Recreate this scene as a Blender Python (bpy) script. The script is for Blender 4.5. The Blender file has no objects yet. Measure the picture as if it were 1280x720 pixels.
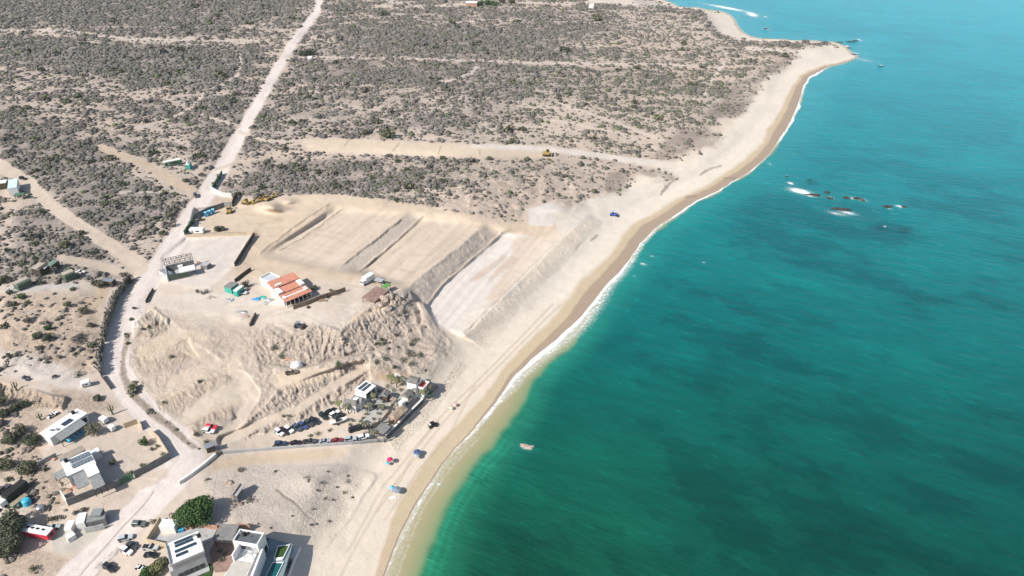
import bpy, math, random
import numpy as np
from mathutils import Vector, Matrix

random.seed(7)
rng = np.random.default_rng(11)
scene = bpy.context.scene
COL = scene.collection
R = math.radians

# ------------------------------------------------------------------ camera
F, HOR, CAMZ = 880.0, -195.0, 165.0
TH = math.atan((360 - HOR) / F)
CT, ST = math.cos(TH), math.sin(TH)
cd = bpy.data.cameras.new('camera')
cd.sensor_width = 36.0
cd.lens = F / 1280 * 36.0
cd.clip_start, cd.clip_end = 1.0, 30000.0
cam = bpy.data.objects.new('camera', cd)
COL.objects.link(cam)
cam.location = (0, 0, CAMZ)
cam.rotation_euler = (math.pi / 2 - TH, 0, 0)
scene.camera = cam


def unproj(px, py, z):
    """Point at height z seen along the survey ray px, py (works on arrays)."""
    a = (px - 640.0) / F
    b = -(py - 360.0) / F
    dy = CT + b * ST
    dz = -ST + b * CT
    t = (z - CAMZ) / dz
    return a * t, dy * t, z + 0 * t


# ------------------------------------------------------------------ noise
def _hash(ix, iy, seed):
    h = (ix.astype(np.int64) * 374761393 + iy.astype(np.int64) * 668265263 + seed * 974634777) & 0xFFFFFFFF
    h = ((h ^ (h >> 13)) * 1274126177) & 0xFFFFFFFF
    h = (h ^ (h >> 16)) & 0xFFFFFFFF
    return h.astype(np.float64) / 4294967295.0


def vnoise(x, y, seed=0):
    ix, iy = np.floor(x), np.floor(y)
    fx, fy = x - ix, y - iy
    fx = fx * fx * (3 - 2 * fx)
    fy = fy * fy * (3 - 2 * fy)
    a = _hash(ix, iy, seed)
    b = _hash(ix + 1, iy, seed)
    c = _hash(ix, iy + 1, seed)
    d = _hash(ix + 1, iy + 1, seed)
    return (a + (b - a) * fx) * (1 - fy) + (c + (d - c) * fx) * fy


def fbm(x, y, seed=0, octv=4, gain=0.5):
    s, a, n = 0.0, 1.0, 0.0
    for o in range(octv):
        s = s + a * vnoise(x, y, seed + o * 17)
        n += a
        a *= gain
        x, y = x * 2.03 + 5.1, y * 2.03 + 1.7
    return s / n * 2 - 1          # about -1..1


def sstep(a, b, x):
    t = np.clip((x - a) / (b - a), 0, 1)
    return t * t * (3 - 2 * t)


# ------------------------------------------------------------------ survey grid
gx = np.concatenate([np.arange(-420, -40, 6.0), np.arange(-40, 150, 1.6), np.arange(150, 639, 1.15), np.arange(640, 1320, 1.6), np.arange(1320, 1720, 8.0)])
gy = np.concatenate([np.arange(-178, -64, 3.0), np.arange(-64, 340, 1.6), np.arange(340, 590, 1.15), np.arange(590, 760, 1.6), np.arange(760, 990, 5.0)])
NX, NY = len(gx), len(gy)
PX, PY = np.meshgrid(gx, gy)
WX, WY, _ = unproj(PX, PY, 0.0)
DEP = (gy - HOR)
MPP = CAMZ / (CT * (PY - HOR))             # metres per pixel sideways


def seg_dist(X, Y, pts, closed=False):
    """distance to a polyline, with the index-parameter of the nearest point"""
    pts = np.asarray(pts, float)
    n = len(pts) if closed else len(pts) - 1
    best = np.full(X.shape, 1e18)
    par = np.zeros(X.shape)
    for i in range(n):
        ax, ay = pts[i][:2]
        bx, by = pts[(i + 1) % len(pts)][:2]
        dx, dy = bx - ax, by - ay
        L = dx * dx + dy * dy + 1e-12
        t = np.clip(((X - ax) * dx + (Y - ay) * dy) / L, 0, 1)
        d = (X - ax - t * dx) ** 2 + (Y - ay - t * dy) ** 2
        m = d < best
        best = np.where(m, d, best)
        par = np.where(m, i + t, par)
    return np.sqrt(best), par


def inside(X, Y, pts):
    r = np.zeros(X.shape, bool)
    n = len(pts)
    for i in range(n):
        ax, ay = pts[i][:2]
        bx, by = pts[(i + 1) % n][:2]
        if ay == by:
            continue
        c = ((ay > Y) != (by > Y)) & (X < (bx - ax) * (Y - ay) / (by - ay) + ax)
        r ^= c
    return r


# pixel-space warp fields used to roughen every outline
W1 = fbm(WX * 0.16, WY * 0.16, 3, 4)
W2 = fbm(WX * 0.16 + 40, WY * 0.16 - 9, 5, 4)


def win(pts, pad):
    a = np.asarray([p[:2] for p in pts], float)
    x0, y0 = a.min(0) - pad
    x1, y1 = a.max(0) + pad
    i0, i1 = np.searchsorted(gx, x0), np.searchsorted(gx, x1)
    j0, j1 = np.searchsorted(gy, y0), np.searchsorted(gy, y1)
    return slice(j0, j1), slice(i0, i1)


def poly_mask(pts, feather=1.5, warp=0.0):
    """(window, soft mask 0..1) of a polygon"""
    w = win(pts, feather + warp + 3)
    X = PX[w] + W1[w] * warp
    Y = PY[w] + W2[w] * warp * 0.6
    ins = inside(X, Y, pts)
    d, _ = seg_dist(X, Y, pts, True)
    sd = np.where(ins, d, -d)
    return w, sstep(-feather, feather, sd)


def line_mask(pts, width, feather=1.2, warp=0.0):
    """pts: (x, y[, half width px])"""
    ws = np.array([p[2] if len(p) > 2 else width for p in pts], float)
    w = win(pts, ws.max() + feather + warp + 3)
    X = PX[w] + W1[w] * warp
    Y = PY[w] + W2[w] * warp * 0.6
    d, par = seg_dist(X, Y, pts)
    hw = np.interp(par, np.arange(len(ws)), ws)
    return w, 1 - sstep(hw - feather * 0.5, hw + feather, d)


# ------------------------------------------------------------------ shoreline
SHORE = [(380, 990), (420, 880), (455, 790), (480, 720), (491, 690), (504, 660), (519, 630), (539, 600), (553, 580), (569, 560), (585, 545), (604, 523),
         (621, 502), (632, 485), (645, 468), (665, 449), (690, 429), (710, 411), (728, 394), (739, 380), (749, 367), (760, 354),
         (775, 340), (790, 321), (800, 305), (815, 289), (835, 275), (850, 264), (870, 252), (895, 240), (915, 228), (935, 217),
         (950, 204), (963, 190), (976, 171), (986, 155), (994, 140), (1001, 122), (1004, 107), (1013, 95), (1034, 84), (1055, 78),
         (1072, 72), (1066, 66), (1056, 58), (1044, 53), (1020, 51), (985, 50), (960, 49), (940, 46), (930, 42), (922, 34),
         (918, 25), (911, 17), (900, 13), (885, 12), (868, 9), (850, 8), (835, 2), (820, -5), (790, -22), (750, -44), (690, -72),
         (600, -105), (520, -130), (430, -150), (300, -165), (100, -178), (-100, -186), (-420, -191)]
SEA_POLY = SHORE + [(-420, -200), (1730, -200), (1730, 995), (380, 995)]
sw = 2.2 + 0 * PX
SXw = PX + fbm(WX * 0.08, WY * 0.08, 21, 3) * 1.8
SYw = PY + fbm(WX * 0.08 + 7, WY * 0.08, 23, 3) * 1.2
isea = inside(SXw, SYw, SEA_POLY)
SHW = np.array([unproj(np.float64(p[0]), np.float64(max(p[1], -189)), 0.0)[:2] for p in SHORE])
VX, VY, _ = unproj(SXw, np.maximum(SYw, -191), 0.0)
dsh, shpar = seg_dist(VX, VY, SHW)
dsea = np.where(isea, dsh, -dsh)           # metres, positive in the water
shy = np.interp(shpar, np.arange(len(SHORE)), [p[1] for p in SHORE])
shi = shpar                                  # position along the shore

# ------------------------------------------------------------------ heights
CP = """-420,0,34 -420,300,32 -420,600,22 -200,-60,36 -200,300,30 -200,600,18 -200,850,9 0,-60,34 0,0,33 0,150,31 0,300,27 80,340,24.5 0,440,22 60,470,19.5
80,540,16.5 100,600,14.5 0,620,14.5 0,700,11.5 40,760,9.5 100,850,6 300,850,3.5
200,-60,30 400,0,27 340,90,26 300,160,24.5 255,240,22.5 205,320,19.2 150,410,17.4 140,470,15.8 190,530,14 240,570,12 200,620,11 120,690,10
600,-40,22 600,60,24 700,20,20 800,30,14 860,32,9 900,60,8 980,58,4.5 1030,62,2.5 950,85,6.5 900,130,8 880,175,5.5 850,205,4 760,175,11 640,150,19 640,185,17
520,185,20.5 400,180,22.5 700,235,10 740,220,9 780,230,5 620,250,15 560,240,18 450,230,18.8 330,220,20.2
330,270,18.6 280,290,18.9 260,330,18.6 420,290,17.6 460,280,17.6 360,380,18 310,370,18.2 440,345,17.6 420,395,17.4 250,385,18 230,400,17.4
400,545,7.2 350,552,7.6 300,552,9 500,490,6.6 470,530,6.5 530,480,6 550,455,5.6 370,470,12.5 300,430,15.4 325,470,12.6 240,460,15.4 200,440,16.4 230,470,15.2 270,490,13.9 280,535,11.9 240,528,12.9 215,503,14.6 262,556,11.2
330,600,8.5 400,600,6.8 440,610,4.6 300,650,9 380,660,5.0 330,690,7.6 240,690,9.5 410,720,2.6 400,690,3.4 560,430,6 540,440,7.2
600,440,3 560,490,2.6 540,540,2.5 470,600,2.5 430,680,2.4 680,350,3.2 720,300,3.2 780,265,3 880,205,3 950,120,3.2 1000,80,3"""
cp = np.array([[float(v) for v in t.split(',')] for t in CP.split()])


def hz(z):
    """survey heights in the final datum"""
    z = np.asarray(z, float)
    return np.where(z < 4, z, 4 + (z - 4) * .83)


cp[:, 2] = hz(cp[:, 2])
cp = np.r_[cp, [(640, 330, 6.8), (600, 370, 6.8), (705, 283, 6.8), (690, 352, 3.4), (640, 402, 3.4), (742, 287, 3.4), (545, 264, 13.5), (600, 274, 12.3), (640, 283, 9.5), (480, 346, 13.6), (440, 346, 14.5), (300, 318, 15.6), (515, 258, 14.8)]]


def tps(cp, X, Y):
    sc_ = 300.0
    p = cp[:, :2] / sc_
    n = len(p)
    r2 = ((p[:, None] - p[None]) ** 2).sum(-1)
    K = 0.5 * r2 * np.log(r2 + 1e-12) + np.eye(n) * 0.004
    P = np.c_[np.ones(n), p]
    A = np.zeros((n + 3, n + 3))
    A[:n, :n], A[:n, n:], A[n:, :n] = K, P, P.T
    s = np.linalg.solve(A, np.r_[cp[:, 2], 0, 0, 0])
    out = s[n] + s[n + 1] * X / sc_ + s[n + 2] * Y / sc_
    for i in range(n):
        q = (X / sc_ - p[i, 0]) ** 2 + (Y / sc_ - p[i, 1]) ** 2
        out = out + s[i] * 0.5 * q * np.log(q + 1e-12)
    return out


Z = np.clip(tps(cp, PX, np.maximum(PY, -70)), 2.0, 36.0)

# broad relief of the scrub plain (kept off the graded ground later)
desert = sstep(-30, 40, -dsea)
relief = fbm(WX * 0.012, WY * 0.012, 31, 3) * 2.2 + fbm(WX * 0.05, WY * 0.05, 33, 3) * 0.7
flat = np.zeros(PX.shape)
RUB = np.zeros(PX.shape)


def flatten(mask_w):
    w, m = mask_w
    flat[w] = np.maximum(flat[w], m)


PADS = [
    ([(418, 261), (512, 265), (421, 337), (330, 318)], 16.8),
    ([(528, 271), (607, 281), (511, 359), (449, 339)], 14.0),
    ([(628, 291), (675, 284), (733, 268), (701, 299), (659, 341), (620, 379), (580, 420), (548, 408), (533, 382), (553, 355)], 7.4),
    ([(232, 297), (318, 293), (290, 334), (262, 362), (205, 352), (203, 322)], 18.6),
    ([(244, 262), (290, 256), (340, 262), (318, 291), (235, 293)], 18.9),
]
for pts, z in PADS:
    w, m = poly_mask(pts, 3.5)
    z = float(hz(z))
    Z[w] = Z[w] * (1 - m) + z * m
    flatten((w, m))
FLATS = [
    [(395, 0), (405, 0), (340, 100), (300, 175), (262, 245), (222, 310), (185, 370), (160, 410), (165, 470), (190, 510), (262, 570), (215, 620), (110, 720), (70, 720), (170, 640), (225, 585), (170, 540), (130, 480), (122, 430), (150, 380), (200, 300), (245, 235), (285, 170), (330, 95)],
    [(290, 345), (420, 350), (450, 355), (440, 395), (400, 405), (300, 400), (200, 375), (205, 362)],
    [(275, 560), (330, 535), (400, 512), (440, 485), (470, 468), (540, 485), (482, 552), (350, 562)],
    [(385, 175), (410, 174), (560, 180), (690, 190), (690, 198), (560, 195), (420, 190), (385, 186)],
    [(0, 480), (120, 490), (215, 550), (215, 575), (90, 635), (40, 560)],
    [(180, 650), (390, 655), (400, 740), (120, 740)],
]
for f in FLATS:
    flatten(poly_mask(f, 8))
Z = Z + relief * desert * (1 - flat) * sstep(-190, -60, PY) * (1 - sstep(330, 410, PY))


def slope(top, bot, zt, zb, amp=0.0, freq=0.8, feather=1.3, warp=0.0, seed=50):
    """an embankment or cliff between its upper and its lower edge, with erosion rills running down it"""
    pts = list(top) + list(bot)[::-1]
    zt, zb = hz(zt), hz(zb)
    w, m = poly_mask(pts, feather, warp)
    X = PX[w] + W1[w] * warp
    Y = PY[w] + W2[w] * warp * 0.6
    dt, pt = seg_dist(X, Y, top)
    db, pb = seg_dist(X, Y, bot)
    t = dt / (dt + db + 1e-6)
    zt_ = np.interp(pt, np.arange(len(top)), zt) if np.ndim(zt) else zt
    zb_ = np.interp(pb, np.arange(len(bot)), zb) if np.ndim(zb) else zb
    z = zt_ + (zb_ - zt_) * t
    if amp:
        tp = np.array([unproj(np.float64(p[0]), np.float64(p[1]), 10.0)[:2] for p in top])
        L = np.r_[0, np.cumsum(np.hypot(*np.diff(tp, axis=0).T))]
        u = np.interp(pt * 0.55 + pb * 0.45 * (len(top) - 1) / max(len(bot) - 1, 1), np.arange(len(top)), L)
        u = u + fbm(WX[w] * 0.2, WY[w] * 0.2, seed + 3, 3) * 1.8
        rill = np.abs(fbm(u * freq, t * .7 + 3, seed, 3, .6)) * 1.7 - 0.5
        z = z + rill * amp * np.sin(np.pi * np.clip(t, 0.02, 1)) ** 0.5
    Z[w] = Z[w] * (1 - m) + z * m
    flat[w] = np.maximum(flat[w], m)
    RUB[w] = np.maximum(RUB[w], m * min(1, (amp * 1.5 if amp > .21 else .22)))
    return pts


S1 = slope([(512, 265), (421, 337)], [(528, 271), (448, 340)], 16.8, 14.0, 0.14, 2.2, .9, 1.8)
S2 = slope([(606, 281), (560, 318), (511, 359), (500, 371)], [(627, 291), (590, 324), (553, 355), (534, 381)], 14.0, 7.5, 0.24, 1.8, .9, 2.2)
S3 = slope([(733, 268), (701, 299), (659, 341), (620, 379), (580, 420)], [(753, 277), (723, 308), (690, 346), (656, 378), (610, 438)], 7.4, [3.9, 3.8, 3.7, 3.6, 3.5], 0.23, 1.8, 1.2, 2.0)
# the eroded hill with the brown roofed structure on its brink
S5 = slope([(448, 400), (462, 382), (474, 377), (488, 368), (503, 362), (512, 364)], [(492, 428), (508, 420), (520, 414), (527, 404), (528, 392), (522, 378)], [17.4, 17.5, 17.5, 17.5, 17, 15.5], [8.0, 8.0, 8.0, 8.0, 8.4, 10.5], .8, 0.6, 1.3, 2.0, 61)
S4 = slope([(424, 414), (440, 400), (457, 386)], [(431, 446), (466, 440), (495, 425)], 17.4, [9.4, 8.8, 8.4], .75, 1.25, 1.3, 1.0, 67)
S6 = slope([(316, 426), (336, 412), (352, 422), (380, 414), (402, 404), (425, 413)], [(326, 466), (350, 456), (372, 462), (396, 456), (415, 450), (431, 446)], [15.8, 16.8, 16.4, 17, 17.4, 17.4], [12.6, 11.8, 11.4, 11, 10.4, 9.8], .8, 0.55, 1.3, 2.5, 71)
S7 = slope([(296, 536), (330, 508), (345, 488), (390, 470), (430, 456), (456, 450)], [(304, 540), (332, 520), (370, 507), (396, 489), (430, 471), (452, 460)], [11, 11.4, 11.8, 11.4, 10.6, 9.6], [10, 9.7, 9.1, 9.0, 8.8, 8.6], .6, 0.7, 1.3, 1.5, 73)
S8 = slope([(300, 546), (345, 524), (398, 496), (432, 480), (462, 462)], [(306, 551), (352, 536), (404, 514), (437, 495), (463, 476)], [9.5, 9.2, 9, 8.8, 8.7], [8.8, 7.6, 7.3, 7.0, 6.8], .5, 0.7, 1.3, 1.5, 77)
S10 = [(262, 575), (340, 566), (430, 561), (486, 556), (490, 566), (430, 573), (340, 579), (264, 590)]
w, m = poly_mask([(160, 470), (172, 495), (200, 517), (240, 552), (232, 557), (193, 522), (164, 498), (153, 474)], 2.5, 3)
RUB[w] = np.maximum(RUB[w], m * .45)
lane = [(278, 551), (304, 541), (330, 527), (370, 511), (400, 493), (430, 474), (455, 459)]
w = win(lane, 14)
d, par = seg_dist(PX[w], PY[w] + W2[w] * 1.2, lane)
zl = np.interp(par, np.arange(7), hz([9.6, 9.6, 9.5, 9.3, 9.1, 8.9, 8.8]))
m = 1 - sstep(4, 8, d)
Z[w] = Z[w] * (1 - m) + zl * m
BANKS = [
    slope([(170, 447), (205, 436), (236, 424)], [(176, 473), (212, 460), (246, 446)], [15.9, 16.8, 15.8], [15.7, 15.6, 15.6], .3, 0.7, 1.6, 3.5, 89),
    slope([(196, 502), (240, 478), (284, 455)], [(206, 521), (242, 503), (288, 474)], [14.3, 15.0, 14.2], [14.1, 13.7, 14.0], .3, 0.7, 1.6, 3.5, 91),
    slope([(232, 530), (262, 516), (288, 505)], [(244, 545), (270, 532), (292, 522)], [12.9, 13.4, 12.6], [12.7, 12.3, 12.4], 0.3, 0.7, 1.6, 3.0, 93),
    slope([(168, 402), (192, 383), (210, 398)], [(166, 424), (192, 420), (213, 412)], 18.6, 17.2, 0.7, 0.55, 1.6, 3.0, 95),
    slope([(0, 478), (40, 488), (80, 497)], [(0, 506), (40, 511), (80, 512)], 19.6, 18.2, 0.9, 0.6, 2, 4.0, 99),
]
def soften(pts, passes=6, feather=6):
    """blend away a hard lip in the heights"""
    w, m = poly_mask(pts, feather)
    z = Z[w].copy()
    for _ in range(passes):
        zp = np.pad(z, 1, mode='edge')
        z = (zp[:-2, 1:-1] + zp[2:, 1:-1] + zp[1:-1, :-2] + zp[1:-1, 2:] + 2 * z) / 6
    Z[w] = Z[w] * (1 - m) + z * m


soften([(405, 250), (520, 254), (640, 272), (745, 258), (742, 274), (640, 296), (600, 290), (526, 277), (505, 272), (405, 270)], 14)
soften([(320, 308), (421, 330), (452, 334), (508, 352), (512, 368), (450, 352), (421, 347), (318, 326)], 14)
# spoil heap beside the inner pad and a low sand mound by the lot
for (cx_, cy_, rx, ry, h) in [(338, 258, 16, 7, 4.0), (360, 252, 14, 5, 2.2), (352, 262, 20, 5, 1.4), (395, 600, 45, 16, 1.2), (375, 640, 40, 16, 1.0), (190, 404, 14, 9, 1.2),
                              (300, 396, 18, 7, 0.8), (545, 436, 20, 10, 1.2), (700, 262, 18, 5, 1.2)]:
    g = np.exp(-(((PX - cx_) / rx) ** 2 + ((PY - cy_) / ry) ** 2) * 1.6)
    Z += h * g
# windrows along the trench edges of the inner pad
for pts, h in [([(410, 256), (380, 275), (325, 315)], .4), ([(318, 294), (306, 310), (294, 331)], .5), ([(428, 262), (375, 300), (349, 313)], 0.25), ([(604, 284), (566, 314), (528, 345)], 0.12), ([(540, 275), (500, 306), (474, 333)], 0.12)]:
    w = win(pts, 12)
    d, _ = seg_dist(PX[w], PY[w] + W1[w] * 0.8, pts)
    Z[w] += h * np.exp(-(d / 2.0) ** 2) * np.clip(.8 + 1.1 * fbm(WX[w] * .45, WY[w] * .45, 421, 3), .1, 1.8)

SRGB = lambda *c: c
TERR = [[(176, 428), (205, 416), (245, 412), (262, 425), (236, 432), (205, 446), (178, 452)], [(190, 500), (215, 470), (250, 455), (296, 448), (305, 462), (286, 458), (240, 482), (200, 506)], [(222, 530), (245, 503), (290, 476), (312, 480), (305, 505), (262, 516), (236, 530)], [(255, 552), (275, 535), (300, 520), (300, 545), (270, 556)], [(345, 470), (372, 462), (415, 460), (420, 470), (372, 484), (345, 484)]]
LANES = [([(188, 385, 6), (230, 425, 6), (270, 455, 6), (300, 470, 7), (318, 490, 6.5), (305, 515, 6.5), (292, 535, 7), (275, 550, 6)], SRGB(232, 216, 194)), ([(190, 375, 8), (250, 385, 10), (330, 385, 10), (400, 395, 8)], SRGB(226, 214, 198)),
         ([(175, 440, 6), (220, 428, 8), (260, 450, 6)], SRGB(223, 206, 182)), ([(210, 488, 7), (250, 470, 7), (290, 458, 6)], SRGB(222, 206, 184)), ([(235, 518, 6), (265, 500, 7), (300, 490, 6)], SRGB(224, 210, 190)),
         ([(280, 550, 4), (330, 528, 4.5), (370, 512, 4.5), (400, 493, 4.5), (430, 474, 4), (455, 459, 3), (465, 455, 2)], SRGB(222, 206, 184)), ([(440, 400, 2), (470, 388, 2), (500, 372, 1.5)], SRGB(219, 199, 172)),
         ([(270, 552, 6), (330, 551, 9), (400, 540, 9), (450, 520, 6)], SRGB(221, 206, 186)), ([(90, 632, 5), (60, 645, 5), (30, 655, 5)], SRGB(222, 206, 186)), ([(90, 645, 4), (150, 618, 6), (205, 592, 6)], SRGB(221, 206, 188)),
         ([(262, 578, 4), (340, 571, 4), (430, 566, 4), (484, 561, 4)], SRGB(219, 200, 173)), ([(112, 380, 6), (105, 395, 4), (125, 372, 6), (135, 350, 6)], SRGB(214, 192, 166))]
LANEM = np.zeros(PX.shape)
for pts, c_ in LANES:
    w, m = line_mask(pts, 2, 3, 2.5)
    LANEM[w] = np.maximum(LANEM[w], m)
for p in TERR:
    w, m = poly_mask(p, 4, 4)
    LANEM[w] = np.maximum(LANEM[w], m)
# fine erosion everywhere off the graded ground
rough = np.abs(fbm(WX * 0.11, WY * 0.11, 41, 4)) * 1.1
ero = np.zeros(PX.shape)
for pts, a in [([(560, 200), (700, 200), (760, 240), (720, 262), (640, 276), (560, 262), (470, 232)], 1.5), ([(0, 370), (125, 365), (120, 460), (0, 470)], 1.0), ([(340, 400), (540, 380), (570, 450), (430, 500), (300, 540), (290, 470)], 0.5),
               ([(165, 380), (330, 400), (310, 500), (250, 560), (160, 470)], 0.45), ([(250, 585), (470, 580), (430, 680), (390, 680), (260, 640)], 0.35)]:
    w, m = poly_mask(pts, 14)
    ero[w] = np.maximum(ero[w], m * a)
    RUB[w] = np.maximum(RUB[w], m * min(.7, a * .6))
w, m = poly_mask([(655, 258), (690, 248), (716, 262), (692, 290), (640, 292)], 2.5, 1)
ero[w] *= 1 - m
RUB[w] *= 1 - m
Z = Z + rough * ero
# broken, gullied hillside: ridged relief at several sizes, left out of the lanes and terraces
HILL = [(170, 388), (205, 388), (240, 408), (300, 412), (330, 408), (380, 408), (425, 408), (442, 398), (470, 378), (510, 362), (532, 395), (560, 420), (575, 445), (545, 470), (505, 470), (465, 470), (400, 515), (330, 545), (262, 556), (215, 525), (170, 480), (158, 440)]
w, m = poly_mask(HILL, 8, 5)
rg = 1 - np.abs(fbm(WX[w] * .16 + WY[w] * .05, WY[w] * .10, 401, 5, .58)) * 2.2
rg2 = fbm(WX[w] * .7, WY[w] * .7, 409, 3)
hm = m * (1 - LANEM[w] * .97) * (.45 + .55 * sstep(300, 350, PX[w]))
Z[w] += hm * (rg * .60 + rg2 * .30)
RUB[w] = np.maximum(RUB[w], hm * np.clip(.35 + .5 * fbm(WX[w] * .08, WY[w] * .08, 411, 3), .1, .9))
HILLM = np.zeros(PX.shape)
HILLM[w] = m * (1 - LANEM[w])
RUB *= 1 - LANEM * .8
# the beach profile
dl = -dsea
beach_z = np.where(dl < 14, dl * 0.085, 1.19 + (dl - 14) * 0.12 + np.maximum(dl - 18, 0) ** 2 * .022)
k = np.clip(0.5 + 0.5 * (beach_z - Z) / 1.6, 0, 1)
Zb = beach_z * (1 - k) + Z * k - 1.6 * k * (1 - k) * (1 - np.exp(-np.maximum(dl, 0) / 8.0))
Zb = np.maximum(Zb, np.minimum(dl * .05, .5))
Z = np.where(dl > 0, Zb, dl * 0.10)
# the dune mound below the car park ends in a low scarp above the beach
w, m = poly_mask([(300, 590), (330, 582), (440, 582), (468, 592), (471, 598), (456, 619), (441, 646), (421, 669), (404, 690), (360, 690), (320, 660)], 2.2, 3)
Z[w] += .45 * m * sstep(330, 430, PX[w]) * np.clip(.7 + fbm(WX[w] * .12, WY[w] * .12, 461, 3), .2, 1.5)
w, m = line_mask([(345, 613), (352, 618), (372, 631), (385, 643), (397, 651)], .8, 1.0, 3)
Z[w] -= .18 * m
# sandy scarp under the beach camp
sc_w = [(486, 549), (516, 522), (540, 497), (556, 474), (572, 452)]
w, m = poly_mask([(494, 566), (530, 530), (549, 505), (564, 484), (584, 458), (572, 450), (556, 474), (540, 497), (516, 522), (484, 549)], 2, 2)
RUB[w] = np.maximum(RUB[w], m * .8)
S9 = [(494, 566), (530, 530), (549, 505), (564, 484), (584, 458), (572, 450), (556, 474), (540, 497), (516, 522), (484, 549)]
Z = np.minimum(Z, 40)
Z += fbm(WX * 0.35, WY * 0.35, 45, 3) * 0.10 * sstep(2, 15, dl)

LX, LY, LZ = unproj(PX, PY, Z)


def zat(px, py):
    i = min(max(int(np.searchsorted(gx, px)) - 1, 0), NX - 2)
    j = min(max(int(np.searchsorted(gy, py)) - 1, 0), NY - 2)
    u = (px - gx[i]) / (gx[i + 1] - gx[i])
    v = (py - gy[j]) / (gy[j + 1] - gy[j])
    return float((Z[j, i] * (1 - u) + Z[j, i + 1] * u) * (1 - v) + (Z[j + 1, i] * (1 - u) + Z[j + 1, i + 1] * u) * v)


def at(px, py, dz=0.0):
    z = zat(px, py)
    x, y, _ = unproj(px, py, z)
    return Vector((x, y, z + dz))


def proj(p):
    x, y, z = p[0], p[1], p[2] - CAMZ
    dep = y * CT - z * ST
    return 640 + F * x / dep, 360 - F * (y * ST + z * CT) / dep, dep


def P3(px, py, z):
    x, y, _ = unproj(px, py, z)
    return Vector((float(x), float(y), float(z)))


# ------------------------------------------------------------------ ground colours (albedo)
def srgb(*c):
    """sRGB 0-255 of a sunlit surface as photographed -> the albedo that gives it"""
    c = np.array(c, float) / 255.0
    lin = np.where(c <= 0.04045, c / 12.92, ((c + 0.055) / 1.055) ** 2.4)
    return lin * ALB


ALB = 0.66
ALBEDO = np.zeros(PX.shape + (3,))
ALBEDO[:] = srgb(212, 197, 180)
DENS = np.zeros(PX.shape)       # shrub cover 0..1
SCRUB = np.zeros(PX.shape)      # low dry litter and twigs between the shrubs


def paint(wm, col, k=1.0):
    w, m = wm
    m = (m * k)[..., None]
    ALBEDO[w] = ALBEDO[w] * (1 - m) + col * m


def dens(wm, v):
    w, m = wm
    DENS[w] = DENS[w] * (1 - m) + v * m


# scrub plain: banded cover, dense and open strips
n1 = fbm(WX * 0.008, WY * 0.022, 101, 4)
n2 = fbm(WX * 0.045, WY * 0.06, 103, 3)
n3 = fbm(WX * .020, WY * .075, 105, 3)
base = 0.60 + 0.34 * n1 + 0.34 * n2 + .22 * n3
DENS[:] = np.clip(base, 0.05, 0.93)
DENSE = [([(0, 40), (50, 50), (150, 55), (330, 60), (300, 100), (250, 105), (170, 108), (110, 98), (60, 82), (0, 75)], .86),
         ([(0, -60), (380, -60), (370, 20), (200, 30), (0, 34)], .78),
         ([(420, 28), (700, 30), (860, 60), (860, 72), (600, 70), (420, 62)], .82), ([(375, 78), (590, 80), (600, 105), (400, 108), (370, 95)], .84),
         ([(0, 150), (160, 185), (220, 245), (175, 300), (140, 300), (70, 245), (30, 220), (0, 200)], .80),
         ([(20, 250), (70, 265), (140, 320), (110, 328), (10, 320), (0, 290)], .72), ([(590, 82), (830, 90), (880, 120), (700, 120), (600, 115)], .8),
         ([(310, 205), (350, 200), (450, 235), (330, 240), (280, 235)], .75), ([(480, 195), (600, 205), (650, 222), (520, 222), (470, 210)], .6)]
for p, v in DENSE:
    w, m = poly_mask(p, 14, 10)
    DENS[w] = DENS[w] * (1 - m * .8) + (v + 0.12 * n2[w]) * m * .8
OPEN = [([(0, 36), (75, 36), (160, 46), (320, 50), (320, 54), (160, 54), (110, 50), (60, 41), (0, 40)], .30), ([(0, 85), (60, 88), (110, 100), (190, 112), (250, 118), (230, 135), (180, 128), (100, 118), (40, 100), (0, 95)], .42),
        ([(30, 120), (110, 125), (210, 145), (215, 170), (120, 160), (60, 150)], .48), ([(380, 15), (470, 17), (490, 26), (400, 26)], .4), ([(520, 22), (640, 25), (640, 32), (530, 30)], .45),
        ([(330, 45), (430, 47), (430, 57), (340, 60)], .42), ([(330, 105), (420, 110), (640, 125), (700, 165), (600, 150), (500, 148), (380, 140), (320, 135)], .56),
        ([(560, 185), (760, 205), (800, 225), (730, 262), (640, 272), (540, 258), (440, 235), (560, 235), (660, 225)], .34), ([(640, 150), (760, 150), (860, 170), (850, 200), (760, 195), (620, 178)], .44),
        ([(780, 140), (880, 145), (870, 165), (800, 165)], .5), ([(700, 45), (860, 45), (900, 70), (720, 62)], .5), ([(750, 15), (860, 12), (900, 40), (940, 60), (880, 62), (760, 30)], .5),
        ([(0, 235), (25, 250), (10, 330), (0, 330)], .35), ([(300, 190), (370, 180), (390, 190), (480, 196), (400, 200), (330, 200)], .2), ([(900, 55), (990, 55), (960, 68), (900, 72)], .5),
        ([(280, 195), (330, 195), (300, 232), (270, 240)], .30), ([(140, 200), (240, 230), (240, 248), (190, 232)], .25), ([(150, 300), (200, 270), (215, 280), (180, 340)], .4), ([(200, 195), (260, 195), (260, 225), (215, 222)], .25)]
for p, v in OPEN:
    w, m = poly_mask(p, 9, 9)
    DENS[w] = DENS[w] * (1 - m) + np.clip(v + 0.25 * n2[w], 0, 1) * m
DENS *= 1 - .30 * sstep(540, 800, PX + (PY - 100) * .6)
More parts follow.
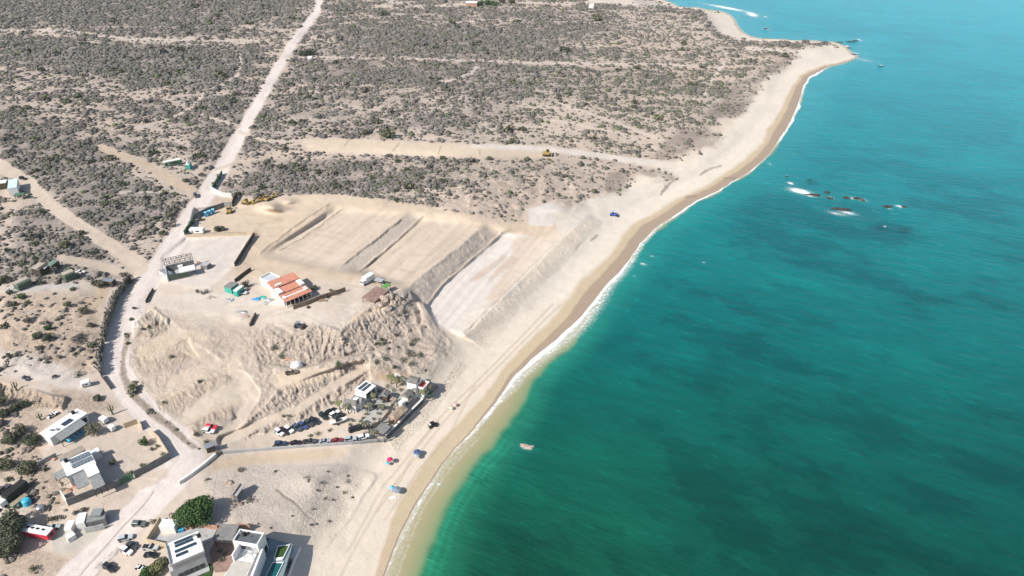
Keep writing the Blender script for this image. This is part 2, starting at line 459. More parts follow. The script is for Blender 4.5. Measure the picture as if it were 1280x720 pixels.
# bare and worked ground, no scrub
land_left = [(-420, 345), (40, 358), (100, 352), (150, 350), (178, 335), (205, 300), (235, 262), (262, 238), (300, 246), (360, 246), (420, 243), (500, 252), (560, 262), (640, 280), (680, 290), (760, 252), (800, 220), (850, 205), (900, 150), (960, 80), (1080, 60), (1080, 995), (-420, 995)]
w, m = poly_mask(land_left, 4, 3)
DENS[w] *= (1 - m)
left_wild = [(-420, 352), (0, 365), (122, 368), (122, 470), (70, 450), (0, 470), (-420, 470)]
dens(poly_mask(left_wild, 6, 8), .16)
dens(poly_mask([(-420, 500), (0, 490), (30, 520), (52, 560), (60, 600), (90, 632), (40, 640), (0, 600), (-420, 600)], 6, 6), .30)
dens(poly_mask([(-420, 640), (0, 640), (25, 690), (0, 740), (-420, 900)], 6, 6), .30)
dens(poly_mask([(455, 445), (475, 395), (530, 410), (550, 430), (530, 470), (480, 465)], 5, 5), .05)
DUNE = []
# dune scrub greyed by sand along the beach
for p in ([(880, 148), (900, 128), (912, 108), (940, 92), (985, 66), (1000, 72), (960, 96), (950, 110), (940, 130), (920, 148)],
          [(850, 160), (905, 165), (898, 182), (860, 190), (830, 200), (815, 195)], [(790, 208), (830, 210), (845, 222), (830, 228), (800, 216)], [(768, 212), (790, 222), (780, 240), (760, 245), (755, 225)]):
    paint(poly_mask(p, 4, 6), srgb(182, 168, 155), .85)
    dens(poly_mask(p, 4, 6), .12)
    DUNE.append(p)
SCRUB[:] = np.clip(DENS * 1.15, 0, 1)
for p in DUNE:
    w, m = poly_mask(p, 4, 6)
    SCRUB[w] = np.maximum(SCRUB[w], m * .55)
pinkish = sstep(-0.3, 0.6, fbm(WX * 0.01, WY * 0.01, 131, 3))[..., None]
ALBEDO[:] = ALBEDO * (1 - pinkish * .5) + srgb(214, 194, 174) * pinkish * .5

# the worked ground
C_ROAD, C_SAND, C_PAD, C_PALE = srgb(236, 226, 216), srgb(238, 225, 205), srgb(216, 198, 174), srgb(231, 224, 213)
C_DIRT, C_BANK, C_GREY, C_TAN = srgb(219, 203, 183), srgb(196, 184, 168), srgb(208, 203, 194), srgb(211, 190, 157)
w, m = poly_mask(land_left, 4, 3)
paint((w, m), srgb(221, 207, 190))
paint(poly_mask([(-420, 350), (0, 362), (125, 366), (124, 440), (100, 480), (0, 480), (-420, 480)], 8, 5), srgb(213, 193, 170), .9)
paint(poly_mask([(240, 245), (300, 248), (420, 245), (520, 254), (600, 270), (640, 284), (760, 262), (700, 300), (600, 282), (505, 362), (430, 352), (300, 350), (235, 300)], 4, 2), C_PAD)
for pts, z in PADS[:2]:
    paint(poly_mask(pts, 2, 1), srgb(222, 206, 184))
paint(poly_mask(PADS[2][0], 2, 2), C_PALE)
paint(poly_mask([(640, 300), (700, 284), (733, 268), (701, 299), (655, 341), (618, 380), (606, 372), (640, 330)], 3, 2), srgb(226, 210, 190))
paint(poly_mask([(600, 278), (640, 284), (690, 296), (740, 266), (715, 262), (690, 280), (640, 278)], 3, 2), srgb(216, 196, 170))
paint(poly_mask([(660, 262), (690, 252), (712, 264), (690, 283), (662, 284)], 1.5, 2), srgb(228, 221, 210))
dens(poly_mask([(655, 258), (690, 248), (716, 262), (692, 287), (656, 288)], 2, 1), 0)
w, m = poly_mask([(655, 258), (690, 248), (716, 262), (692, 287), (656, 288)], 2, 1)
SCRUB[w] *= 1 - m
for (a, b, c_) in [((598, 345), (630, 322), 3), ((612, 348), (645, 325), 2.5), ((622, 338), (640, 322), 2), ((590, 350), (606, 340), 2)]:
    paint(line_mask([a, b], c_, 2, 2), srgb(212, 188, 167), .6)
paint(poly_mask(PADS[3][0], 3, 2), srgb(227, 218, 206))
paint(poly_mask(PADS[4][0], 2, 1), srgb(218, 201, 177))
paint(poly_mask([(375, 176), (410, 174), (560, 180), (688, 190), (690, 198), (560, 195), (420, 190), (385, 187)], 1.5, 1), srgb(223, 206, 182))
dens(poly_mask([(365, 174), (410, 172), (560, 178), (692, 188), (694, 199), (560, 197), (420, 192), (380, 189)], 1.5, 1), 0)
w, m = poly_mask([(365, 174), (410, 172), (560, 178), (692, 188), (694, 199), (560, 197), (420, 192), (380, 189)], 1.5, 1)
SCRUB[w] *= 1 - m
for a, b in [((436, 175), (431, 182)), ((499, 179), (491, 189)), ((551, 183), (548, 192)), ((600, 186), (600, 194))]:
    paint(line_mask([a, b], .6, .8), srgb(176, 158, 132), .8)
# banks
for s in (S1, S2):
    paint(poly_mask(s, 1.2, 1.6), srgb(221, 208, 190))
paint(poly_mask(S3, 1.4, 3), srgb(222, 215, 204))
for s in (S4, S5):
    paint(poly_mask(s, 2, 2), srgb(216, 205, 191))
for s in (S6, S7, S8):
    paint(poly_mask(s, 2, 3), srgb(224, 209, 191), .9)
for s in BANKS:
    paint(poly_mask(s, 2, 3), srgb(197, 179, 156), .9)
for p in ([(215, 516), (250, 490), (285, 462), (282, 470), (248, 496)], [(205, 462), (235, 440), (246, 440), (215, 462)], [(190, 510), (215, 492), (245, 478), (232, 494), (205, 512)]):
    paint(poly_mask(p, 3, 3), srgb(205, 176, 138), .7)
paint(poly_mask(S9, 2, 2), srgb(214, 195, 168))
paint(poly_mask(S10, 3, 3), srgb(219, 200, 174))
paint(poly_mask([(540, 500), (552, 470), (560, 450), (575, 455), (566, 480), (550, 505)], 3, 3), srgb(216, 190, 150), .8)
paint(poly_mask([(462, 462), (480, 455), (515, 470), (500, 480), (470, 474)], 3, 2), srgb(208, 172, 136), .8)
paint(poly_mask([(345, 465), (370, 458), (415, 462), (400, 475), (360, 488), (345, 480)], 4, 3), srgb(224, 204, 176), .9)
w = np.s_[:, :]
hc = (HILLM * .75)[..., None]
ALBEDO[:] = ALBEDO * (1 - hc) + srgb(202, 187, 170) * hc
for p in TERR:
    paint(poly_mask(p, 3, 4), srgb(223, 206, 182), .85)
for p in ([(-60, 500), (20, 495), (62, 520), (52, 560), (70, 590), (88, 632), (50, 652), (20, 640), (0, 600), (-60, 600)], [(60, 480), (120, 492), (150, 508), (120, 516), (70, 512)], [(0, 672), (60, 690), (100, 700), (80, 740), (0, 740)]):
    paint(poly_mask(p, 6, 5), srgb(208, 188, 166), .85)
    w, m = poly_mask(p, 6, 5)
    SCRUB[w] = np.maximum(SCRUB[w], m * .5)
verge = [(160, 470), (172, 495), (200, 517), (240, 552), (250, 560), (240, 562), (193, 524), (164, 500), (152, 474), (150, 440), (160, 415), (166, 416), (157, 445)]
# pale hard ground and yards
paint(poly_mask([(255, 388), (330, 380), (420, 398), (440, 380), (460, 372), (440, 400), (425, 412), (390, 404), (300, 400)], 4, 3), srgb(228, 216, 199), .9)
paint(poly_mask([(250, 366), (330, 372), (350, 380), (300, 388), (240, 384), (200, 372)], 4, 3), srgb(229, 219, 206), .9)
paint(poly_mask([(0, 438), (30, 440), (60, 450), (110, 470), (120, 490), (60, 480), (0, 470)], 5, 3), srgb(230, 221, 208), .9)
paint(poly_mask([(8, 358), (70, 356), (98, 354), (98, 359), (30, 366), (5, 366)], 2, 1), srgb(208, 206, 198), .9)
paint(poly_mask([(62, 668), (110, 656), (128, 664), (100, 690), (66, 690)], 4, 2), srgb(203, 200, 188), .8)
paint(poly_mask([(440, 516), (470, 490), (492, 486), (505, 498), (490, 512), (465, 532), (452, 530)], 2, 1.5), srgb(196, 197, 190), .9)
paint(poly_mask([(0, 600), (18, 596), (40, 640), (20, 660), (0, 655)], 4, 3), srgb(222, 212, 194), .8)
paint(poly_mask([(120, 700), (150, 660), (186, 655), (190, 690), (170, 720), (120, 720)], 5, 3), srgb(224, 208, 190), .9)
paint(poly_mask([(260, 590), (330, 580), (440, 580), (470, 594), (440, 650), (400, 680), (330, 660), (270, 640)], 6, 4), srgb(216, 205, 191), .9)
paint(poly_mask([(330, 655), (350, 640), (380, 650), (395, 668), (350, 672)], 8, 4), srgb(203, 197, 184), .7)
paint(poly_mask([(430, 580), (462, 584), (470, 594), (455, 600), (430, 590)], 4, 3), srgb(200, 196, 186), .7)
# rims: dark shadow lines painted along the cut edges
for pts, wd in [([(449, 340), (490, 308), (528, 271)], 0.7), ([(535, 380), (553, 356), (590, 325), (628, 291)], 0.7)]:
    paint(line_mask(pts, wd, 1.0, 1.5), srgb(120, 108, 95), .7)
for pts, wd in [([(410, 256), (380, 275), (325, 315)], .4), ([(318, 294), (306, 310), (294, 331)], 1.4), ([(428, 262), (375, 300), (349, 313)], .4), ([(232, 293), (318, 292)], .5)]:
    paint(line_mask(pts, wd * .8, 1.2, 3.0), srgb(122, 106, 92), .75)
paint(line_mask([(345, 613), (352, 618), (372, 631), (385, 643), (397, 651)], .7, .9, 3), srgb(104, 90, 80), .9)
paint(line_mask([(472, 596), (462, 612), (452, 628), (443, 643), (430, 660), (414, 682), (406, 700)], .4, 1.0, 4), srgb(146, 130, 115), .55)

# roads and tracks
ROAD = [(402, -10, 2.6), (396, 15, 3), (388, 25, 3.2), (362, 60, 4), (330, 115, 5), (305, 160, 6), (280, 205, 8), (258, 243, 10), (238, 272, 11), (215, 310, 12), (188, 350, 12), (162, 395, 13), (146, 430, 15), (147, 460, 16), (162, 492, 16), (190, 523, 15), (220, 550, 18), (234, 572, 22), (212, 600, 20), (175, 640, 17), (130, 685, 16), (95, 720, 18), (40, 790, 22)]
for pts, c_, k in [(ROAD, C_ROAD, 1.0)]:
    w, m = line_mask([(a, b, c + 1) for a, b, c in pts], 5, 3, 2)
    SCRUB[w] *= 1 - m
    dens(line_mask([(a, b, c * 1.2 + 1) for a, b, c in pts], 5, 3, 2), 0)
    paint(line_mask([(a, b, c * 1.25) for a, b, c in pts], 5, 4, 3), srgb(219, 206, 190), .8)
    paint(line_mask(pts, 5, 2, 2), c_, k)
TRACKS = [([(-60, 180, 6), (0, 207, 7), (38, 230, 7), (62, 256, 7), (110, 289, 7), (150, 315, 8), (176, 332, 10)], srgb(220, 204, 184)),
          ([(75, 322, 4), (120, 331, 4), (165, 345, 5)], srgb(215, 199, 178)), ([(125, 184, 3), (180, 205, 5), (215, 225, 6), (245, 242, 5)], srgb(208, 190, 166)),
          ([(170, 160, 2), (212, 150, 1.5), (238, 135, 1.5), (255, 118, 2)], srgb(212, 198, 184)), ([(212, 150, 1.5), (212, 172, 2), (235, 180, 4)], srgb(212, 198, 184)), ([(240, 140, 1), (300, 158, 1.2)], srgb(208, 192, 178)),
          ([(297, 60, 1.5), (302, 78, 1.5), (297, 95, 1.5), (268, 110, 1.5)], srgb(216, 204, 190)), ([(0, 38, 1.2), (80, 38, 1), (160, 49, 1.2), (320, 51, 1.2)], srgb(212, 200, 188)),
          ([(355, 70, 2), (400, 72, 1.5), (500, 73, .8), (640, 78, .8), (700, 79, 1), (780, 80, .9), (860, 81, .9)], srgb(216, 204, 192)),
          ([(550, 104, 2), (570, 99, 1.2), (590, 91, 1.2), (597, 82, 2)], srgb(214, 200, 186)), ([(862, 82, .8), (900, 86, 1)], srgb(216, 206, 192)),
          ([(905, 78, 1.5), (890, 100, 1.5), (881, 118, 1.8)], srgb(222, 212, 198)), ([(590, 183, 2), (640, 184, 3), (690, 187, 3), (740, 193, 3), (790, 201, 3.4), (850, 208, 4)], srgb(229, 220, 206)),
          ([(700, 130, 1), (760, 150, 1), (820, 172, 1.5), (850, 185, 1.5)], srgb(222, 210, 194)), ([(690, 150, 1), (770, 165, 1.2), (830, 190, 1.5)], srgb(222, 210, 194)),
          ([(480, 0, 1), (530, 10, 1)], srgb(214, 202, 190)), ([(545, 8, 1), (600, 1, 2), (660, 4, 1.5), (720, 5, 2)], srgb(218, 206, 190)), ([(935, 60, 2.5), (970, 62, 2.5), (1000, 66, 2.5)], srgb(226, 217, 202)),
          ([(300, 165, 2), (330, 175, 2.5), (380, 180, 3)], srgb(214, 200, 182)), ([(270, 212, 2), (310, 200, 2), (350, 195, 2)], srgb(212, 196, 176)),
          ([(340, 250, 4), (420, 248, 4), (520, 262, 5), (620, 282, 6), (690, 292, 6)], srgb(220, 202, 178)), ([(150, 240, 1), (245, 240, 1)], srgb(200, 190, 180))]
for pts, c_ in TRACKS:
    thin = pts[1][2] < 3
    pts = [(p[0], p[1], p[2] * (.75 if thin else 1)) for p in pts]
    w, m = line_mask([(p[0], p[1], p[2] + (.1 if thin else 1)) for p in pts], 2, 2, 1.5)
    dens((w, m * (.85 if thin else 1)), 0)
    w, m = line_mask(pts, 2, 1.5, 1.5)
    SCRUB[w] *= 1 - m
    paint((w, m), c_, .85 if thin else 1)
for pts, c_ in LANES:
    paint(line_mask(pts, 2, 2.5, 2.5), srgb(*c_), .95)
for pts in ([(98, 722), (125, 690), (150, 662), (172, 640), (182, 628), (192, 614)], [(118, 722), (146, 690), (160, 676)], [(205, 293), (212, 285), (226, 262), (240, 247), (262, 215), (285, 175)], [(184, 327), (196, 308), (206, 292)]):
    paint(line_mask(pts, .5, 1.0, 1.5), srgb(150, 128, 112), .7)
w, m = line_mask([(120, 712, 3), (140, 692, 4), (160, 676, 3)], 3, 3, 3)
SCRUB[w] = np.maximum(SCRUB[w], m * .6)
for p in ([(20, 560), (60, 575), (85, 600), (88, 632), (60, 650), (40, 620), (20, 600)], [(0, 470), (60, 500), (110, 492), (150, 505), (140, 520), (60, 512), (0, 520)], [(86, 655), (110, 636), (160, 612), (150, 625), (115, 640)], [(180, 360), (240, 385), (300, 470), (200, 530), (150, 470), (155, 420)], [(255, 600), (320, 580), (460, 590), (430, 660), (350, 670), (270, 640)], [(440, 430), (530, 405), (560, 440), (530, 470), (460, 460)], [(0, 365), (125, 368), (120, 470), (0, 470)]):
    w, m = poly_mask(p, 6, 6)
    RUB[w] = np.maximum(RUB[w], m * .38)
    SCRUB[w] = np.maximum(SCRUB[w], m * .22)
paint(poly_mask(verge, 2, 3.5), srgb(178, 160, 140), .8)
w, m = poly_mask(verge, 2, 3.5)
SCRUB[w] = np.maximum(SCRUB[w], m * .6)
DENS[w] = np.maximum(DENS[w], m * .08)
# grading passes on the pads
for pts, z in PADS[:3]:
    w, m = poly_mask(pts, 2)
    ang = math.atan2(LY[w][-1, 0] - LY[w][0, -1], LX[w][-1, 0] - LX[w][0, -1])
    p0, p1 = at(421, 337), at(512, 265)
    dv = (p1 - p0).normalized()
    s_ = LX[w] * dv.x + LY[w] * dv.y
    c_ = -LX[w] * dv.y + LY[w] * dv.x
    st = fbm(c_ * 0.55, s_ * 0.018, 141, 3)
    ALBEDO[w] *= (1 + (m * st * 0.16)[..., None])
    SCRUB[w] *= 1 - m
# beach
T_ = np.arange(len(SHORE))
def shval(tab):
    ys, vs = zip(*tab)
    return np.interp(shi, ys, vs)
# beach bands along the shore: by shore index (see SHORE)
n_e = fbm(WX * 0.05, WY * 0.05, 151, 4)
wet = shval([(0, 0.5), (10, 0.6), (13, 2.0), (15, 3.4), (18, 7.5), (21, 9), (24, 9), (28, 9), (32, 8), (36, 9), (39, 7), (41, 2.5), (42, 1.0), (60, 1)])
tan = shval([(0, 3.0), (5, 5), (9, 8.0), (13, 7.5), (18, 13), (21, 15.5), (25, 13), (30, 12), (36, 13), (39, 10), (41, 4), (42, 2), (60, 3)])
dry = shval([(0, 32), (12, 34), (18, 38), (22, 42), (30, 46), (34, 40), (38, 50), (42, 26), (45, 14), (50, 18), (55, 20), (60, 12)])
bm = (1 - sstep(dry * .8, dry * 1.1, dl + n_e * 5)) * (dl > -3)
ALBEDO[:] = ALBEDO * (1 - bm[..., None]) + (C_SAND * (1 - 0.0)) * bm[..., None]
beach_poly = [(395, 995), (395, 740), (405, 700), (418, 676), (440, 648), (456, 622), (470, 598), (492, 568), (528, 533), (548, 507), (568, 484), (585, 440), (603, 431), (650, 374), (684, 343), (718, 306), (748, 276), (800, 232), (850, 212), (880, 190), (905, 182), (920, 150), (940, 132), (960, 98), (1000, 74), (1020, 60), (1085, 70), (1010, 110), (960, 210), (820, 300), (660, 470), (500, 700), (480, 995)]
w, m = poly_mask(beach_poly, 3, 4)
m = m * (dl[w] > -3)
paint((w, m), C_SAND)
SCRUB[w] *= 1 - m
DENS[w] *= 1 - m
pale = sstep(10, 18, shi)[..., None] * (m[..., None].max() * 0 + 1)
wv = w
pp = (m * sstep(12, 20, shi[w]))[..., None]
ALBEDO[w] = ALBEDO[w] * (1 - pp) + srgb(238, 228, 211) * pp
for p, c_ in [([(690, 268), (730, 250), (800, 232), (850, 215), (860, 225), (780, 262), (740, 276), (700, 290)], srgb(230, 221, 205)), ([(822, 206), (850, 212), (880, 195), (915, 160), (930, 170), (880, 215), (840, 232)], srgb(231, 222, 206)),
              ([(1000, 60), (1040, 56), (1066, 68), (1020, 84), (990, 74)], srgb(233, 224, 208)), ([(883, 14), (905, 17), (916, 28), (925, 44), (945, 50), (920, 50), (895, 38), (882, 24)], srgb(228, 219, 203)),
              ([(740, -8), (800, -2), (838, 6), (820, 9), (780, 6), (730, 4)], srgb(228, 218, 202))]:
    paint(poly_mask(p, 2.5, 3), c_, .95)
    dens(poly_mask(p, 2.5, 3), 0)
    w, m = poly_mask(p, 2.5, 3)
    SCRUB[w] *= 1 - m
tan = tan * .85
tm = ((1 - sstep(tan * .75, tan * 1.05, dl + n_e * tan * .25)) * (dl > -12))[..., None]
ALBEDO[:] = ALBEDO * (1 - tm) + srgb(213, 195, 163) * tm
wet = wet * .72
wm_ = ((1 - sstep(wet * .8, wet * 1.05, dl + n_e * wet * .2)) * (dl > -12))[..., None]
ALBEDO[:] = ALBEDO * (1 - wm_) + srgb(184, 164, 141) * wm_
WETM = wm_[..., 0]
# old kelp and tyre lines on the sand
for pts in ([(700, 380), (660, 420), (600, 480), (560, 520), (480, 620), (440, 690), (420, 730)], [(690, 380), (640, 432), (590, 482), (555, 515), (476, 610), (434, 690)], [(545, 528), (520, 560), (500, 600), (470, 640)], [(592, 482), (560, 545), (520, 590), (480, 650)]):
    for off in (0, 2.2):
        paint(line_mask([(a + off, b) for a, b in pts], .35, .8, .6), srgb(196, 181, 158), .6)
for pts in ([(848, 222), (836, 230), (830, 240)], [(827, 243), (832, 232)], [(875, 218), (890, 210), (900, 207)], [(905, 222), (920, 224)], [(858, 246), (870, 244)], [(740, 300), (746, 294)]):
    paint(line_mask(pts, .9, 1.2, 2), srgb(150, 140, 128), .8)
# dune scarp greyed by dry scrub behind the far beach
for p in DUNE:
    w, m = poly_mask(p, 5, 9)
    mm = m * np.clip(.80 + .9 * fbm(WX[w] * .06, WY[w] * .06, 431, 4), 0, 1)
    paint((w, mm), srgb(178, 162, 148), .9)
    SCRUB[w] = np.maximum(SCRUB[w], mm * .62)
    DENS[w] = np.maximum(DENS[w], mm * .22)
    RUB[w] = np.maximum(RUB[w], mm * .5)
# sparse plants on the upper edge of the beach
DENS = np.maximum(DENS, .05 * sstep(34, 46, dl) * (1 - sstep(52, 64, dl)) * (PX > 730) * sstep(.0, .5, fbm(WX * .06, WY * .06, 433, 3)))
# wheel ruts along the dirt roads
for pts, hw in ((ROAD, None), (TRACKS[0][0], None)):
    ws = np.array([p[2] for p in pts], float)
    w = win(pts, ws.max())
    X, Y = PX[w] + W1[w] * 1.5, PY[w]
    d, par = seg_dist(X, Y, pts)
    hwp = np.interp(par, np.arange(len(ws)), ws)
    q = d / hwp
    m = (1 - sstep(.75, 1.0, q))
    a_, b_ = np.array(pts)[np.clip(par.astype(int), 0, len(pts) - 2)], np.array(pts)[np.clip(par.astype(int) + 1, 1, len(pts) - 1)]
    side = np.sign((b_[..., 0] - a_[..., 0]) * (Y - a_[..., 1]) - (b_[..., 1] - a_[..., 1]) * (X - a_[..., 0]))
    sn = fbm(q * side * 6.0, par * 1.3, 441, 3)
    ALBEDO[w] *= (1 + m * sn * .10)[..., None]
    rut = np.exp(-((q - .42) / .07) ** 2) + np.exp(-((q - .12) / .06) ** 2)
    ALBEDO[w] *= (1 - m * rut * .06 * np.clip(.6 + sn, 0, 1.4))[..., None]
# turning and crossing tyre marks on the graded pads
r_ = random.Random(4)
for (x0, x1, y0, y1, n_) in [(340, 520, 262, 330, 16), (450, 600, 275, 350, 14), (560, 700, 290, 400, 16), (210, 315, 298, 350, 12), (250, 335, 262, 292, 8), (200, 460, 350, 400, 18), (0, 110, 445, 480, 8), (110, 210, 560, 700, 10)]:
    for k_ in range(n_):
        x, y = r_.uniform(x0, x1), r_.uniform(y0, y1)
        a0 = r_.choice([-.67, -.67, .15, r_.uniform(-3, 3)])
        cv = r_.uniform(-.02, .02)
        P_ = []
        for q_ in range(7):
            P_.append((x, y))
            x += math.cos(a0) * 9
            y += math.sin(a0) * 9 * .7
            a0 += cv * 9
        kk = r_.choice([-.09, -.07, .07])
        for off in (0, 2.6):
            w, m = line_mask([(a + off, b + off * .4) for a, b in P_], .45, .9, .6)
            m = m * (PX[w] > x0 - 20) * (PX[w] < x1 + 20)
            ALBEDO[w] *= (1 + m * kk)[..., None]
ALBEDO *= np.array([1.02, .99, .985])
# colour mottling at several scales
big = fbm(WX * 0.03, WY * 0.03, 161, 4)
ALBEDO *= (1 + 0.09 * big * (dl > 12) + 0.05 * fbm(WX * 0.3, WY * 0.3, 163, 3) * (dl > 12))[..., None]
DENS = np.clip(DENS, 0, 0.95) * (dl > 8)
SCRUB = np.clip(SCRUB, 0, 1) * (dl > 10)
ALBEDO = np.clip(ALBEDO, 0.01, 0.75)
RUB *= (dl > 8)

# ------------------------------------------------------------------ water colours
WA = np.zeros(PX.shape + (3,))
WALB = 0.66
def wcol(*c):
    c = np.array(c, float) / 255.0
    return np.where(c <= 0.04045, c / 12.92, ((c + 0.055) / 1.055) ** 2.4) * WALB
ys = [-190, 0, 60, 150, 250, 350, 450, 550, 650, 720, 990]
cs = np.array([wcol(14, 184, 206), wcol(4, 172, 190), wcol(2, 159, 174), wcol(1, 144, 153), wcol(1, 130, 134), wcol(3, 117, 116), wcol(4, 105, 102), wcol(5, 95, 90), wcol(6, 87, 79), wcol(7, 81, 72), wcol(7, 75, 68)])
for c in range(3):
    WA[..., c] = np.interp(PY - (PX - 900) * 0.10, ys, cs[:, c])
# sea floor: weed and reef patches, sand lanes
ca, sa = math.cos(R(35)), math.sin(R(35))
u, v = WX * ca - WY * sa, WX * sa + WY * ca
reef = fbm(u * 0.014 + 3, v * 0.024, 201, 5, .55)
reef2 = fbm(u * 0.05, v * 0.09, 207, 4)
near = np.exp(-((dsea - 75) / 75.0) ** 2)
reef3 = fbm(u * 0.18, v * 0.30, 209, 4, .6)
rk = .55 * sstep(-0.05, 0.5, reef * .75 + near * .30 + reef2 * .34 - .10) + .45 * sstep(.08, .26, reef * .6 + near * .26 + reef2 * .55 + reef3 * .34 - .12)
rk *= (1 - .45 * sstep(160, 420, dsea)) * sstep(8, 26, dsea) * (0.35 + 0.65 * sstep(140, 320, PY)) * .62
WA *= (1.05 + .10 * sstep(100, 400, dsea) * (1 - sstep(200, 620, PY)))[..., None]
WA *= (1 - rk[..., None] * np.array([.55, .50, .42]))
lane = sstep(0.15, 0.7, -reef + reef2 * .3) * sstep(10, 30, dsea) * sstep(100, 400, PY)
WA *= (1 + lane[..., None] * np.array([.2, .28, .20]))
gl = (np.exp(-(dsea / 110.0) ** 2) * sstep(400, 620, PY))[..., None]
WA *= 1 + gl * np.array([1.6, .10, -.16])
# shallows: pale sand seen through the water, then a green rim
sand_w = shval([(0, 9), (4, 9.5), (8, 9.5), (10, 9.5), (12, 8.5), (14, 7.5), (16, 7), (18, 4), (22, 2.0), (30, 1.5), (36, 1.5), (42, 1), (70, 1)])
grn_w = shval([(0, 26), (6, 26), (10, 24), (14, 20), (18, 18), (24, 20), (32, 26), (38, 34), (42, 20), (44, 40), (55, 60), (70, 60)])
dn = dsea + fbm(WX * 0.09, WY * 0.09, 211, 3) * 1.8
g = (1 - sstep(sand_w * .9, grn_w * 1.0, dn))[..., None]
gc = np.stack([np.interp(PY, [0, 60, 200, 350, 500, 720], [wcol(*c)[i] for c in [(60, 180, 200), (52, 172, 186), (30, 150, 152), (36, 150, 138), (44, 140, 112), (44, 136, 100)]]) for i in range(3)], -1)
WA = WA * (1 - g * .85) + gc * g * .85
so = (1 - sstep(sand_w * .8, sand_w * 1.12 + .5, dn))[..., None]
olive = np.stack([np.interp(dsea / np.maximum(sand_w, .1), [0, .5, 1], [wcol(*c)[i] for c in [(200, 183, 148), (184, 173, 132), (146, 162, 120)]]) for i in range(3)], -1)
WA = WA * (1 - so * .9) + olive * so * .9
# foam strength
FO = np.zeros(PX.shape)
edge_w = shval([(0, 1.5), (8, 1.6), (12, 2.2), (15, 3.1), (18, 2.4), (20, 2.0), (26, 1.5), (31, 1.6), (34, 2.4), (38, 3.6), (40, 2.6), (42, 2), (45, .8), (50, 2.0), (70, 2)])
edge_a = shval([(0, .42), (8, .40), (11, .5), (13, .62), (17, .66), (25, .7), (34, .66), (38, .7), (41, .42), (45, .4), (70, .45)])
along = fbm(WX * .035, WY * .035, 451, 4)
edge_w = edge_w * np.clip(.75 + 1.3 * along, .25, 2.2)
edge_a = edge_a * np.clip(.95 + .5 * along, .5, 1.1)
FO = np.maximum(FO, edge_a * (1 - sstep(edge_w * .4, edge_w, dsea + n_e * .8)))
wash_w = shval([(0, 0), (11, 0), (13, 6), (15, 8), (17, 10), (19, 9), (22, 6), (25, 3), (28, 1), (33, 1), (36, 3), (39, 3), (42, 1), (70, 1)])
FO = np.maximum(FO, .46 * (1 - sstep(wash_w * .3, wash_w + .01, dsea)) * (wash_w > .5))
second = shval([(0, 1), (10, 1), (11, 0), (70, 0)])
FO = np.maximum(FO, .30 * second * np.exp(-((dsea - 3.2 - n_e * 1.2) / .7) ** 2))
FO = np.maximum(FO, .27 * second * (1 - sstep(1.5, 4.2, dsea - n_e * 1.5)))
GREENL = second * (np.exp(-((dsea - sand_w - 2.0 - n_e) / .8) ** 2) + .7 * np.exp(-((dsea - sand_w - 4.5 - n_e * 1.2) / .7) ** 2)) * .35
WA = WA * (1 + GREENL[..., None] * np.array([.7, .8, .8]))
SURF = [(1000, 239, 13, 3, .95), (1012, 244, 8, 1.8, .8), (1046, 267, 12, 2.2, .55), (1060, 266, 11, 2, .7), (1078, 250, 6, 1.6, .6), (1066, 248, 4, 1.5, .7), (1038, 247, 6, 2, .4), (1106, 283, 2, 1, .7), (1124, 258, 5, 1.4, .8), (1112, 261, 4, 1, .5), (988, 229, 4, 1.5, .85),
        (984, 220, 1.5, 1.2, .6), (909, 10, 26, 1.4, .9), (940, 18, 8, 3, .8), (957, 21, 4, 1, .6), (958, 36, 4, 1.3, .6), (1060, 58, 3, 1.2, .7), (1074, 50, 4, 1.5, .6), (1080, 75, 14, 2.5, .35), (1069, 67, 4, 1.6, .7), (1102, 82, 3, 1, .6), (657, 560, 5, 2, .6), (652, 559, 3, 2, .35),
        (900, 250, 1, 1, 0), (815, 320, 3, 1.2, .5), (804, 330, 4, 1.4, .7), (793, 345, 3, 1, .4), (880, 328, 2, .8, .5), (1110, 218, 2, .7, .4), (587, 595, 4, 1, .15), (560, 577, 6, 1.2, .4), (548, 605, 4, 1.6, .6), (962, 205, 3, 2, .4), (1048, 39, 1, 1, 0)]
SHAL = np.clip(so[..., 0] * 1.1, 0, 1)
for x, y, rx, ry, a in SURF:
    q = ((PX - x - (PY - y) * .6) / rx) ** 2 + ((PY - y - (PX - x) * .18) / ry) ** 2
    FO = np.maximum(FO, a * np.exp(-q * .9))
    halo = np.exp(-q * .16)[..., None] * a * .35
    WA = WA * (1 - halo) + (WA * .4 + wcol(70, 170, 170) * .6) * halo
for x, y, r in [(907, 546, 9), (1015, 228, 8), (1100, 285, 12), (590, 594, 5), (600, 602, 8), (1130, 288, 10)]:
    q = np.exp(-(((PX - x) / r) ** 2 + ((PY - y) / (r * .45)) ** 2) + reef2 * .6)[..., None]
    WA *= 1 - np.clip(q, 0, 1) * .38

# ------------------------------------------------------------------ materials
def new_mat(name):
    m = bpy.data.materials.new(name)
    m.use_nodes = True
    nt = m.node_tree
    b = nt.nodes['Principled BSDF']
    return m, nt, b


def nd(nt, typ, **kw):
    n = nt.nodes.new(typ)
    for k_, v_ in kw.items():
        if k_ in n.inputs:
            n.inputs[k_].default_value = v_
        else:
            setattr(n, k_, v_)
    return n


def mixc(nt, fac, a, b, mode='MIX'):
    n = nt.nodes.new('ShaderNodeMix')
    n.data_type = 'RGBA'
    n.blend_type = mode
    for s, val in ((n.inputs[0], fac), (n.inputs[6], a), (n.inputs[7], b)):
        if hasattr(val, 'links'):
            nt.links.new(val, s)
        elif isinstance(val, (int, float)):
            s.default_value = val
        else:
            s.default_value = (*val[:3], 1)
    return n.outputs[2]


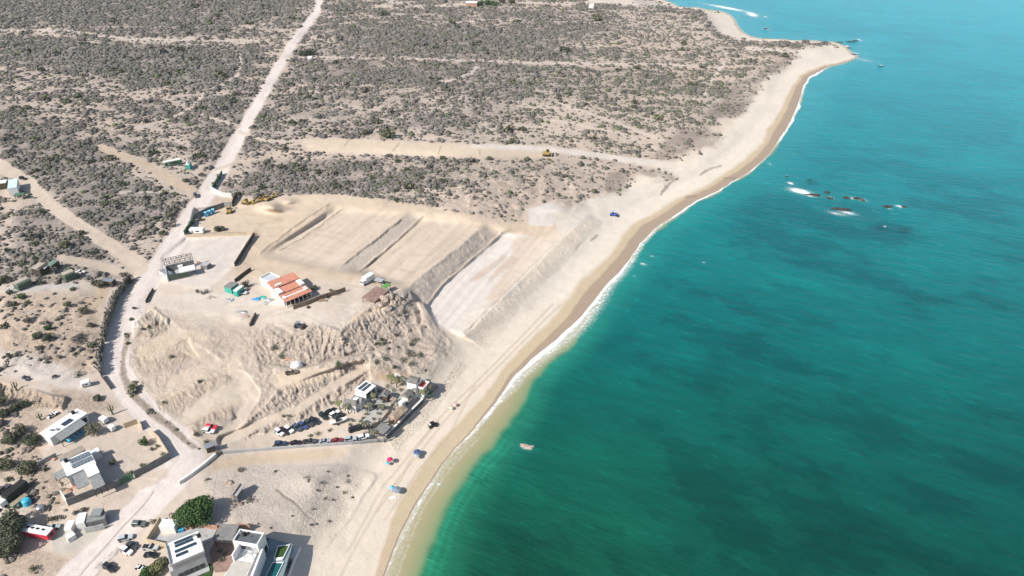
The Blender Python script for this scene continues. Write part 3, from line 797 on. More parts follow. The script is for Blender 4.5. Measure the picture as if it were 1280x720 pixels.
def math_(nt, op, a, b=None, clamp=False):
    n = nt.nodes.new('ShaderNodeMath')
    n.operation = op
    n.use_clamp = clamp
    for s, val in zip(n.inputs, (a, b)):
        if val is None:
            continue
        if hasattr(val, 'links'):
            nt.links.new(val, s)
        else:
            s.default_value = val
    return n.outputs[0]


def ramp(nt, x, a, b):
    n = nt.nodes.new('ShaderNodeMapRange')
    n.interpolation_type = 'SMOOTHSTEP'
    nt.links.new(x, n.inputs[0])
    n.inputs[1].default_value, n.inputs[2].default_value = a, b
    return n.outputs[0]


def noise(nt, vec, scale, detail=3, rough=.55):
    n = nt.nodes.new('ShaderNodeTexNoise')
    n.inputs['Scale'].default_value = scale
    n.inputs['Detail'].default_value = detail
    n.inputs['Roughness'].default_value = rough
    nt.links.new(vec, n.inputs['Vector'])
    return n.outputs[0]


MATS = {}


def mat(name, col, rough=.7, var=.18, scale=1.2, metal=0.0, spec=.3, bump=0.0, dirt=0.0):
    """a painted, plastered or natural surface: base colour broken by two scales of noise"""
    key = name
    if key in MATS:
        return MATS[key]
    m, nt, b = new_mat(name)
    tc = nd(nt, 'ShaderNodeTexCoord').outputs['Object']
    n1_ = noise(nt, tc, scale, 4)
    n2_ = noise(nt, tc, scale * 6, 3)
    f = math_(nt, 'ADD', math_(nt, 'MULTIPLY', n1_, .65), math_(nt, 'MULTIPLY', n2_, .35))
    lo = tuple(c * (1 - var * 1.4) for c in col)
    hi = tuple(min(1, c * (1 + var)) for c in col)
    c = mixc(nt, ramp(nt, f, .3, .7), lo, hi)
    if dirt:
        c = mixc(nt, math_(nt, 'MULTIPLY', ramp(nt, n1_, .5, .75), dirt), c, (.38, .31, .24))
    nt.links.new(c, b.inputs['Base Color'])
    b.inputs['Roughness'].default_value = rough
    b.inputs['Metallic'].default_value = metal
    b.inputs['Specular IOR Level'].default_value = spec
    if bump:
        bp = nd(nt, 'ShaderNodeBump', Strength=bump, Distance=.05)
        nt.links.new(n2_, bp.inputs['Height'])
        nt.links.new(bp.outputs[0], b.inputs['Normal'])
    MATS[key] = m
    return m


def striped(name, col_a, col_b, axis=0, freq=2.0, rough=.6, metal=0.0, sharp=(.4, .6)):
    """corrugated sheet, slats or thatch courses"""
    if name in MATS:
        return MATS[name]
    m, nt, b = new_mat(name)
    tc = nd(nt, 'ShaderNodeTexCoord').outputs['Object']
    mp = nd(nt, 'ShaderNodeMapping')
    nt.links.new(tc, mp.inputs[0])
    mp.inputs['Rotation'].default_value = (0, 0, axis)
    w_ = nd(nt, 'ShaderNodeTexWave', Scale=freq, Distortion=.6)
    w_.bands_direction = 'X'
    nt.links.new(mp.outputs[0], w_.inputs['Vector'])
    n_ = noise(nt, tc, 1.1, 4)
    c = mixc(nt, ramp(nt, w_.outputs[0], *sharp), col_a, col_b)
    c = mixc(nt, math_(nt, 'MULTIPLY', ramp(nt, n_, .35, .75), .45), c, tuple(x * .55 for x in col_a))
    nt.links.new(c, b.inputs['Base Color'])
    b.inputs['Roughness'].default_value = rough
    b.inputs['Metallic'].default_value = metal
    bp = nd(nt, 'ShaderNodeBump', Strength=.4, Distance=.06)
    nt.links.new(w_.outputs[0], bp.inputs['Height'])
    nt.links.new(bp.outputs[0], b.inputs['Normal'])
    MATS[name] = m
    return m


def attr_mat(name, rough=.9, var=.3, scale=3.0, trans=0.0):
    """plants: colour from the mesh's own 'tint' attribute"""
    if name in MATS:
        return MATS[name]
    m, nt, b = new_mat(name)
    a = nd(nt, 'ShaderNodeAttribute', attribute_name='tint').outputs['Color']
    tc = nd(nt, 'ShaderNodeTexCoord').outputs['Object']
    n_ = noise(nt, tc, scale, 3)
    v_ = math_(nt, 'ADD', 1 - var, math_(nt, 'MULTIPLY', n_, var * 2))
    mul = nd(nt, 'ShaderNodeVectorMath', operation='SCALE')
    nt.links.new(a, mul.inputs[0])
    nt.links.new(v_, mul.inputs['Scale'])
    nt.links.new(mul.outputs[0], b.inputs['Base Color'])
    b.inputs['Roughness'].default_value = rough
    b.inputs['Specular IOR Level'].default_value = .15
    MATS[name] = m
    return m


# ------------------------------------------------------------------ ground and sea meshes
def grid_mesh(name, X, Y, Zc, keep, colours):
    idx = -np.ones(PX.shape, np.int64)
    f = keep[:-1, :-1] & keep[1:, :-1] & keep[:-1, 1:] & keep[1:, 1:]
    used = np.zeros(PX.shape, bool)
    used[:-1, :-1] |= f
    used[1:, :-1] |= f
    used[:-1, 1:] |= f
    used[1:, 1:] |= f
    idx[used] = np.arange(used.sum())
    v = np.stack([X[used], Y[used], Zc[used]], -1)
    j, i = np.nonzero(f)
    q = np.stack([idx[j + 1, i], idx[j + 1, i + 1], idx[j, i + 1], idx[j, i]], -1)
    me = bpy.data.meshes.new(name)
    me.vertices.add(len(v))
    me.vertices.foreach_set('co', v.astype(np.float32).ravel())
    me.loops.add(q.size)
    me.loops.foreach_set('vertex_index', q.astype(np.int32).ravel())
    me.polygons.add(len(q))
    me.polygons.foreach_set('loop_start', np.arange(0, q.size, 4, dtype=np.int32))
    me.polygons.foreach_set('use_smooth', np.ones(len(q), bool))
    me.update(calc_edges=True)
    for an, val in colours.items():
        if val.ndim == 3:
            at_ = me.attributes.new(an, 'FLOAT_COLOR', 'POINT')
            c = np.ones((len(v), 4), np.float32)
            c[:, :3] = val[used]
            at_.data.foreach_set('color', c.ravel())
        else:
            at_ = me.attributes.new(an, 'FLOAT', 'POINT')
            at_.data.foreach_set('value', val[used].astype(np.float32))
    o = bpy.data.objects.new(name, me)
    COL.objects.link(o)
    return o


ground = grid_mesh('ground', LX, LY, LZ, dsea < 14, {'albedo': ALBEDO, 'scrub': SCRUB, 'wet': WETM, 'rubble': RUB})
ground['kind'] = 'structure'
m, nt, b = new_mat('sandy ground')
geo = nd(nt, 'ShaderNodeNewGeometry').outputs['Position']
alb = nd(nt, 'ShaderNodeAttribute', attribute_name='albedo').outputs['Color']
scr = nd(nt, 'ShaderNodeAttribute', attribute_name='scrub').outputs['Fac']
wet_ = nd(nt, 'ShaderNodeAttribute', attribute_name='wet').outputs['Fac']
na, nb, nc, nl = noise(nt, geo, .35, 5, .6), noise(nt, geo, 1.6, 4, .6), noise(nt, geo, 6.0, 3, .6), noise(nt, geo, .9, 6, .7)
f = math_(nt, 'ADD', math_(nt, 'MULTIPLY', na, .4), math_(nt, 'ADD', math_(nt, 'MULTIPLY', nb, .35), math_(nt, 'MULTIPLY', nc, .25)))
v_ = math_(nt, 'ADD', .78, math_(nt, 'MULTIPLY', f, .44))
sc1 = nd(nt, 'ShaderNodeVectorMath', operation='SCALE')
nt.links.new(alb, sc1.inputs[0])
nt.links.new(v_, sc1.inputs['Scale'])
# litter, twigs and small dry plants between the shrubs
lit = ramp(nt, math_(nt, 'ADD', nl, math_(nt, 'MULTIPLY', scr, .36)), .58, .80)
c = mixc(nt, math_(nt, 'MULTIPLY', math_(nt, 'MULTIPLY', lit, scr), .85), sc1.outputs[0], (.145, .130, .118))
# scattered stones and clods on open ground
vor = nd(nt, 'ShaderNodeTexVoronoi', Scale=.55)
nt.links.new(geo, vor.inputs['Vector'])
st = math_(nt, 'MULTIPLY', math_(nt, 'LESS_THAN', vor.outputs['Distance'], .16), ramp(nt, na, .52, .70))
c = mixc(nt, math_(nt, 'MULTIPLY', st, math_(nt, 'SUBTRACT', .35, math_(nt, 'MULTIPLY', wet_, .35), True)), c, (.16, .13, .105))
# crumbled clods, cracks and runnels on cut banks and eroded slopes
rub = nd(nt, 'ShaderNodeAttribute', attribute_name='rubble').outputs['Fac']
vr = nd(nt, 'ShaderNodeTexVoronoi', Scale=1.1)
vr.feature = 'DISTANCE_TO_EDGE'
warp = nd(nt, 'ShaderNodeVectorMath', operation='ADD')
nw = nd(nt, 'ShaderNodeTexNoise', Scale=.8)
nt.links.new(geo, nw.inputs['Vector'])
nt.links.new(geo, warp.inputs[0])
nt.links.new(nw.outputs['Color'], warp.inputs[1])
nt.links.new(warp.outputs[0], vr.inputs['Vector'])
crack = math_(nt, 'MULTIPLY', math_(nt, 'SUBTRACT', 1.0, ramp(nt, vr.outputs['Distance'], .0, .16)), ramp(nt, nb, .42, .62))
c = mixc(nt, math_(nt, 'MULTIPLY', math_(nt, 'MULTIPLY', crack, rub), .55), c, (.17, .14, .115))
c = mixc(nt, math_(nt, 'MULTIPLY', math_(nt, 'MULTIPLY', ramp(nt, nl, .52, .72), rub), .45), c, (.20, .17, .145))
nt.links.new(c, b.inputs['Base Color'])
nt.links.new(math_(nt, 'SUBTRACT', .95, math_(nt, 'MULTIPLY', wet_, .45)), b.inputs['Roughness'])
b.inputs['Specular IOR Level'].default_value = .2
bp = nd(nt, 'ShaderNodeBump', Strength=.5, Distance=.5)
hb_ = math_(nt, 'ADD', f, math_(nt, 'MULTIPLY', rub, math_(nt, 'MULTIPLY', math_(nt, 'SUBTRACT', nl, crack), 1.6)))
nt.links.new(math_(nt, 'MULTIPLY', hb_, math_(nt, 'SUBTRACT', 1.0, wet_, True)), bp.inputs['Height'])
nt.links.new(bp.outputs[0], b.inputs['Normal'])
ground.data.materials.append(m)

SX, SY, SZ = unproj(PX, PY, 0.0)
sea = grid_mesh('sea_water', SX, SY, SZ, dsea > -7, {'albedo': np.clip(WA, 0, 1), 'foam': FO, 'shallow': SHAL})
sea['kind'] = 'structure'
m, nt, b = new_mat('sea water')
geo = nd(nt, 'ShaderNodeNewGeometry').outputs['Position']
alb = nd(nt, 'ShaderNodeAttribute', attribute_name='albedo').outputs['Color']
fo = nd(nt, 'ShaderNodeAttribute', attribute_name='foam').outputs['Fac']


def stretched(rot, sx, sy):
    mp = nd(nt, 'ShaderNodeMapping')
    mp.vector_type = 'TEXTURE'
    mp.inputs['Rotation'].default_value = (0, 0, R(rot))
    mp.inputs['Scale'].default_value = (sx, sy, 1)
    nt.links.new(geo, mp.inputs[0])
    return mp.outputs[0]


w1 = noise(nt, stretched(-24, 15, 3.6), 1.0, 4, .6)
w2 = noise(nt, stretched(-32, 4.5, 1.3), 1.0, 3, .6)
w3 = noise(nt, stretched(-12, 60, 22), 1.0, 3, .55)
w4 = noise(nt, stretched(20, 2.4, .9), 1.0, 3, .6)
h = math_(nt, 'ADD', math_(nt, 'MULTIPLY', w1, .9), math_(nt, 'ADD', math_(nt, 'MULTIPLY', w2, .35), math_(nt, 'MULTIPLY', w4, .15)))
f1 = noise(nt, geo, .9, 5, .65)
f2 = noise(nt, stretched(48, 3.2, 1.0), .8, 4, .65)
fm = ramp(nt, math_(nt, 'ADD', fo, math_(nt, 'MULTIPLY', math_(nt, 'SUBTRACT', math_(nt, 'ADD', math_(nt, 'MULTIPLY', f1, .5), math_(nt, 'MULTIPLY', f2, .5)), .5), 1.5)), .42, .70)
fm = math_(nt, 'MULTIPLY', fm, ramp(nt, fo, .03, .2))
# light and dark wave streaks and glints painted into the water colour
shl = nd(nt, 'ShaderNodeAttribute', attribute_name='shallow').outputs['Fac']
deep = math_(nt, 'SUBTRACT', 1.0, math_(nt, 'MULTIPLY', shl, .85), True)
va = math_(nt, 'SUBTRACT', math_(nt, 'ADD', math_(nt, 'MULTIPLY', w3, .30), math_(nt, 'ADD', math_(nt, 'MULTIPLY', w1, .50), math_(nt, 'MULTIPLY', w2, .36))), .58)
va = math_(nt, 'ADD', 1.0, math_(nt, 'MULTIPLY', va, deep))
sc1 = nd(nt, 'ShaderNodeVectorMath', operation='SCALE')
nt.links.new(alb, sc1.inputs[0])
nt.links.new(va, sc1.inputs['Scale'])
haze_foam = math_(nt, 'MULTIPLY', ramp(nt, math_(nt, 'ADD', fo, math_(nt, 'MULTIPLY', math_(nt, 'SUBTRACT', f1, .5), .9)), .10, .55), .42)
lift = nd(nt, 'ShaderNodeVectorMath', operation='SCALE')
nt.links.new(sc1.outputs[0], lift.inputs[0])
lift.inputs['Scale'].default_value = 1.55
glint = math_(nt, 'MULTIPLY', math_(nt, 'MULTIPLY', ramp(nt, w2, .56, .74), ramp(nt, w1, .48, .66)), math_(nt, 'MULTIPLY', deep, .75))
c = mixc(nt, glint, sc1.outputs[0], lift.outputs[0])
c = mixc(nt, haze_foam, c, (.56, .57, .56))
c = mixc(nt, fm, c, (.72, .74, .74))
nt.links.new(c, b.inputs['Base Color'])
nt.links.new(math_(nt, 'ADD', .12, math_(nt, 'MULTIPLY', fm, .7)), b.inputs['Roughness'])
b.inputs['IOR'].default_value = 1.33
b.inputs['Specular IOR Level'].default_value = .20
bp = nd(nt, 'ShaderNodeBump', Strength=.75, Distance=.8)
nt.links.new(math_(nt, 'MULTIPLY', h, deep), bp.inputs['Height'])
nt.links.new(bp.outputs[0], b.inputs['Normal'])
sea.data.materials.append(m)

# ------------------------------------------------------------------ light
AZ, EL = R(40), R(43)          # shadows fall towards +x and away from the camera
to_sun = Vector((-math.cos(AZ) * math.cos(EL), -math.sin(AZ) * math.cos(EL), math.sin(EL)))
sl = bpy.data.lights.new('sun', 'SUN')
sl.energy, sl.angle, sl.color = 4.2, R(.53), (1.0, .955, .895)
so_ = bpy.data.objects.new('sun', sl)
COL.objects.link(so_)
so_.rotation_euler = (-to_sun).to_track_quat('-Z', 'Y').to_euler()
wd = bpy.data.worlds.new('World')
scene.world = wd
wd.use_nodes = True
nt = wd.node_tree
sky = nt.nodes.new('ShaderNodeTexSky')
sky.sky_type = 'NISHITA'
sky.sun_disc = False
sky.sun_elevation = EL
sky.sun_rotation = math.atan2(to_sun.x, to_sun.y) % (2 * math.pi)
sky.altitude = 0
sky.air_density, sky.dust_density = 1.0, 1.2
bg = nt.nodes['Background']
nt.links.new(sky.outputs[0], bg.inputs[0])
bg.inputs[1].default_value = .09
vs = scene.view_settings
vs.view_transform, vs.look, vs.gamma, vs.use_curve_mapping = 'Standard', 'None', 1.0, False
vs.exposure = .62
cy = scene.cycles
cy.max_bounces, cy.diffuse_bounces, cy.glossy_bounces, cy.transmission_bounces, cy.volume_bounces = 4, 2, 2, 2, 0
cy.use_denoising = True

# ------------------------------------------------------------------ the air
me = bpy.data.meshes.new('haze')
hx, y0, y1, z0, z1 = 16000.0, -300.0, 9500.0, -6.0, 170.0
me.from_pydata([(-hx, y0, z0), (hx, y0, z0), (hx, y1, z0), (-hx, y1, z0), (-hx, y0, z1), (hx, y0, z1), (hx, y1, z1), (-hx, y1, z1)], [], [(3, 2, 1, 0), (4, 5, 6, 7), (0, 1, 5, 4), (1, 2, 6, 5), (2, 3, 7, 6), (3, 0, 4, 7)])
haze = bpy.data.objects.new('haze', me)
COL.objects.link(haze)
haze['kind'] = 'stuff'
m = bpy.data.materials.new('haze air')
m.use_nodes = True
nt = m.node_tree
nt.nodes.remove(nt.nodes['Principled BSDF'])
pv = nt.nodes.new('ShaderNodeVolumePrincipled')
pv.inputs['Color'].default_value = (.80, .86, .93, 1)
pv.inputs['Density'].default_value = .00006
pv.inputs['Anisotropy'].default_value = .1
nt.links.new(pv.outputs[0], nt.nodes['Material Output'].inputs['Volume'])
me.materials.append(m)

# ------------------------------------------------------------------ mesh helpers
class MB:
    def __init__(self):
        self.v, self.f, self.t = [], [], None

    def poly(self, pts):
        i = len(self.v)
        self.v += [tuple(p) for p in pts]
        self.f.append(tuple(range(i, i + len(pts))))
        return self

    def prism(self, pts, z0, z1, shrink=0.0):
        """vertical prism over a footprint; z0 may be a list"""
        n = len(pts)
        area = sum(pts[k][0] * pts[(k + 1) % n][1] - pts[(k + 1) % n][0] * pts[k][1] for k in range(n))
        if area < 0:
            pts = pts[::-1]
            if not np.isscalar(z0):
                z0 = list(z0)[::-1]
        zl = [z0] * n if np.isscalar(z0) else z0
        cx_ = sum(p[0] for p in pts) / n
        cy_ = sum(p[1] for p in pts) / n
        i = len(self.v)
        self.v += [(p[0], p[1], z) for p, z in zip(pts, zl)]
        self.v += [(p[0] + (cx_ - p[0]) * shrink, p[1] + (cy_ - p[1]) * shrink, z1) for p in pts]
        self.f.append(tuple(range(i + n - 1, i - 1, -1)))
        self.f.append(tuple(range(i + n, i + 2 * n)))
        for k in range(n):
            k2 = (k + 1) % n
            self.f.append((i + k, i + k2, i + n + k2, i + n + k))
        return self

    def box(self, c, s, rz=0.0, tilt=None):
        cx_, cy_, cz = c
        hx, hy, hz = s[0] / 2, s[1] / 2, s[2] / 2
        M = Matrix.Rotation(rz, 3, 'Z')
        if tilt is not None:
            M = M @ tilt
        i = len(self.v)
        for z in (-hz, hz):
            for x, y in ((-hx, -hy), (hx, -hy), (hx, hy), (-hx, hy)):
                p = M @ Vector((x, y, z))
                self.v.append((p.x + cx_, p.y + cy_, p.z + cz))
        for q in ((3, 2, 1, 0), (4, 5, 6, 7), (0, 1, 5, 4), (1, 2, 6, 5), (2, 3, 7, 6), (3, 0, 4, 7)):
            self.f.append(tuple(i + a for a in q))
        return self

    def slab(self, pts, th):
        """a plate of thickness th under the given 3-D outline"""
        n = len(pts)
        area = sum(pts[k][0] * pts[(k + 1) % n][1] - pts[(k + 1) % n][0] * pts[k][1] for k in range(n))
        if area < 0:
            pts = list(pts)[::-1]
        i = len(self.v)
        self.v += [(p[0], p[1], p[2] - th) for p in pts] + [tuple(p) for p in pts]
        self.f.append(tuple(range(i + n - 1, i - 1, -1)))
        self.f.append(tuple(range(i + n, i + 2 * n)))
        for k in range(n):
            k2 = (k + 1) % n
            self.f.append((i + k, i + k2, i + n + k2, i + n + k))
        return self

    def tube(self, pts, radii, n=8, cap=True):
        pts = [Vector(p) for p in pts]
        rings = []
        for k, p in enumerate(pts):
            d = (pts[min(k + 1, len(pts) - 1)] - pts[max(k - 1, 0)]).normalized()
            a = d.orthogonal().normalized() if abs(d.z) > .9 else Vector((0, 0, 1)).cross(d).normalized()
            b_ = d.cross(a)
            r = radii[k] if not np.isscalar(radii) else radii
            i = len(self.v)
            for s in range(n):
                q = 2 * math.pi * s / n
                self.v.append(tuple(p + (a * math.cos(q) + b_ * math.sin(q)) * r))
            rings.append(i)
        for a, b_ in zip(rings, rings[1:]):
            for s in range(n):
                self.f.append((a + s, a + (s + 1) % n, b_ + (s + 1) % n, b_ + s))
        if cap:
            self.f.append(tuple(rings[0] + s for s in range(n - 1, -1, -1)))
            self.f.append(tuple(rings[-1] + s for s in range(n)))
        return self

    def build(self, name, m, parent=None, smooth=False, loc=None):
        me = bpy.data.meshes.new(name)
        L = Vector(parent['_loc']) if parent is not None and '_loc' in parent else (Vector(loc) if loc is not None else Vector((0, 0, 0)))
        if parent is not None and '_loc' not in parent:
            L = Vector(parent.parent['_loc']) if parent.parent is not None and '_loc' in parent.parent else Vector((0, 0, 0))
        me.from_pydata([(x - L.x, y - L.y, z - L.z) for x, y, z in self.v], [], self.f)
        if self.t is not None:
            a = me.attributes.new('tint', 'FLOAT_COLOR', 'POINT')
            a.data.foreach_set('color', np.c_[np.asarray(self.t, np.float32), np.ones(len(self.t), np.float32)].ravel())
        me.materials.append(m)
        if smooth:
            me.polygons.foreach_set('use_smooth', np.ones(len(me.polygons), bool))
        me.update()
        o = bpy.data.objects.new(name, me)
        COL.objects.link(o)
        if parent is not None:
            o.parent = parent
        else:
            o.location = L
        return o


def tag(o, label, cat, group=None):
    o['label'], o['category'] = label, cat
    if group:
        o['group'] = group
    return o


def thing(name, label, cat, loc, group=None):
    o = bpy.data.objects.new(name, None)
    COL.objects.link(o)
    o.location = loc
    o.empty_display_size = .5
    o['_loc'] = tuple(loc)
    return tag(o, label, cat, group)


def local_thing(name, label, cat, loc, rz, group=None):
    o = thing(name, label, cat, loc, group)
    o['_loc'] = (0.0, 0.0, 0.0)
    o.rotation_euler = (0, 0, rz)
    return o


def rectP(p0, p1, p2, z):
    A, B, C = (P3(*p, z) for p in (p0, p1, p2))
    u = B - A
    v = C - B
    v = v - u * (v.dot(u) / u.dot(u))
    return [A, B, B + v, A + v]


def inset(pts, d):
    c = sum((Vector(p) for p in pts), Vector()) / len(pts)
    out = []
    for p in pts:
        q = Vector(p) - c
        out.append(c + q * (1 - d / max(q.length, .01)))
    return out


def ring(mb, pts, th, z0, z1):
    """parapet: one bar along each edge, mitred"""
    inn = inset(pts, th * 1.42)
    n = len(pts)
    for k in range(n):
        k2 = (k + 1) % n
        mb.prism([pts[k], pts[k2], inn[k2], inn[k]], z0, z1)
    return mb


# ------------------------------------------------------------------ paints
WHITE = mat('white plaster', (.78, .77, .74), .7, .05, .5, dirt=.25)
OFFWHITE = mat('off white plaster', (.68, .66, .62), .75, .07, .6, dirt=.3)
WHITEMETAL = mat('white painted metal', (.74, .75, .75), .4, .05, .8, dirt=.25)
CONCRETE = mat('grey concrete', (.36, .36, .35), .85, .13, .5, bump=.3, dirt=.25)
DARKCONC = mat('dark concrete block', (.17, .17, .165), .9, .2, .7, bump=.3)
TANWALL = mat('tan plaster', (.50, .40, .27), .85, .12, .6, dirt=.2)
TERRA = mat('terracotta plaster', (.42, .25, .17), .85, .15, .7)
ORANGE = mat('orange tile roof', (.50, .215, .145), .8, .16, .9, bump=.3)
GREYROOF = striped('grey weathered slat roof', (.165, .155, .145), (.27, .26, .245), R(20), .9)
THATCH = mat('grey palm thatch', (.19, .175, .16), .95, .35, .8, bump=.8)
TANTHATCH = mat('tan palm thatch', (.33, .25, .18), .95, .3, .8, bump=.8)
CORR = striped('grey corrugated roof', (.20, .21, .205), (.29, .30, .29), R(25), .8)
WOOD = striped('weathered planks', (.20, .165, .125), (.44, .38, .30), R(20), .8)
DKWOOD = mat('dark timber', (.075, .058, .045), .85, .3, 1.2)
PANEL = None
GLASS = mat('dark glass', (.02, .026, .03), .08, .2, .4, spec=.6)
TYRE = mat('black rubber', (.018, .018, .018), .85, .2, 3)
TEAL = mat('teal tarpaulin', (.05, .36, .29), .6, .2, .8)
GREENP = mat('green sheeting', (.07, .16, .09), .7, .25, .8)
CYAN = mat('cyan plastic', (.05, .42, .60), .45, .1, 1)
BLUE = mat('blue plastic', (.05, .22, .50), .45, .1, 1)
STEEL = mat('galvanised steel', (.40, .42, .43), .4, .12, .8, metal=.6)
BARK = mat('grey bark', (.13, .105, .085), .95, .3, 3)
ROCK = mat('wet dark rock', (.045, .035, .028), .55, .4, .8, bump=.8)
PALEROCK = mat('pale stone', (.36, .29, .235), .95, .25, 1.2, bump=.6)
YELLOW = mat('yellow machine paint', (.36, .25, .07), .55, .15, .8, dirt=.3)
LAWN = mat('green lawn', (.035, .075, .014), .95, .3, 1.5)
POOL = mat('pool water', (.012, .095, .105), .08, .12, .5)
ADOBE = mat('reddish paving', (.25, .165, .135), .9, .2, .9)
PINKROOF = mat('faded brown tarred roof', (.26, .165, .135), .9, .25, .6, bump=.4)
FRONDDRY = mat('dry palm fronds', (.22, .195, .15), .95, .4, 1.5)
LEAFM = attr_mat('foliage', .9, .3, 2.0)


def solar_mat():
    m, nt, b = new_mat('solar cells')
    tc = nd(nt, 'ShaderNodeTexCoord').outputs['Object']
    n_ = noise(nt, tc, 2.0, 2)
    c = mixc(nt, n_, (.012, .03, .05), (.03, .06, .085))
    nt.links.new(c, b.inputs['Base Color'])
    b.inputs['Roughness'].default_value = .18
    return m


PANEL = solar_mat()


def paint_mat(name, col):
    return mat('car paint ' + name, col, .28, .04, .6, spec=.55, dirt=.12)


# ------------------------------------------------------------------ buildings
def windows(root, A, B, zb, specs, centre, m=None, name='window'):
    """glazed openings on the wall A-B: (t0, t1, z0, z1), standing 3 cm proud with a frame"""
    u = Vector((B[0] - A[0], B[1] - A[1], 0))
    n = Vector((u.y, -u.x, 0)).normalized()
    mid = (Vector(A) + Vector(B)) / 2
    if n.dot(Vector((mid.x - centre.x, mid.y - centre.y, 0))) < 0:
        n = -n
    for t0, t1, z0, z1 in specs:
        p, q = Vector((A[0], A[1], 0)) + u * t0, Vector((A[0], A[1], 0)) + u * t1
        w_ = (q - p).length
        c = (p + q) / 2
        rz = math.atan2(u.y, u.x)
        mb = MB().box((c.x + n.x * .02, c.y + n.y * .02, zb + (z0 + z1) / 2), (w_, .10, z1 - z0), rz)
        mb.build(name, m or GLASS, root)


def block(root, quad, zb, wall_m, roof_m, over=0.0, par=0.0, roof_th=.22, wall_name='wall', roof_name='roof', drop=.6):
    """walls over a footprint with a roof slab; quad corners carry the roof height"""
    zr = quad[0].z
    MB().prism(quad, zb - drop, zr - roof_th - .003).build(wall_name, wall_m, root)
    o = quad if over == 0 else inset(quad, -over)
    MB().prism(o, zr - roof_th, zr).build(roof_name, roof_m, root)
    if par:
        ring(MB(), inset(o, -.03), .22, zr - roof_th - .15, zr + par).build('parapet', wall_m, root)


def centre(q):
    return sum((Vector(p) for p in q), Vector()) / len(q)


def panels(root, quad, nu, nv, z, tilt=.25, gap=.06, skip=()):
    """solar panels in a grid over a 4-point area (A,B along u; D along v)"""
    A, B, C, D = quad
    u, v = (B - A), (D - A)
    for i in range(nu):
        for j in range(nv):
            if (i, j) in skip:
                continue
            g = gap
            c = []
            for a_, b_ in ((i + g, j + g), (i + 1 - g, j + g), (i + 1 - g, j + 1 - g), (i + g, j + 1 - g)):
                p = A + u * (a_ / nu) + v * (b_ / nv)
                c.append(Vector((p.x, p.y, z + .12 + tilt * (b_ - j))))
            MB().slab(c, .05).build('solar_panel', PANEL, root)


def posts(root, pts, zt, r=.09, m=DKWOOD, name='post'):
    for p in pts:
        g = ground_z(p)
        MB().prism([Vector((p.x + a * r, p.y + b_ * r, 0)) for a, b_ in ((-1, -1), (1, -1), (1, 1), (-1, 1))], g - .2, zt - .01).build(name, m, root)


def ground_z(p):
    """ground height under a world point (few fixed-point steps along the survey ray)"""
    z = 10.0
    for _ in range(6):
        px, py, _d = proj((p[0], p[1], z))
        z = zat(min(max(px, -400), 1700), min(max(py, -180), 980))
    return z


def wall_run(name, label, cat, pts, h, th, m, cap=None, group=None, jag=0.0, step=3.0):
    """a free-standing wall or fence following the ground through pixel points"""
    P = []
    for a, b_ in zip(pts, pts[1:]):
        A, B = at(*a), at(*b_)
        n = max(1, int((B - A).length / step))
        for k in range(n):
            t = k / n
            P.append(at(a[0] + (b_[0] - a[0]) * t, a[1] + (b_[1] - a[1]) * t))
    P.append(at(*pts[-1]))
    root = thing(name, label, cat, P[0], group)
    mb, cb = MB(), MB()
    hh = [h * (1 + random.uniform(-jag, jag)) for _ in P]
    L, Rr = [], []
    for k, p in enumerate(P):
        d = (P[min(k + 1, len(P) - 1)] - P[max(k - 1, 0)])
        d.z = 0
        d.normalize()
        n = Vector((-d.y, d.x, 0)) * th / 2
        L.append(p + n)
        Rr.append(p - n)
    i0 = len(mb.v)
    for k in range(len(P)):
        mb.v += [tuple(L[k] - Vector((0, 0, .5))), tuple(L[k] + Vector((0, 0, hh[k]))), tuple(Rr[k] + Vector((0, 0, hh[k]))), tuple(Rr[k] - Vector((0, 0, .5)))]
    for k in range(len(P) - 1):
        a, b_ = i0 + 4 * k, i0 + 4 * k + 4
        for s in range(3):
            mb.f.append((a + s, a + s + 1, b_ + s + 1, b_ + s))
    e = i0 + 4 * (len(P) - 1)
    mb.f += [(i0 + 3, i0 + 2, i0 + 1, i0), (e, e + 1, e + 2, e + 3)]
    mb.build('wall_body' if 'wall' in name else 'fence_body', m, root)
    if cap:
        for k in range(len(P)):
            n = (L[k] - Rr[k]).normalized() * .06
            zc = Vector((0, 0, hh[k] + .004))
            cb.v += [tuple(L[k] + n + zc), tuple(L[k] + n + zc + Vector((0, 0, .1))), tuple(Rr[k] - n + zc + Vector((0, 0, .1))), tuple(Rr[k] - n + zc)]
        for k in range(len(P) - 1):
            a, b_ = 4 * k, 4 * k + 4
            for s in range(4):
                cb.f.append((a + s, a + (s + 1) % 4, b_ + (s + 1) % 4, b_ + s))
        cb.f += [(3, 2, 1, 0), tuple(4 * (len(P) - 1) + s for s in range(4))]
        cb.build('coping', cap, root)
    return root


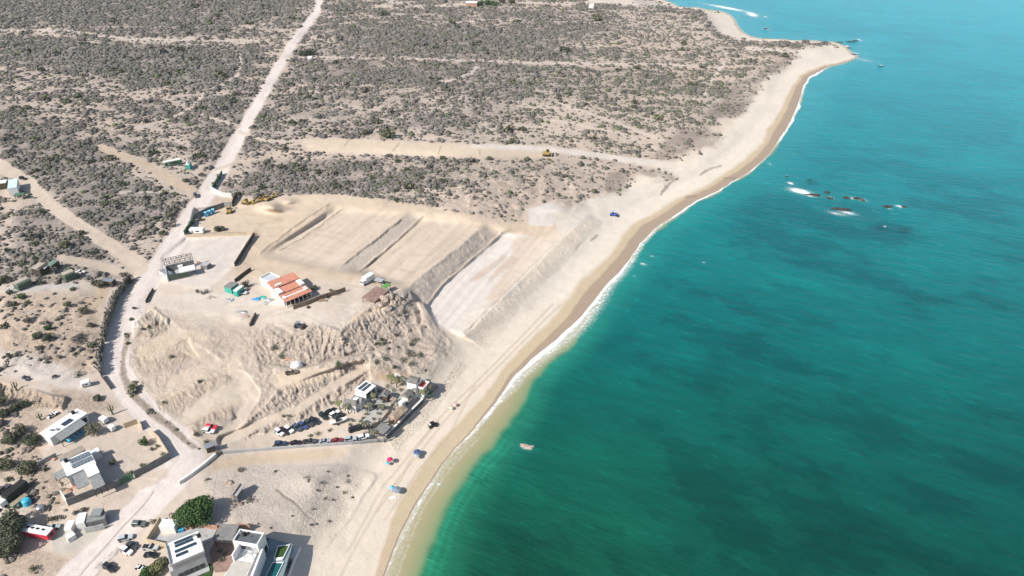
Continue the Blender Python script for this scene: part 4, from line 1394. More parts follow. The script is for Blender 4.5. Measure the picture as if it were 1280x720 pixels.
def hut(name, label, cat, p0, p1, p2, h, roof_m, wall_m=None, pitch=0.0, slope_=0.0, over=0.0, group=None, posts_=True, base=None):
    """small building or shelter from three roof corners in the survey, h above the ground there"""
    zc = base if base is not None else zat(*p1)
    c0 = P3((p0[0] + p2[0]) / 2, (p0[1] + p2[1]) / 2, zc)
    zb = ground_z(c0)
    q = rectP(p0, p1, p2, zb + h)
    c = centre(q)
    root = thing(name, label, cat, (c.x, c.y, zb), group)
    if wall_m is not None:
        MB().prism(inset(q, over + .02), zb - .6, zb + h - .26 + 0).build('wall', wall_m, root)
    elif posts_:
        posts(root, inset(q, .35), zb + h - .2)
    if pitch:
        A, B, C, D = q
        # ridge along the longer side
        if (B - A).length < (C - B).length:
            A, B, C, D = B, C, D, A
        r0, r1 = (A + D) / 2, (B + C) / 2
        ins = (r1 - r0) * .06
        r0, r1 = r0 + ins + Vector((0, 0, pitch)), r1 - ins + Vector((0, 0, pitch))
        mb = MB()
        low = [p - Vector((0, 0, .22)) for p in (A, B, C, D)]
        i = 0
        mb.v = [tuple(p) for p in (A, B, C, D, r0, r1, *low)]
        F4 = [(0, 1, 5, 4), (2, 3, 4, 5), (1, 2, 5), (3, 0, 4), (6, 7, 1, 0), (7, 8, 2, 1), (8, 9, 3, 2), (9, 6, 0, 3), (9, 8, 7, 6)]
        e1, e2 = (B - A), (D - A)
        if e1.cross(e2).z < 0:
            F4 = [f_[::-1] for f_ in F4]
        mb.f = F4
        mb.build('roof', roof_m, root)
    else:
        s = Vector((0, 0, slope_))
        pts = [q[0], q[1], q[2] - s, q[3] - s]
        MB().slab(pts, .22).build('roof', roof_m, root)
    return root, q, zb


# ------------------------------------------------------------------ vehicles
def chamfer(L, W, c):
    return [Vector(p + (0,)) for p in ((-L / 2 + c, -W / 2), (L / 2 - c, -W / 2), (L / 2, -W / 2 + c), (L / 2, W / 2 - c), (L / 2 - c, W / 2), (-L / 2 + c, W / 2), (-L / 2, W / 2 - c), (-L / 2, -W / 2 + c))]


CARS = []


def heading(px, py, dx, dy):
    a, b_ = at(px, py), at(px + dx, py + dy)
    return math.atan2(b_.y - a.y, b_.x - a.x)


def car(kind, px, py, hd, col, label, cat='car', group=None, roof=None, s=1.0):
    s *= .81
    p = at(px, py)
    root = local_thing({'suv': 'parked_suv', 'sedan': 'parked_car', 'pickup': 'pickup_truck', 'jeep': 'parked_jeep', 'van': 'parked_van'}[kind], label, cat, p, heading(px, py, *hd), group)
    pm = paint_mat(*col)
    L, W, H, hood = {'suv': (4.7, 1.92, 1.75, 1.25), 'sedan': (4.5, 1.82, 1.45, 1.2), 'pickup': (5.4, 1.95, 1.8, 1.3), 'jeep': (4.3, 1.88, 1.85, 1.2), 'van': (5.0, 1.95, 2.1, .9)}[kind]
    L, W, H = L * s, W * s, H * s
    belt = H * .56
    b = MB().prism(chamfer(L, W, .22), .32, belt * .72).prism(chamfer(L - .04, W - .04, .25), belt * .72, belt, .03)
    b.build('body', pm, root)
    x1 = L / 2 - hood
    x0 = -L / 2 + (.12 if kind in ('suv', 'jeep', 'van') else .75 if kind == 'sedan' else 2.0)
    def frust(a0, a1, w0, c0, c1, w1, z0, z1):
        mb = MB()
        mb.v = [(a0, -w0, z0), (a1, -w0, z0), (a1, w0, z0), (a0, w0, z0), (c0, -w1, z1), (c1, -w1, z1), (c1, w1, z1), (c0, w1, z1)]
        mb.f = [(3, 2, 1, 0), (4, 5, 6, 7), (0, 1, 5, 4), (1, 2, 6, 5), (2, 3, 7, 6), (3, 0, 4, 7)]
        return mb
    rk = .18 if kind != 'sedan' else .55
    frust(x0, x1, W * .47, x0 + rk, x1 - .62, W * .40, belt + .003, H - .05).build('window', GLASS, root)
    frust(x0 + rk - .05, x1 - .58, W * .41, x0 + rk + .05, x1 - .72, W * .36, H - .047, H + .02).build('roof', roof or pm, root)
    if kind == 'pickup':
        MB().box((-L / 2 + 1.0, 0, belt + .008), (1.7, W * .78, .012)).build('cargo_bed', TYRE, root)
    for sx in (-1, 1):
        for sy in (-1, 1):
            c = Vector((sx * L * .31, sy * (W / 2 - .12), .35))
            MB().tube([c + Vector((0, -.13, 0)), c + Vector((0, .13, 0))], .35, 12).build('wheel', TYRE, root)
    for sy in (-1, 1):
        MB().box((L / 2 - .02, sy * W * .33, belt * .62), (.08, .36, .16)).build('headlight', STEEL, root)
    CARS.append((px, py))
    return root


# ------------------------------------------------------------------ plants
def leaf_cloud(lobes, n, size, cols, up=.35, seed=0, flat_=1.0):
    """leaf clumps through the volume of overlapping lobes (x, y, z, rx, ry, rz)"""
    r = np.random.default_rng(seed)
    V, Fc, T = [], [], []
    vol = np.array([l[3] * l[4] * l[5] for l in lobes]) ** .7
    pick = r.choice(len(lobes), n, p=vol / vol.sum())
    shade = r.uniform(.75, 1.2, len(lobes))
    cols = np.asarray(cols, float)
    for k in range(n):
        l = lobes[pick[k]]
        d = r.normal(size=3)
        d /= np.linalg.norm(d)
        rad = r.uniform(.55, 1.05) ** .6
        c = np.array(l[:3]) + d * np.array(l[3:]) * rad
        if c[2] < .04:
            c[2] = abs(c[2]) * .3 + .04
        nn = d * .7 + r.normal(size=3) * .55
        nn[2] += up
        nn /= np.linalg.norm(nn)
        a = np.cross(nn, r.normal(size=3))
        a /= np.linalg.norm(a) + 1e-9
        b_ = np.cross(nn, a)
        s = size * r.uniform(.6, 1.35)
        w_ = s * r.uniform(.45, .8)
        i = len(V)
        V += [tuple(c - a * s), tuple(c - b_ * w_ + nn * s * .15), tuple(c + a * s), tuple(c + b_ * w_ + nn * s * .15)]
        Fc.append((i, i + 1, i + 2, i + 3))
        t = cols[r.integers(len(cols))] * shade[pick[k]] * r.uniform(.75, 1.25)
        T += [t] * 4
    mb = MB()
    mb.v, mb.f, mb.t = V, Fc, T
    return mb


G_OLIVE = [(.125, .128, .076), (.150, .145, .092), (.104, .112, .064)]
G_GREY = [(.165, .150, .130), (.138, .128, .110), (.190, .172, .148)]
G_GREEN = [(.055, .105, .032), (.075, .130, .042), (.042, .085, .028)]
G_DARK = [(.095, .108, .066), (.118, .128, .080), (.080, .092, .060)]
G_LIME = [(.150, .160, .070), (.120, .138, .060), (.18, .175, .09)]


def tree(px, py, r, h, cols, label, cat='tree', n=700, leaf=.32, trunk_h=1.2, seed=1, name='tree', lob=9, group=None):
    p = at(px, py)
    root = local_thing(name, label, cat, p, 0, group)
    rr = random.Random(seed)
    lobes = []
    for k in range(lob):
        a = rr.uniform(0, 2 * math.pi)
        q = math.sqrt(rr.random()) * r * .62
        lr = r * rr.uniform(.34, .55)
        lobes.append((math.cos(a) * q, math.sin(a) * q, trunk_h + (h - trunk_h) * rr.uniform(.30, .72), lr, lr * rr.uniform(.8, 1.2), (h - trunk_h) * rr.uniform(.22, .36)))
    lobes.append((0, 0, trunk_h + (h - trunk_h) * .45, r * .6, r * .6, (h - trunk_h) * .42))
    lobes.append((0, 0, trunk_h + (h - trunk_h) * .2, r * .75, r * .75, (h - trunk_h) * .25))
    leaf_cloud(lobes, int(n * 1.7), leaf * .85, cols, .4, seed).build('crown', LEAFM, root)
    mb = MB().tube([(0, 0, -.3), (.05 * r, 0, trunk_h * .7), (.02 * r, .03 * r, h * .55)], [r * .07, r * .055, r * .03], 8)
    for l in lobes[:6]:
        mb.tube([(.03 * r, 0, trunk_h * .7), (l[0] * .5, l[1] * .5, (trunk_h * .7 + l[2]) / 2 + .1), (l[0], l[1], l[2])], [r * .04, r * .028, r * .012], 5)
    mb.build('trunk', BARK, root)
    return root


def shrub(px, py, r, h, cols, label, n=120, seed=1, leaf=.2, cat='shrub', name='desert_shrub', group=None, stems=True):
    p = at(px, py)
    root = local_thing(name, label, cat, p, random.uniform(0, 6), group)
    rr = random.Random(seed)
    lobes = [(rr.uniform(-.5, .5) * r, rr.uniform(-.5, .5) * r, h * rr.uniform(.3, .6), r * rr.uniform(.4, .62), r * rr.uniform(.4, .62), h * .42) for _ in range(5)]
    leaf_cloud(lobes, n, leaf, cols, .35, seed).build('foliage', LEAFM, root)
    if stems:
        mb = MB()
        for l in lobes:
            mb.tube([(0, 0, -.1), (l[0] * .6, l[1] * .6, l[2] * .6), (l[0], l[1], l[2] + h * .2)], [.05, .035, .015], 4)
        mb.build('stem', BARK, root)
    return root


def palm(px, py, h, label, seed=0, cols=G_OLIVE, r=1.9, group=None):
    p = at(px, py)
    root = local_thing('palm_tree', label, 'palm', p, seed * .7, group)
    rr = random.Random(seed)
    lx, ly = rr.uniform(-.3, .3), rr.uniform(-.3, .3)
    MB().tube([(0, 0, -.2), (lx * .4, ly * .4, h * .5), (lx, ly, h)], [.2, .15, .13], 8).build('trunk', BARK, root)
    mb = MB()
    mb.t = []
    for k in range(15):
        a = k * 2.4 + rr.uniform(-.2, .2)
        L = r * rr.uniform(.8, 1.15)
        el = rr.uniform(.1, 1.0)
        dx, dy = math.cos(a), math.sin(a)
        prev = None
        c = [q * rr.uniform(.8, 1.3) for q in cols[k % len(cols)]]
        for s in range(5):
            t = s / 4
            x = L * t * (1 - .15 * t)
            z = h + el * L * t * .7 - L * t * t * .75
            w_ = .34 * math.sin(math.pi * (.12 + .86 * t)) + .02
            cx_, cy_ = lx + dx * x, ly + dy * x
            cur = [(cx_ - dy * w_, cy_ + dx * w_, z - w_ * .5), (cx_, cy_, z), (cx_ + dy * w_, cy_ - dx * w_, z - w_ * .5)]
            i = len(mb.v)
            mb.v += cur
            mb.t += [c] * 3
            if prev is not None:
                mb.f += [(prev, prev + 1, i + 1, i), (prev + 1, prev + 2, i + 2, i + 1)]
            prev = i
    mb.build('crown', LEAFM, root)
    return root


def boulder(px, py, rx, ry, rz, m, label, name='sea_rock', cat='rock', seed=0, z=None, rot=0.0, group=None):
    r = np.random.default_rng(seed)
    mb = MB()
    nu, nv = 14, 8
    for j in range(nv + 1):
        ph = -math.pi / 2 + math.pi * j / nv
        for i in range(nu):
            a = 2 * math.pi * i / nu
            k_ = 1 + .28 * math.sin(3 * a + seed) * math.cos(ph) + r.uniform(-.16, .16)
            mb.v.append((rx * math.cos(a) * math.cos(ph) * k_, ry * math.sin(a) * math.cos(ph) * k_, rz * math.sin(ph) * (1 + r.uniform(-.2, .2))))
    for j in range(nv):
        for i in range(nu):
            mb.f.append((j * nu + i, j * nu + (i + 1) % nu, (j + 1) * nu + (i + 1) % nu, (j + 1) * nu + i))
    p = at(px, py) if z is None else P3(px, py, z)
    o = mb.build(name, m, None, loc=(0, 0, 0))
    o.location = p
    o.rotation_euler = (0, 0, rot)
    return tag(o, label, cat, group)

# ================================================================== THINGS
# ---- white villa with roof panels, foot of the picture
rq = lambda a, b, c, h, base: rectP(a, b, c, base + h)
zb = zat(236, 712)
q = rq((208, 680), (247, 664), (258, 687.5), 6.2, zb)
c = centre(q)
t = thing('white_villa', 'white flat-roofed villa with four rows of solar panels on its roof', 'house', (c.x, c.y, zb))
block(t, q, zb, CONCRETE, WHITE, over=.35, par=.28)
A, B, C, D = q
MB().slab([A + (B - A) * .03 + (D - A) * .10 + Vector((0, 0, .03)), A + (B - A) * .07 + (D - A) * .10 + Vector((0, 0, .03)), A + (B - A) * .07 + (D - A) * .95 + Vector((0, 0, .03)), A + (B - A) * .03 + (D - A) * .95 + Vector((0, 0, .03))], .025).build('gutter', DARKCONC, t)
f = lambda u_, v_: A + (B - A) * u_ + (D - A) * v_
panels(t, [f(.22, .06), f(.80, .06), f(.80, .36), f(.22, .36)], 7, 2, q[0].z, .15)
panels(t, [f(.18, .44), f(.86, .44), f(.86, .60), f(.18, .60)], 8, 1, q[0].z, .15)
panels(t, [f(.18, .64), f(.56, .64), f(.56, .80), f(.18, .80)], 5, 1, q[0].z, .15)
windows(t, D, C, zb, [(.08 + .17 * k, .08 + .17 * k + .15, .5, 2.1) for k in range(5)], c)
windows(t, B, C, zb, [(.2, .4, 3.6, 5.0), (.6, .8, 3.6, 5.0)], c)
aw = [D + (A - D) * .35, D + (A - D) * .35 + (D - C) * .12, D + (D - C) * .12, D.copy()]
MB().prism(aw, zb - .5, zb + 3.9).build('side_annex', CONCRETE, t)
ld = [D + (D - A) * .01, C + (D - A) * .01, C + (D - A) * .20, D + (D - A) * .20]
MB().prism(ld, zb - .6, zb + .35).build('terrace', CONCRETE, t)
lw = [P3(*p, zb + .05) for p in ((228, 716), (250, 702), (268, 706), (262, 722), (240, 730))]
o = MB().prism(lw, zb - .4, zb + .06).build('lawn_bed', LAWN, None, loc=centre(lw))
tag(o, 'green lawn patch beside the villa with four rows of panels', 'lawn')

# ---- walled yard behind it
zb = zat(225, 670)
yard = [P3(*p, zb + .12) for p in ((186, 678), (203, 651), (222, 653), (272, 660), (264, 675), (240, 690), (211, 684))]
c = centre(yard)
t = thing('walled_yard', 'concrete floored yard with tan front wall and terracotta back wall behind the panelled villa', 'yard', (c.x, c.y, zb))
MB().prism(yard, zb - .5, zb + .12).build('floor', CONCRETE, t)
def lowwall(root, a, b, h, m, name, th=.25, base=None):
    bz = base if base is not None else zb
    P, Q = P3(*a, bz), P3(*b, bz)
    d = (Q - P).normalized()
    n = Vector((-d.y, d.x, 0)) * th / 2
    MB().prism([P + n, Q + n, Q - n, P - n], bz - .5, bz + h).build(name, m, root)
lowwall(t, (186, 680), (212, 686), 2.0, TANWALL, 'front_wall')
lowwall(t, (185.4, 679), (202, 652), 2.0, TANWALL, 'side_wall')
lowwall(t, (222, 655.5), (273, 662.5), 1.7, TERRA, 'back_wall')
hut('garden_shed', 'small white-roofed shed in the corner of the terracotta-walled yard', 'shed', (198, 657.5), (203.5, 648.5), (222, 650.5), 2.5, WHITE, OFFWHITE)
p = at(227, 664)
t = local_thing('plastic_crate', 'blue plastic crate by the terracotta back wall', 'crate', p + Vector((0, 0, .12)), .4)
MB().box((0, 0, .35), (1.3, .9, .7)).build('box_body', BLUE, t)
MB().box((0, 0, .755), (1.36, .96, .1)).build('lid', CYAN, t)
for k, (x, y) in enumerate([(233.5, 661.5), (240, 661)]):
    p = at(x, y) + Vector((0, 0, .12))
    t = local_thing('clay_pot', ['round clay pot beside the blue crate', 'clay pot with dark plant by the terracotta wall'][k], 'pot', p, 0)
    MB().tube([(0, 0, 0), (0, 0, .35), (0, 0, .8), (0, 0, .86)], [.3, .5, .42, .48], 12).build('pot_body', TERRA, t)
    leaf_cloud([(0, 0, 1.0, .4, .4, .3)], 40, .2, G_DARK, .4, k).build('plant', LEAFM, t)

# ---- slatted patio roof between the two villas
t, q, zb = hut('patio_shelter', 'grey slatted patio roof standing between the two white villas', 'shelter', (266, 674), (275.6, 654.5), (298, 658.5), 3.0, GREYROOF)
MB().prism([q[3], q[2], q[2] + (q[2] - q[1]).normalized() * .3, q[3] + (q[3] - q[0]).normalized() * .3], zb - .5, zb + 1.0).build('low_wall', TERRA, t)
rp = [P3(*p, zb + .06) for p in ((262, 690), (268, 676), (292, 680), (297, 696), (284, 712), (268, 714))]
o = MB().prism(rp, zb - .5, zb + .06).build('patio_paving', ADOBE, None, loc=centre(rp))
tag(o, 'reddish paved patio in the shade between the two villas', 'patio')
for k, (x, y) in enumerate([(276, 690), (283, 694), (278, 702)]):
    shrub(x, y, .9, 1.2, G_DARK, ['dark round bush on the reddish patio, nearest the slatted roof', 'dark bush on the reddish patio next to the white villa wall', 'lowest dark bush on the reddish patio'][k], 60, 300 + k, .22, 'bush', 'garden_bush')

# ---- second villa with pool
zb = zat(310, 700)
q = rq((290.8, 676.5), (300, 661.7), (330.5, 666.7), 6.4, zb)
c = centre(q)
t = thing('pool_villa', 'white modern villa with dark recessed roof, pergola and pool terrace', 'house', (c.x, c.y, zb))
MB().prism(q, zb - .6, zb + 6.0).build('wall', WHITE, t)
MB().prism(inset(q, .25), zb + 6.003, zb + 6.05).build('roof', mat('shaded grey roof', (.10, .11, .12), .9, .2, .8), t)  # grey roof, its colour darkened to hold the parapet's shadow
ring(MB(), q, .22, zb + 6.003, zb + 6.65).build('parapet', WHITE, t)
lz = zb + 3.3
low = [P3(*p, lz) for p in ((304, 682), (326, 686), (306, 734), (274, 730))]
MB().prism(low, zb - .6, lz).build('lower_storey', WHITE, t)
A, B, C, D = low
f = lambda u_, v_: A + (B - A) * u_ + (D - A) * v_ * (1 - u_) + (C - B) * v_ * u_
MB().slab([f(.02, .38) + Vector((0, 0, .06)), f(.86, .38) + Vector((0, 0, .06)), f(.86, .98) + Vector((0, 0, .06)), f(.02, .98) + Vector((0, 0, .06))], .055).build('tan_roof', mat('tan roof screed', (.44, .41, .36), .9, .08, .5), t)
for k in range(9):
    a_, b_ = f(.42 + k * .055, .08), f(.42 + k * .055, .30)
    MB().slab([a_ + Vector((0, 0, 1.9)), a_ + (B - A) * .022 + Vector((0, 0, 1.9)), b_ + (B - A) * .022 + Vector((0, 0, 1.9)), b_ + Vector((0, 0, 1.9))], .12).build('pergola_beam', STEEL, t)
for u_, v_ in ((.42, .08), (.88, .08), (.42, .30), (.88, .30)):
    a_ = f(u_, v_)
    MB().box((a_.x, a_.y, lz + .9), (.14, .14, 1.76)).build('pergola_post', STEEL, t)
cw = [f(.0, .12), f(.06, .12), f(.06, .42), f(.0, .42)]
MB().prism(cw, lz + .003, lz + 2.6).build('curved_screen', WHITE, t)
ss = [f(.90, .12) + Vector((0, 0, .05)), f(1.10, .12) + Vector((0, 0, .05)), f(1.10, 1) + Vector((0, 0, .05)), f(.90, 1) + Vector((0, 0, .05))]
MB().prism(ss, zb - .5, lz + .07).build('slatted_walkway', striped('grey decking', (.16, .16, .165), (.26, .26, .27), R(35), 1.6), t)
sw_ = [f(1.11, .02), f(1.20, .02), f(1.20, 1), f(1.11, 1)]
MB().prism(sw_, zb - .5, lz + 1.0).build('side_wall', WHITE, t)
windows(t, q[3], q[2], zb, [(.1, .45, .4, 2.6), (.55, .9, .4, 2.6)], c)
windows(t, q[1], q[2], zb, [(.15, .4, 3.8, 5.2), (.6, .85, 3.8, 5.2)], c)
windows(t, q[0], q[3], zb, [(.3, .7, 3.9, 5.3)], c)
dk = [P3(*p, zb + .15) for p in ((334, 672), (366, 680), (352, 726), (322, 724))]
o = MB().prism(dk, zb - .6, zb + .15).build('pool_deck_slab', mat('teal grey deck', (.17, .23, .235), .8, .12, .6), None, loc=centre(dk))
tag(o, 'grey-blue terrace deck round the pool of the lower villa', 'deck')
zd = zb + .15
def planter(name, label, cat, pts, h, inner, im, rim=WHITE, innername='bed'):
    Q = [P3(*p, zd + h) for p in pts]
    t_ = thing(name, label, cat, centre(Q))
    ring(MB(), Q, .22, zd + .002, zd + h).build('rim', rim, t_)
    MB().prism(inset(Q, .34), zd + .002, zd + h - .08).build(innername, im, t_)
    return t_
planter('lawn_planter', 'white-rimmed square of green lawn beside the pool', 'planter', ((347, 682), (362.5, 680.5), (354, 698), (342, 698)), .45, .3, LAWN, innername='grass_bed')
t = planter('swimming_pool', 'small teal swimming pool with white rim beside the lower villa', 'pool', ((341, 702), (354.5, 702.5), (342, 728), (328, 728)), .3, .3, POOL, innername='water')
p = P3(349, 700, zd)
t = local_thing('white_bench', 'white block bench between the lawn square and the pool', 'bench', p, R(8))
MB().box((0, 0, .45), (1.9, .9, .1)).build('seat', WHITE, t)
MB().box((-.7, 0, .2), (.2, .7, .39)).build('leg', WHITE, t)
MB().box((.7, 0, .2), (.2, .7, .39)).build('leg', WHITE, t)
for k, (x, y) in enumerate([(333, 677), (335.5, 674)]):
    p = P3(x, y, zd)
    t = local_thing('sun_lounger', ['grey sun lounger on the deck beside the upper block', 'grey sun lounger tucked by the villa corner'][k], 'lounger', p, R(62))
    MB().box((0, 0, .35), (1.9, .65, .12)).build('seat', STEEL, t)
    MB().box((-.95, 0, .55), (.12, .65, .5)).build('backrest', STEEL, t)
    for a_ in (-.7, .7):
        MB().box((a_, 0, .14), (.08, .6, .29)).build('leg', STEEL, t)
wall_run('garden_wall', 'pale garden wall along the sandy bluff below the pool villa', 'wall', [(376, 686), (368, 702), (361, 722)], 1.1, .3, OFFWHITE)
wall_run('planter_wall', 'low pale planter wall between the pool deck and the outer garden wall', 'wall', [(371, 687), (365, 700)], .7, 1.2, OFFWHITE)
for k, (x, y) in enumerate([(361.5, 701), (363, 704.5), (359.5, 710), (357.5, 715.5), (355, 720)]):
    shrub(x, y, .55, .8, G_OLIVE, ['round garden shrub %s the pool edge' % w_ for w_ in ('first of a row beside', 'second in the row beside', 'third in the row beside', 'fourth in the row beside', 'last in the row beside')][k], 45, 320 + k, .16, 'bush', 'garden_shrub', 'row of garden shrubs by the pool', False)
wall_run('boundary_wall', 'low rust-topped wall behind the dark roof of the pool villa', 'wall', [(299, 660), (314, 663.5)], 2.2, .25, TERRA)

# ---- greenery round the villas
tree(248, 650, 5.2, 6.0, G_GREEN, 'big round bright green tree behind the terracotta-walled yard', 'tree', 4600, .34, 1.0, 31, 'broadleaf_tree', 26)
tree(222, 655 - 6, 1.9, 2.4, G_OLIVE, 'small olive bush beside the big green tree', 'bush', 260, .25, .3, 9, 'olive_bush', 6)
p = at(231, 644)
t = local_thing('blue_umbrella', 'light blue tarp canopy at the edge of the big green tree', 'umbrella', p, .2)
MB().tube([(0, 0, 0), (0, 0, 2.4)], .04, 6).build('pole', STEEL, t)
MB().tube([(0, 0, 2.1), (0, 0, 2.35), (0, 0, 2.6)], [1.2, .7, .04], 8, False).build('canopy', mat('pale blue cloth', (.30, .52, .66), .8, .1, 1), t)
tree(8, 690, 4.6, 6.0, G_DARK, 'large dark grey-green tree at the corner beside the red trailer', 'tree', 2600, .38, 1.2, 11, 'broadleaf_tree', 12)
tree(14, 668, 4.4, 6.5, G_DARK, 'dark spreading tree casting shade on the dirt above the red trailer', 'tree', 2400, .38, 1.4, 12, 'broadleaf_tree', 11)
tree(196, 716, 2.6, 3.4, G_LIME, 'yellow-green garden tree beside the small black car', 'tree', 900, .3, .8, 14, 'garden_tree', 8)
tree(205, 707, 2.0, 3.0, G_OLIVE, 'olive garden tree against the corner of the panelled villa', 'tree', 600, .28, .8, 15, 'garden_tree', 7)
tree(186, 724, 2.6, 3.6, G_GREEN, 'dark green garden tree at the very foot of the lot', 'tree', 800, .3, .8, 16, 'garden_tree', 8)
wall_run('stone_wall', 'brown rubble wall between the parked cars and the panelled villa', 'wall', [(206, 700), (197, 716), (190, 728)], 1.0, .5, TANWALL)
for k, (x, y, r_, lb) in enumerate([(40, 714, 1.5, 'solitary pale green bush on the bare slope under the red trailer'), (205, 682, 1.0, 'low green bush touching the parked silver car'), (190, 654, 1.1, 'bare tan bush next to the walled yard corner')]):
    shrub(x, y, r_, r_ * 1.2, [G_LIME, G_OLIVE, [(.26, .22, .16), (.30, .26, .19)]][k], lb, 160, 340 + k, .2, 'bush', 'wild_bush')

# ---- parked at the villas
car('suv', 174.5, 656.5, (6, 0.6), ('grey green', (.11, .13, .12)), 'grey-green station wagon parked alone beside the walled yard')
car('suv', 157.5, 674, (5, -1.2), ('pale silver', (.42, .46, .48)), 'pale silver wagon, topmost of the tight group of three cars')
car('sedan', 166, 683, (5, 3), ('charcoal', (.05, .055, .06)), 'charcoal car, right-hand of the group of three by the road')
car('suv', 159, 690, (5, 3), ('white', (.78, .78, .77)), 'white car, lowest of the group of three by the road')
car('pickup', 189, 685.5, (6, 0.5), ('silver', (.40, .42, .44)), 'silver pickup nosed under the bush by the tan yard wall')
car('sedan', 189, 695, (6, 0.5), ('black', (.012, .013, .016)), 'small black car parked between the silver pickup and garden tree')
car('suv', 137.5, 711, (5, 3.2), ('dark navy', (.02, .021, .028)), 'dark car parked alone at the foot of the lot')
car('sedan', 176, 711, (5, 1.5), ('pale white', (.66, .68, .68)), 'small white car half hidden by the garden trees', s=.8)

# ---- white house with panel roof in the walled compound
zb = zat(100, 592)
q = rq((76.7, 578), (111, 562.8), (122, 577.5), 4.0, zb)
c = centre(q)
t = thing('compound_house', 'white flat-roofed house with twelve solar panels inside the grey-walled compound', 'house', (c.x, c.y, zb))
A, B, C, D = q
u, v = (B - A), (D - A)
MB().prism([A, B, C, D], zb - .6, zb + 3.78).build('wall', OFFWHITE, t)
MB().prism(inset([A, B, C, D], -.2), zb + 3.783, zb + 4.0).build('roof', WHITE, t)
e0, e1 = A + u * .58, B - u * .02
ex = [e0 + v, e1 + v, e1 + v * 1.62, e0 + v * 1.62]
MB().prism(ex, zb - .6, zb + 3.6).build('wing_wall', OFFWHITE, t)
MB().prism(inset(ex, -.15), zb + 3.6, zb + 3.8).build('wing_roof', WHITE, t)
panels(t, [A + u * .24 + v * .04, A + u * .98 + v * .04, A + u * .98 + v * .78, A + u * .24 + v * .78], 6, 2, zb + 4.0, .2)
for o_ in t.children:
    if o_.name.startswith('solar_panel'):
        o_.data.materials[0] = mat('dusty solar cells', (.15, .18, .21), .3, .12, 1.5)
def leanto(p, q_, d, z0, z1, m, name):
    MB().slab([Vector((p.x, p.y, z0)), Vector((q_.x, q_.y, z0)), Vector((q_.x + d.x, q_.y + d.y, z1)), Vector((p.x + d.x, p.y + d.y, z1))], .18).build(name, m, t)
leanto(ex[3], ex[2], v * .68, zb + 3.5, zb + 2.6, CORR, 'porch_roof')
leanto(A + v * 1.02 + u * .12, A + v * 1.02 + u * .55, v * .8, zb + 3.4, zb + 2.5, CORR, 'porch_roof')
windows(t, D, C, zb, [(.1, .25, 1.0, 2.4), (.3, .5, .2, 2.3)], c)
windows(t, B, C, zb, [(.2, .45, 1.0, 2.3)], c)
for p in (ex[3] + v * .62, ex[2] + v * .62, ex[3] + v * .62 + (ex[2] - ex[3]) * .5):
    MB().box((p.x, p.y, zb + 1.0), (.16, .16, 2.9)).build('post', DKWOOD, t)
hut('carport', 'grey lean-to canopy at the side of the panel-roofed compound house', 'shelter', (65.5, 593), (79, 585), (84.5, 593), 2.4, CORR)
hut('timber_pergola', 'pale slatted timber pergola behind the compound house', 'pergola', (73, 571), (102, 556), (106.5, 562), 2.6, WOOD)
hut('water_tank_box', 'small white block on the back corner of the compound house', 'tank', (112, 564), (122, 559), (125, 563), 2.4, WHITE, OFFWHITE)
wall_run('compound_wall', 'grey block wall along the lower side of the white house compound', 'wall', [(86, 632), (102, 626), (127, 616), (151, 607)], 2.5, .25, DARKCONC)
wall_run('compound_wall', 'dark grey block wall from the compound gate up to the dirt road corner', 'wall', [(169, 597), (190, 586), (213, 573)], 2.4, .25, DARKCONC)
wall_run('compound_wall', 'tan-capped side wall of the compound facing the dirt road', 'wall', [(213, 573), (200, 552), (188, 541)], 2.2, .25, TANWALL)
wall_run('compound_wall', 'short white end wall of the compound beside the brush pile', 'wall', [(78, 620), (86, 632)], 2.2, .3, OFFWHITE)
wall_run('back_wall', 'low grey wall running behind the compound house to the shrubs', 'wall', [(50, 581), (71, 570)], 1.4, .3, CONCRETE)
t = wall_run('metal_gate', 'dark green sliding gate in the compound wall', 'gate', [(151, 606), (160, 601), (168, 599)], 2.2, .12, GREENP)
wall_run('gate_wall', 'tan plaster gate wall facing the lane above the compound', 'wall', [(156, 535), (173, 529)], 1.9, .3, TANWALL)
wall_run('gate_wall', 'tan plaster return wall beside the dirt road above the compound', 'wall', [(173, 529), (179, 538)], 1.9, .3, TANWALL)
tree(141, 581, 1.0, 2.2, G_DARK, 'small round dark tree alone in the compound yard', 'tree', 240, .22, .4, 21, 'garden_tree', 5)
tree(181, 556, 1.5, 2.6, G_GREEN, 'dark green tree inside the compound corner by the road', 'tree', 320, .26, .4, 22, 'garden_tree', 6)
for k, (x, y, r_, cc, lb) in enumerate([(189, 563, .9, G_DARK, 'dark bush under the compound corner tree'), (196, 559, .7, G_LIME, 'yellowish bush by the compound side wall'), (204, 568, 1.1, G_OLIVE, 'olive bush in the compound corner facing the road'), (178, 583, .9, G_OLIVE, 'bush inside the dark grey wall near its middle'),
                                       (160, 594, 1.1, G_LIME, 'pale green bush just inside the compound gate'), (165, 591, .8, G_OLIVE, 'olive bush inside the compound gate beside the pale one'), (125, 567, .9, G_DARK, 'dark bush at the corner of the compound house')]):
    shrub(x, y, r_, r_ * 1.3, cc, lb, 80, 360 + k, .18, 'bush', 'garden_bush')
for k, (x, y, m_, lb) in enumerate([(86, 613, TERRA, 'reddish heap of rubbish in the compound yard'), (94, 609, TERRA, 'small rusty heap next to the porch'), (75, 605, PALEROCK, 'pile of pale junk beside the lean-to canopy'), (68, 574, TERRA, 'rusty drum pile behind the compound house'), (79, 612, FRONDDRY, 'dry brush heap by the short white wall')]):
    boulder(x, y, .9, .6, .5, m_, lb, 'junk_heap', 'heap', 40 + k)

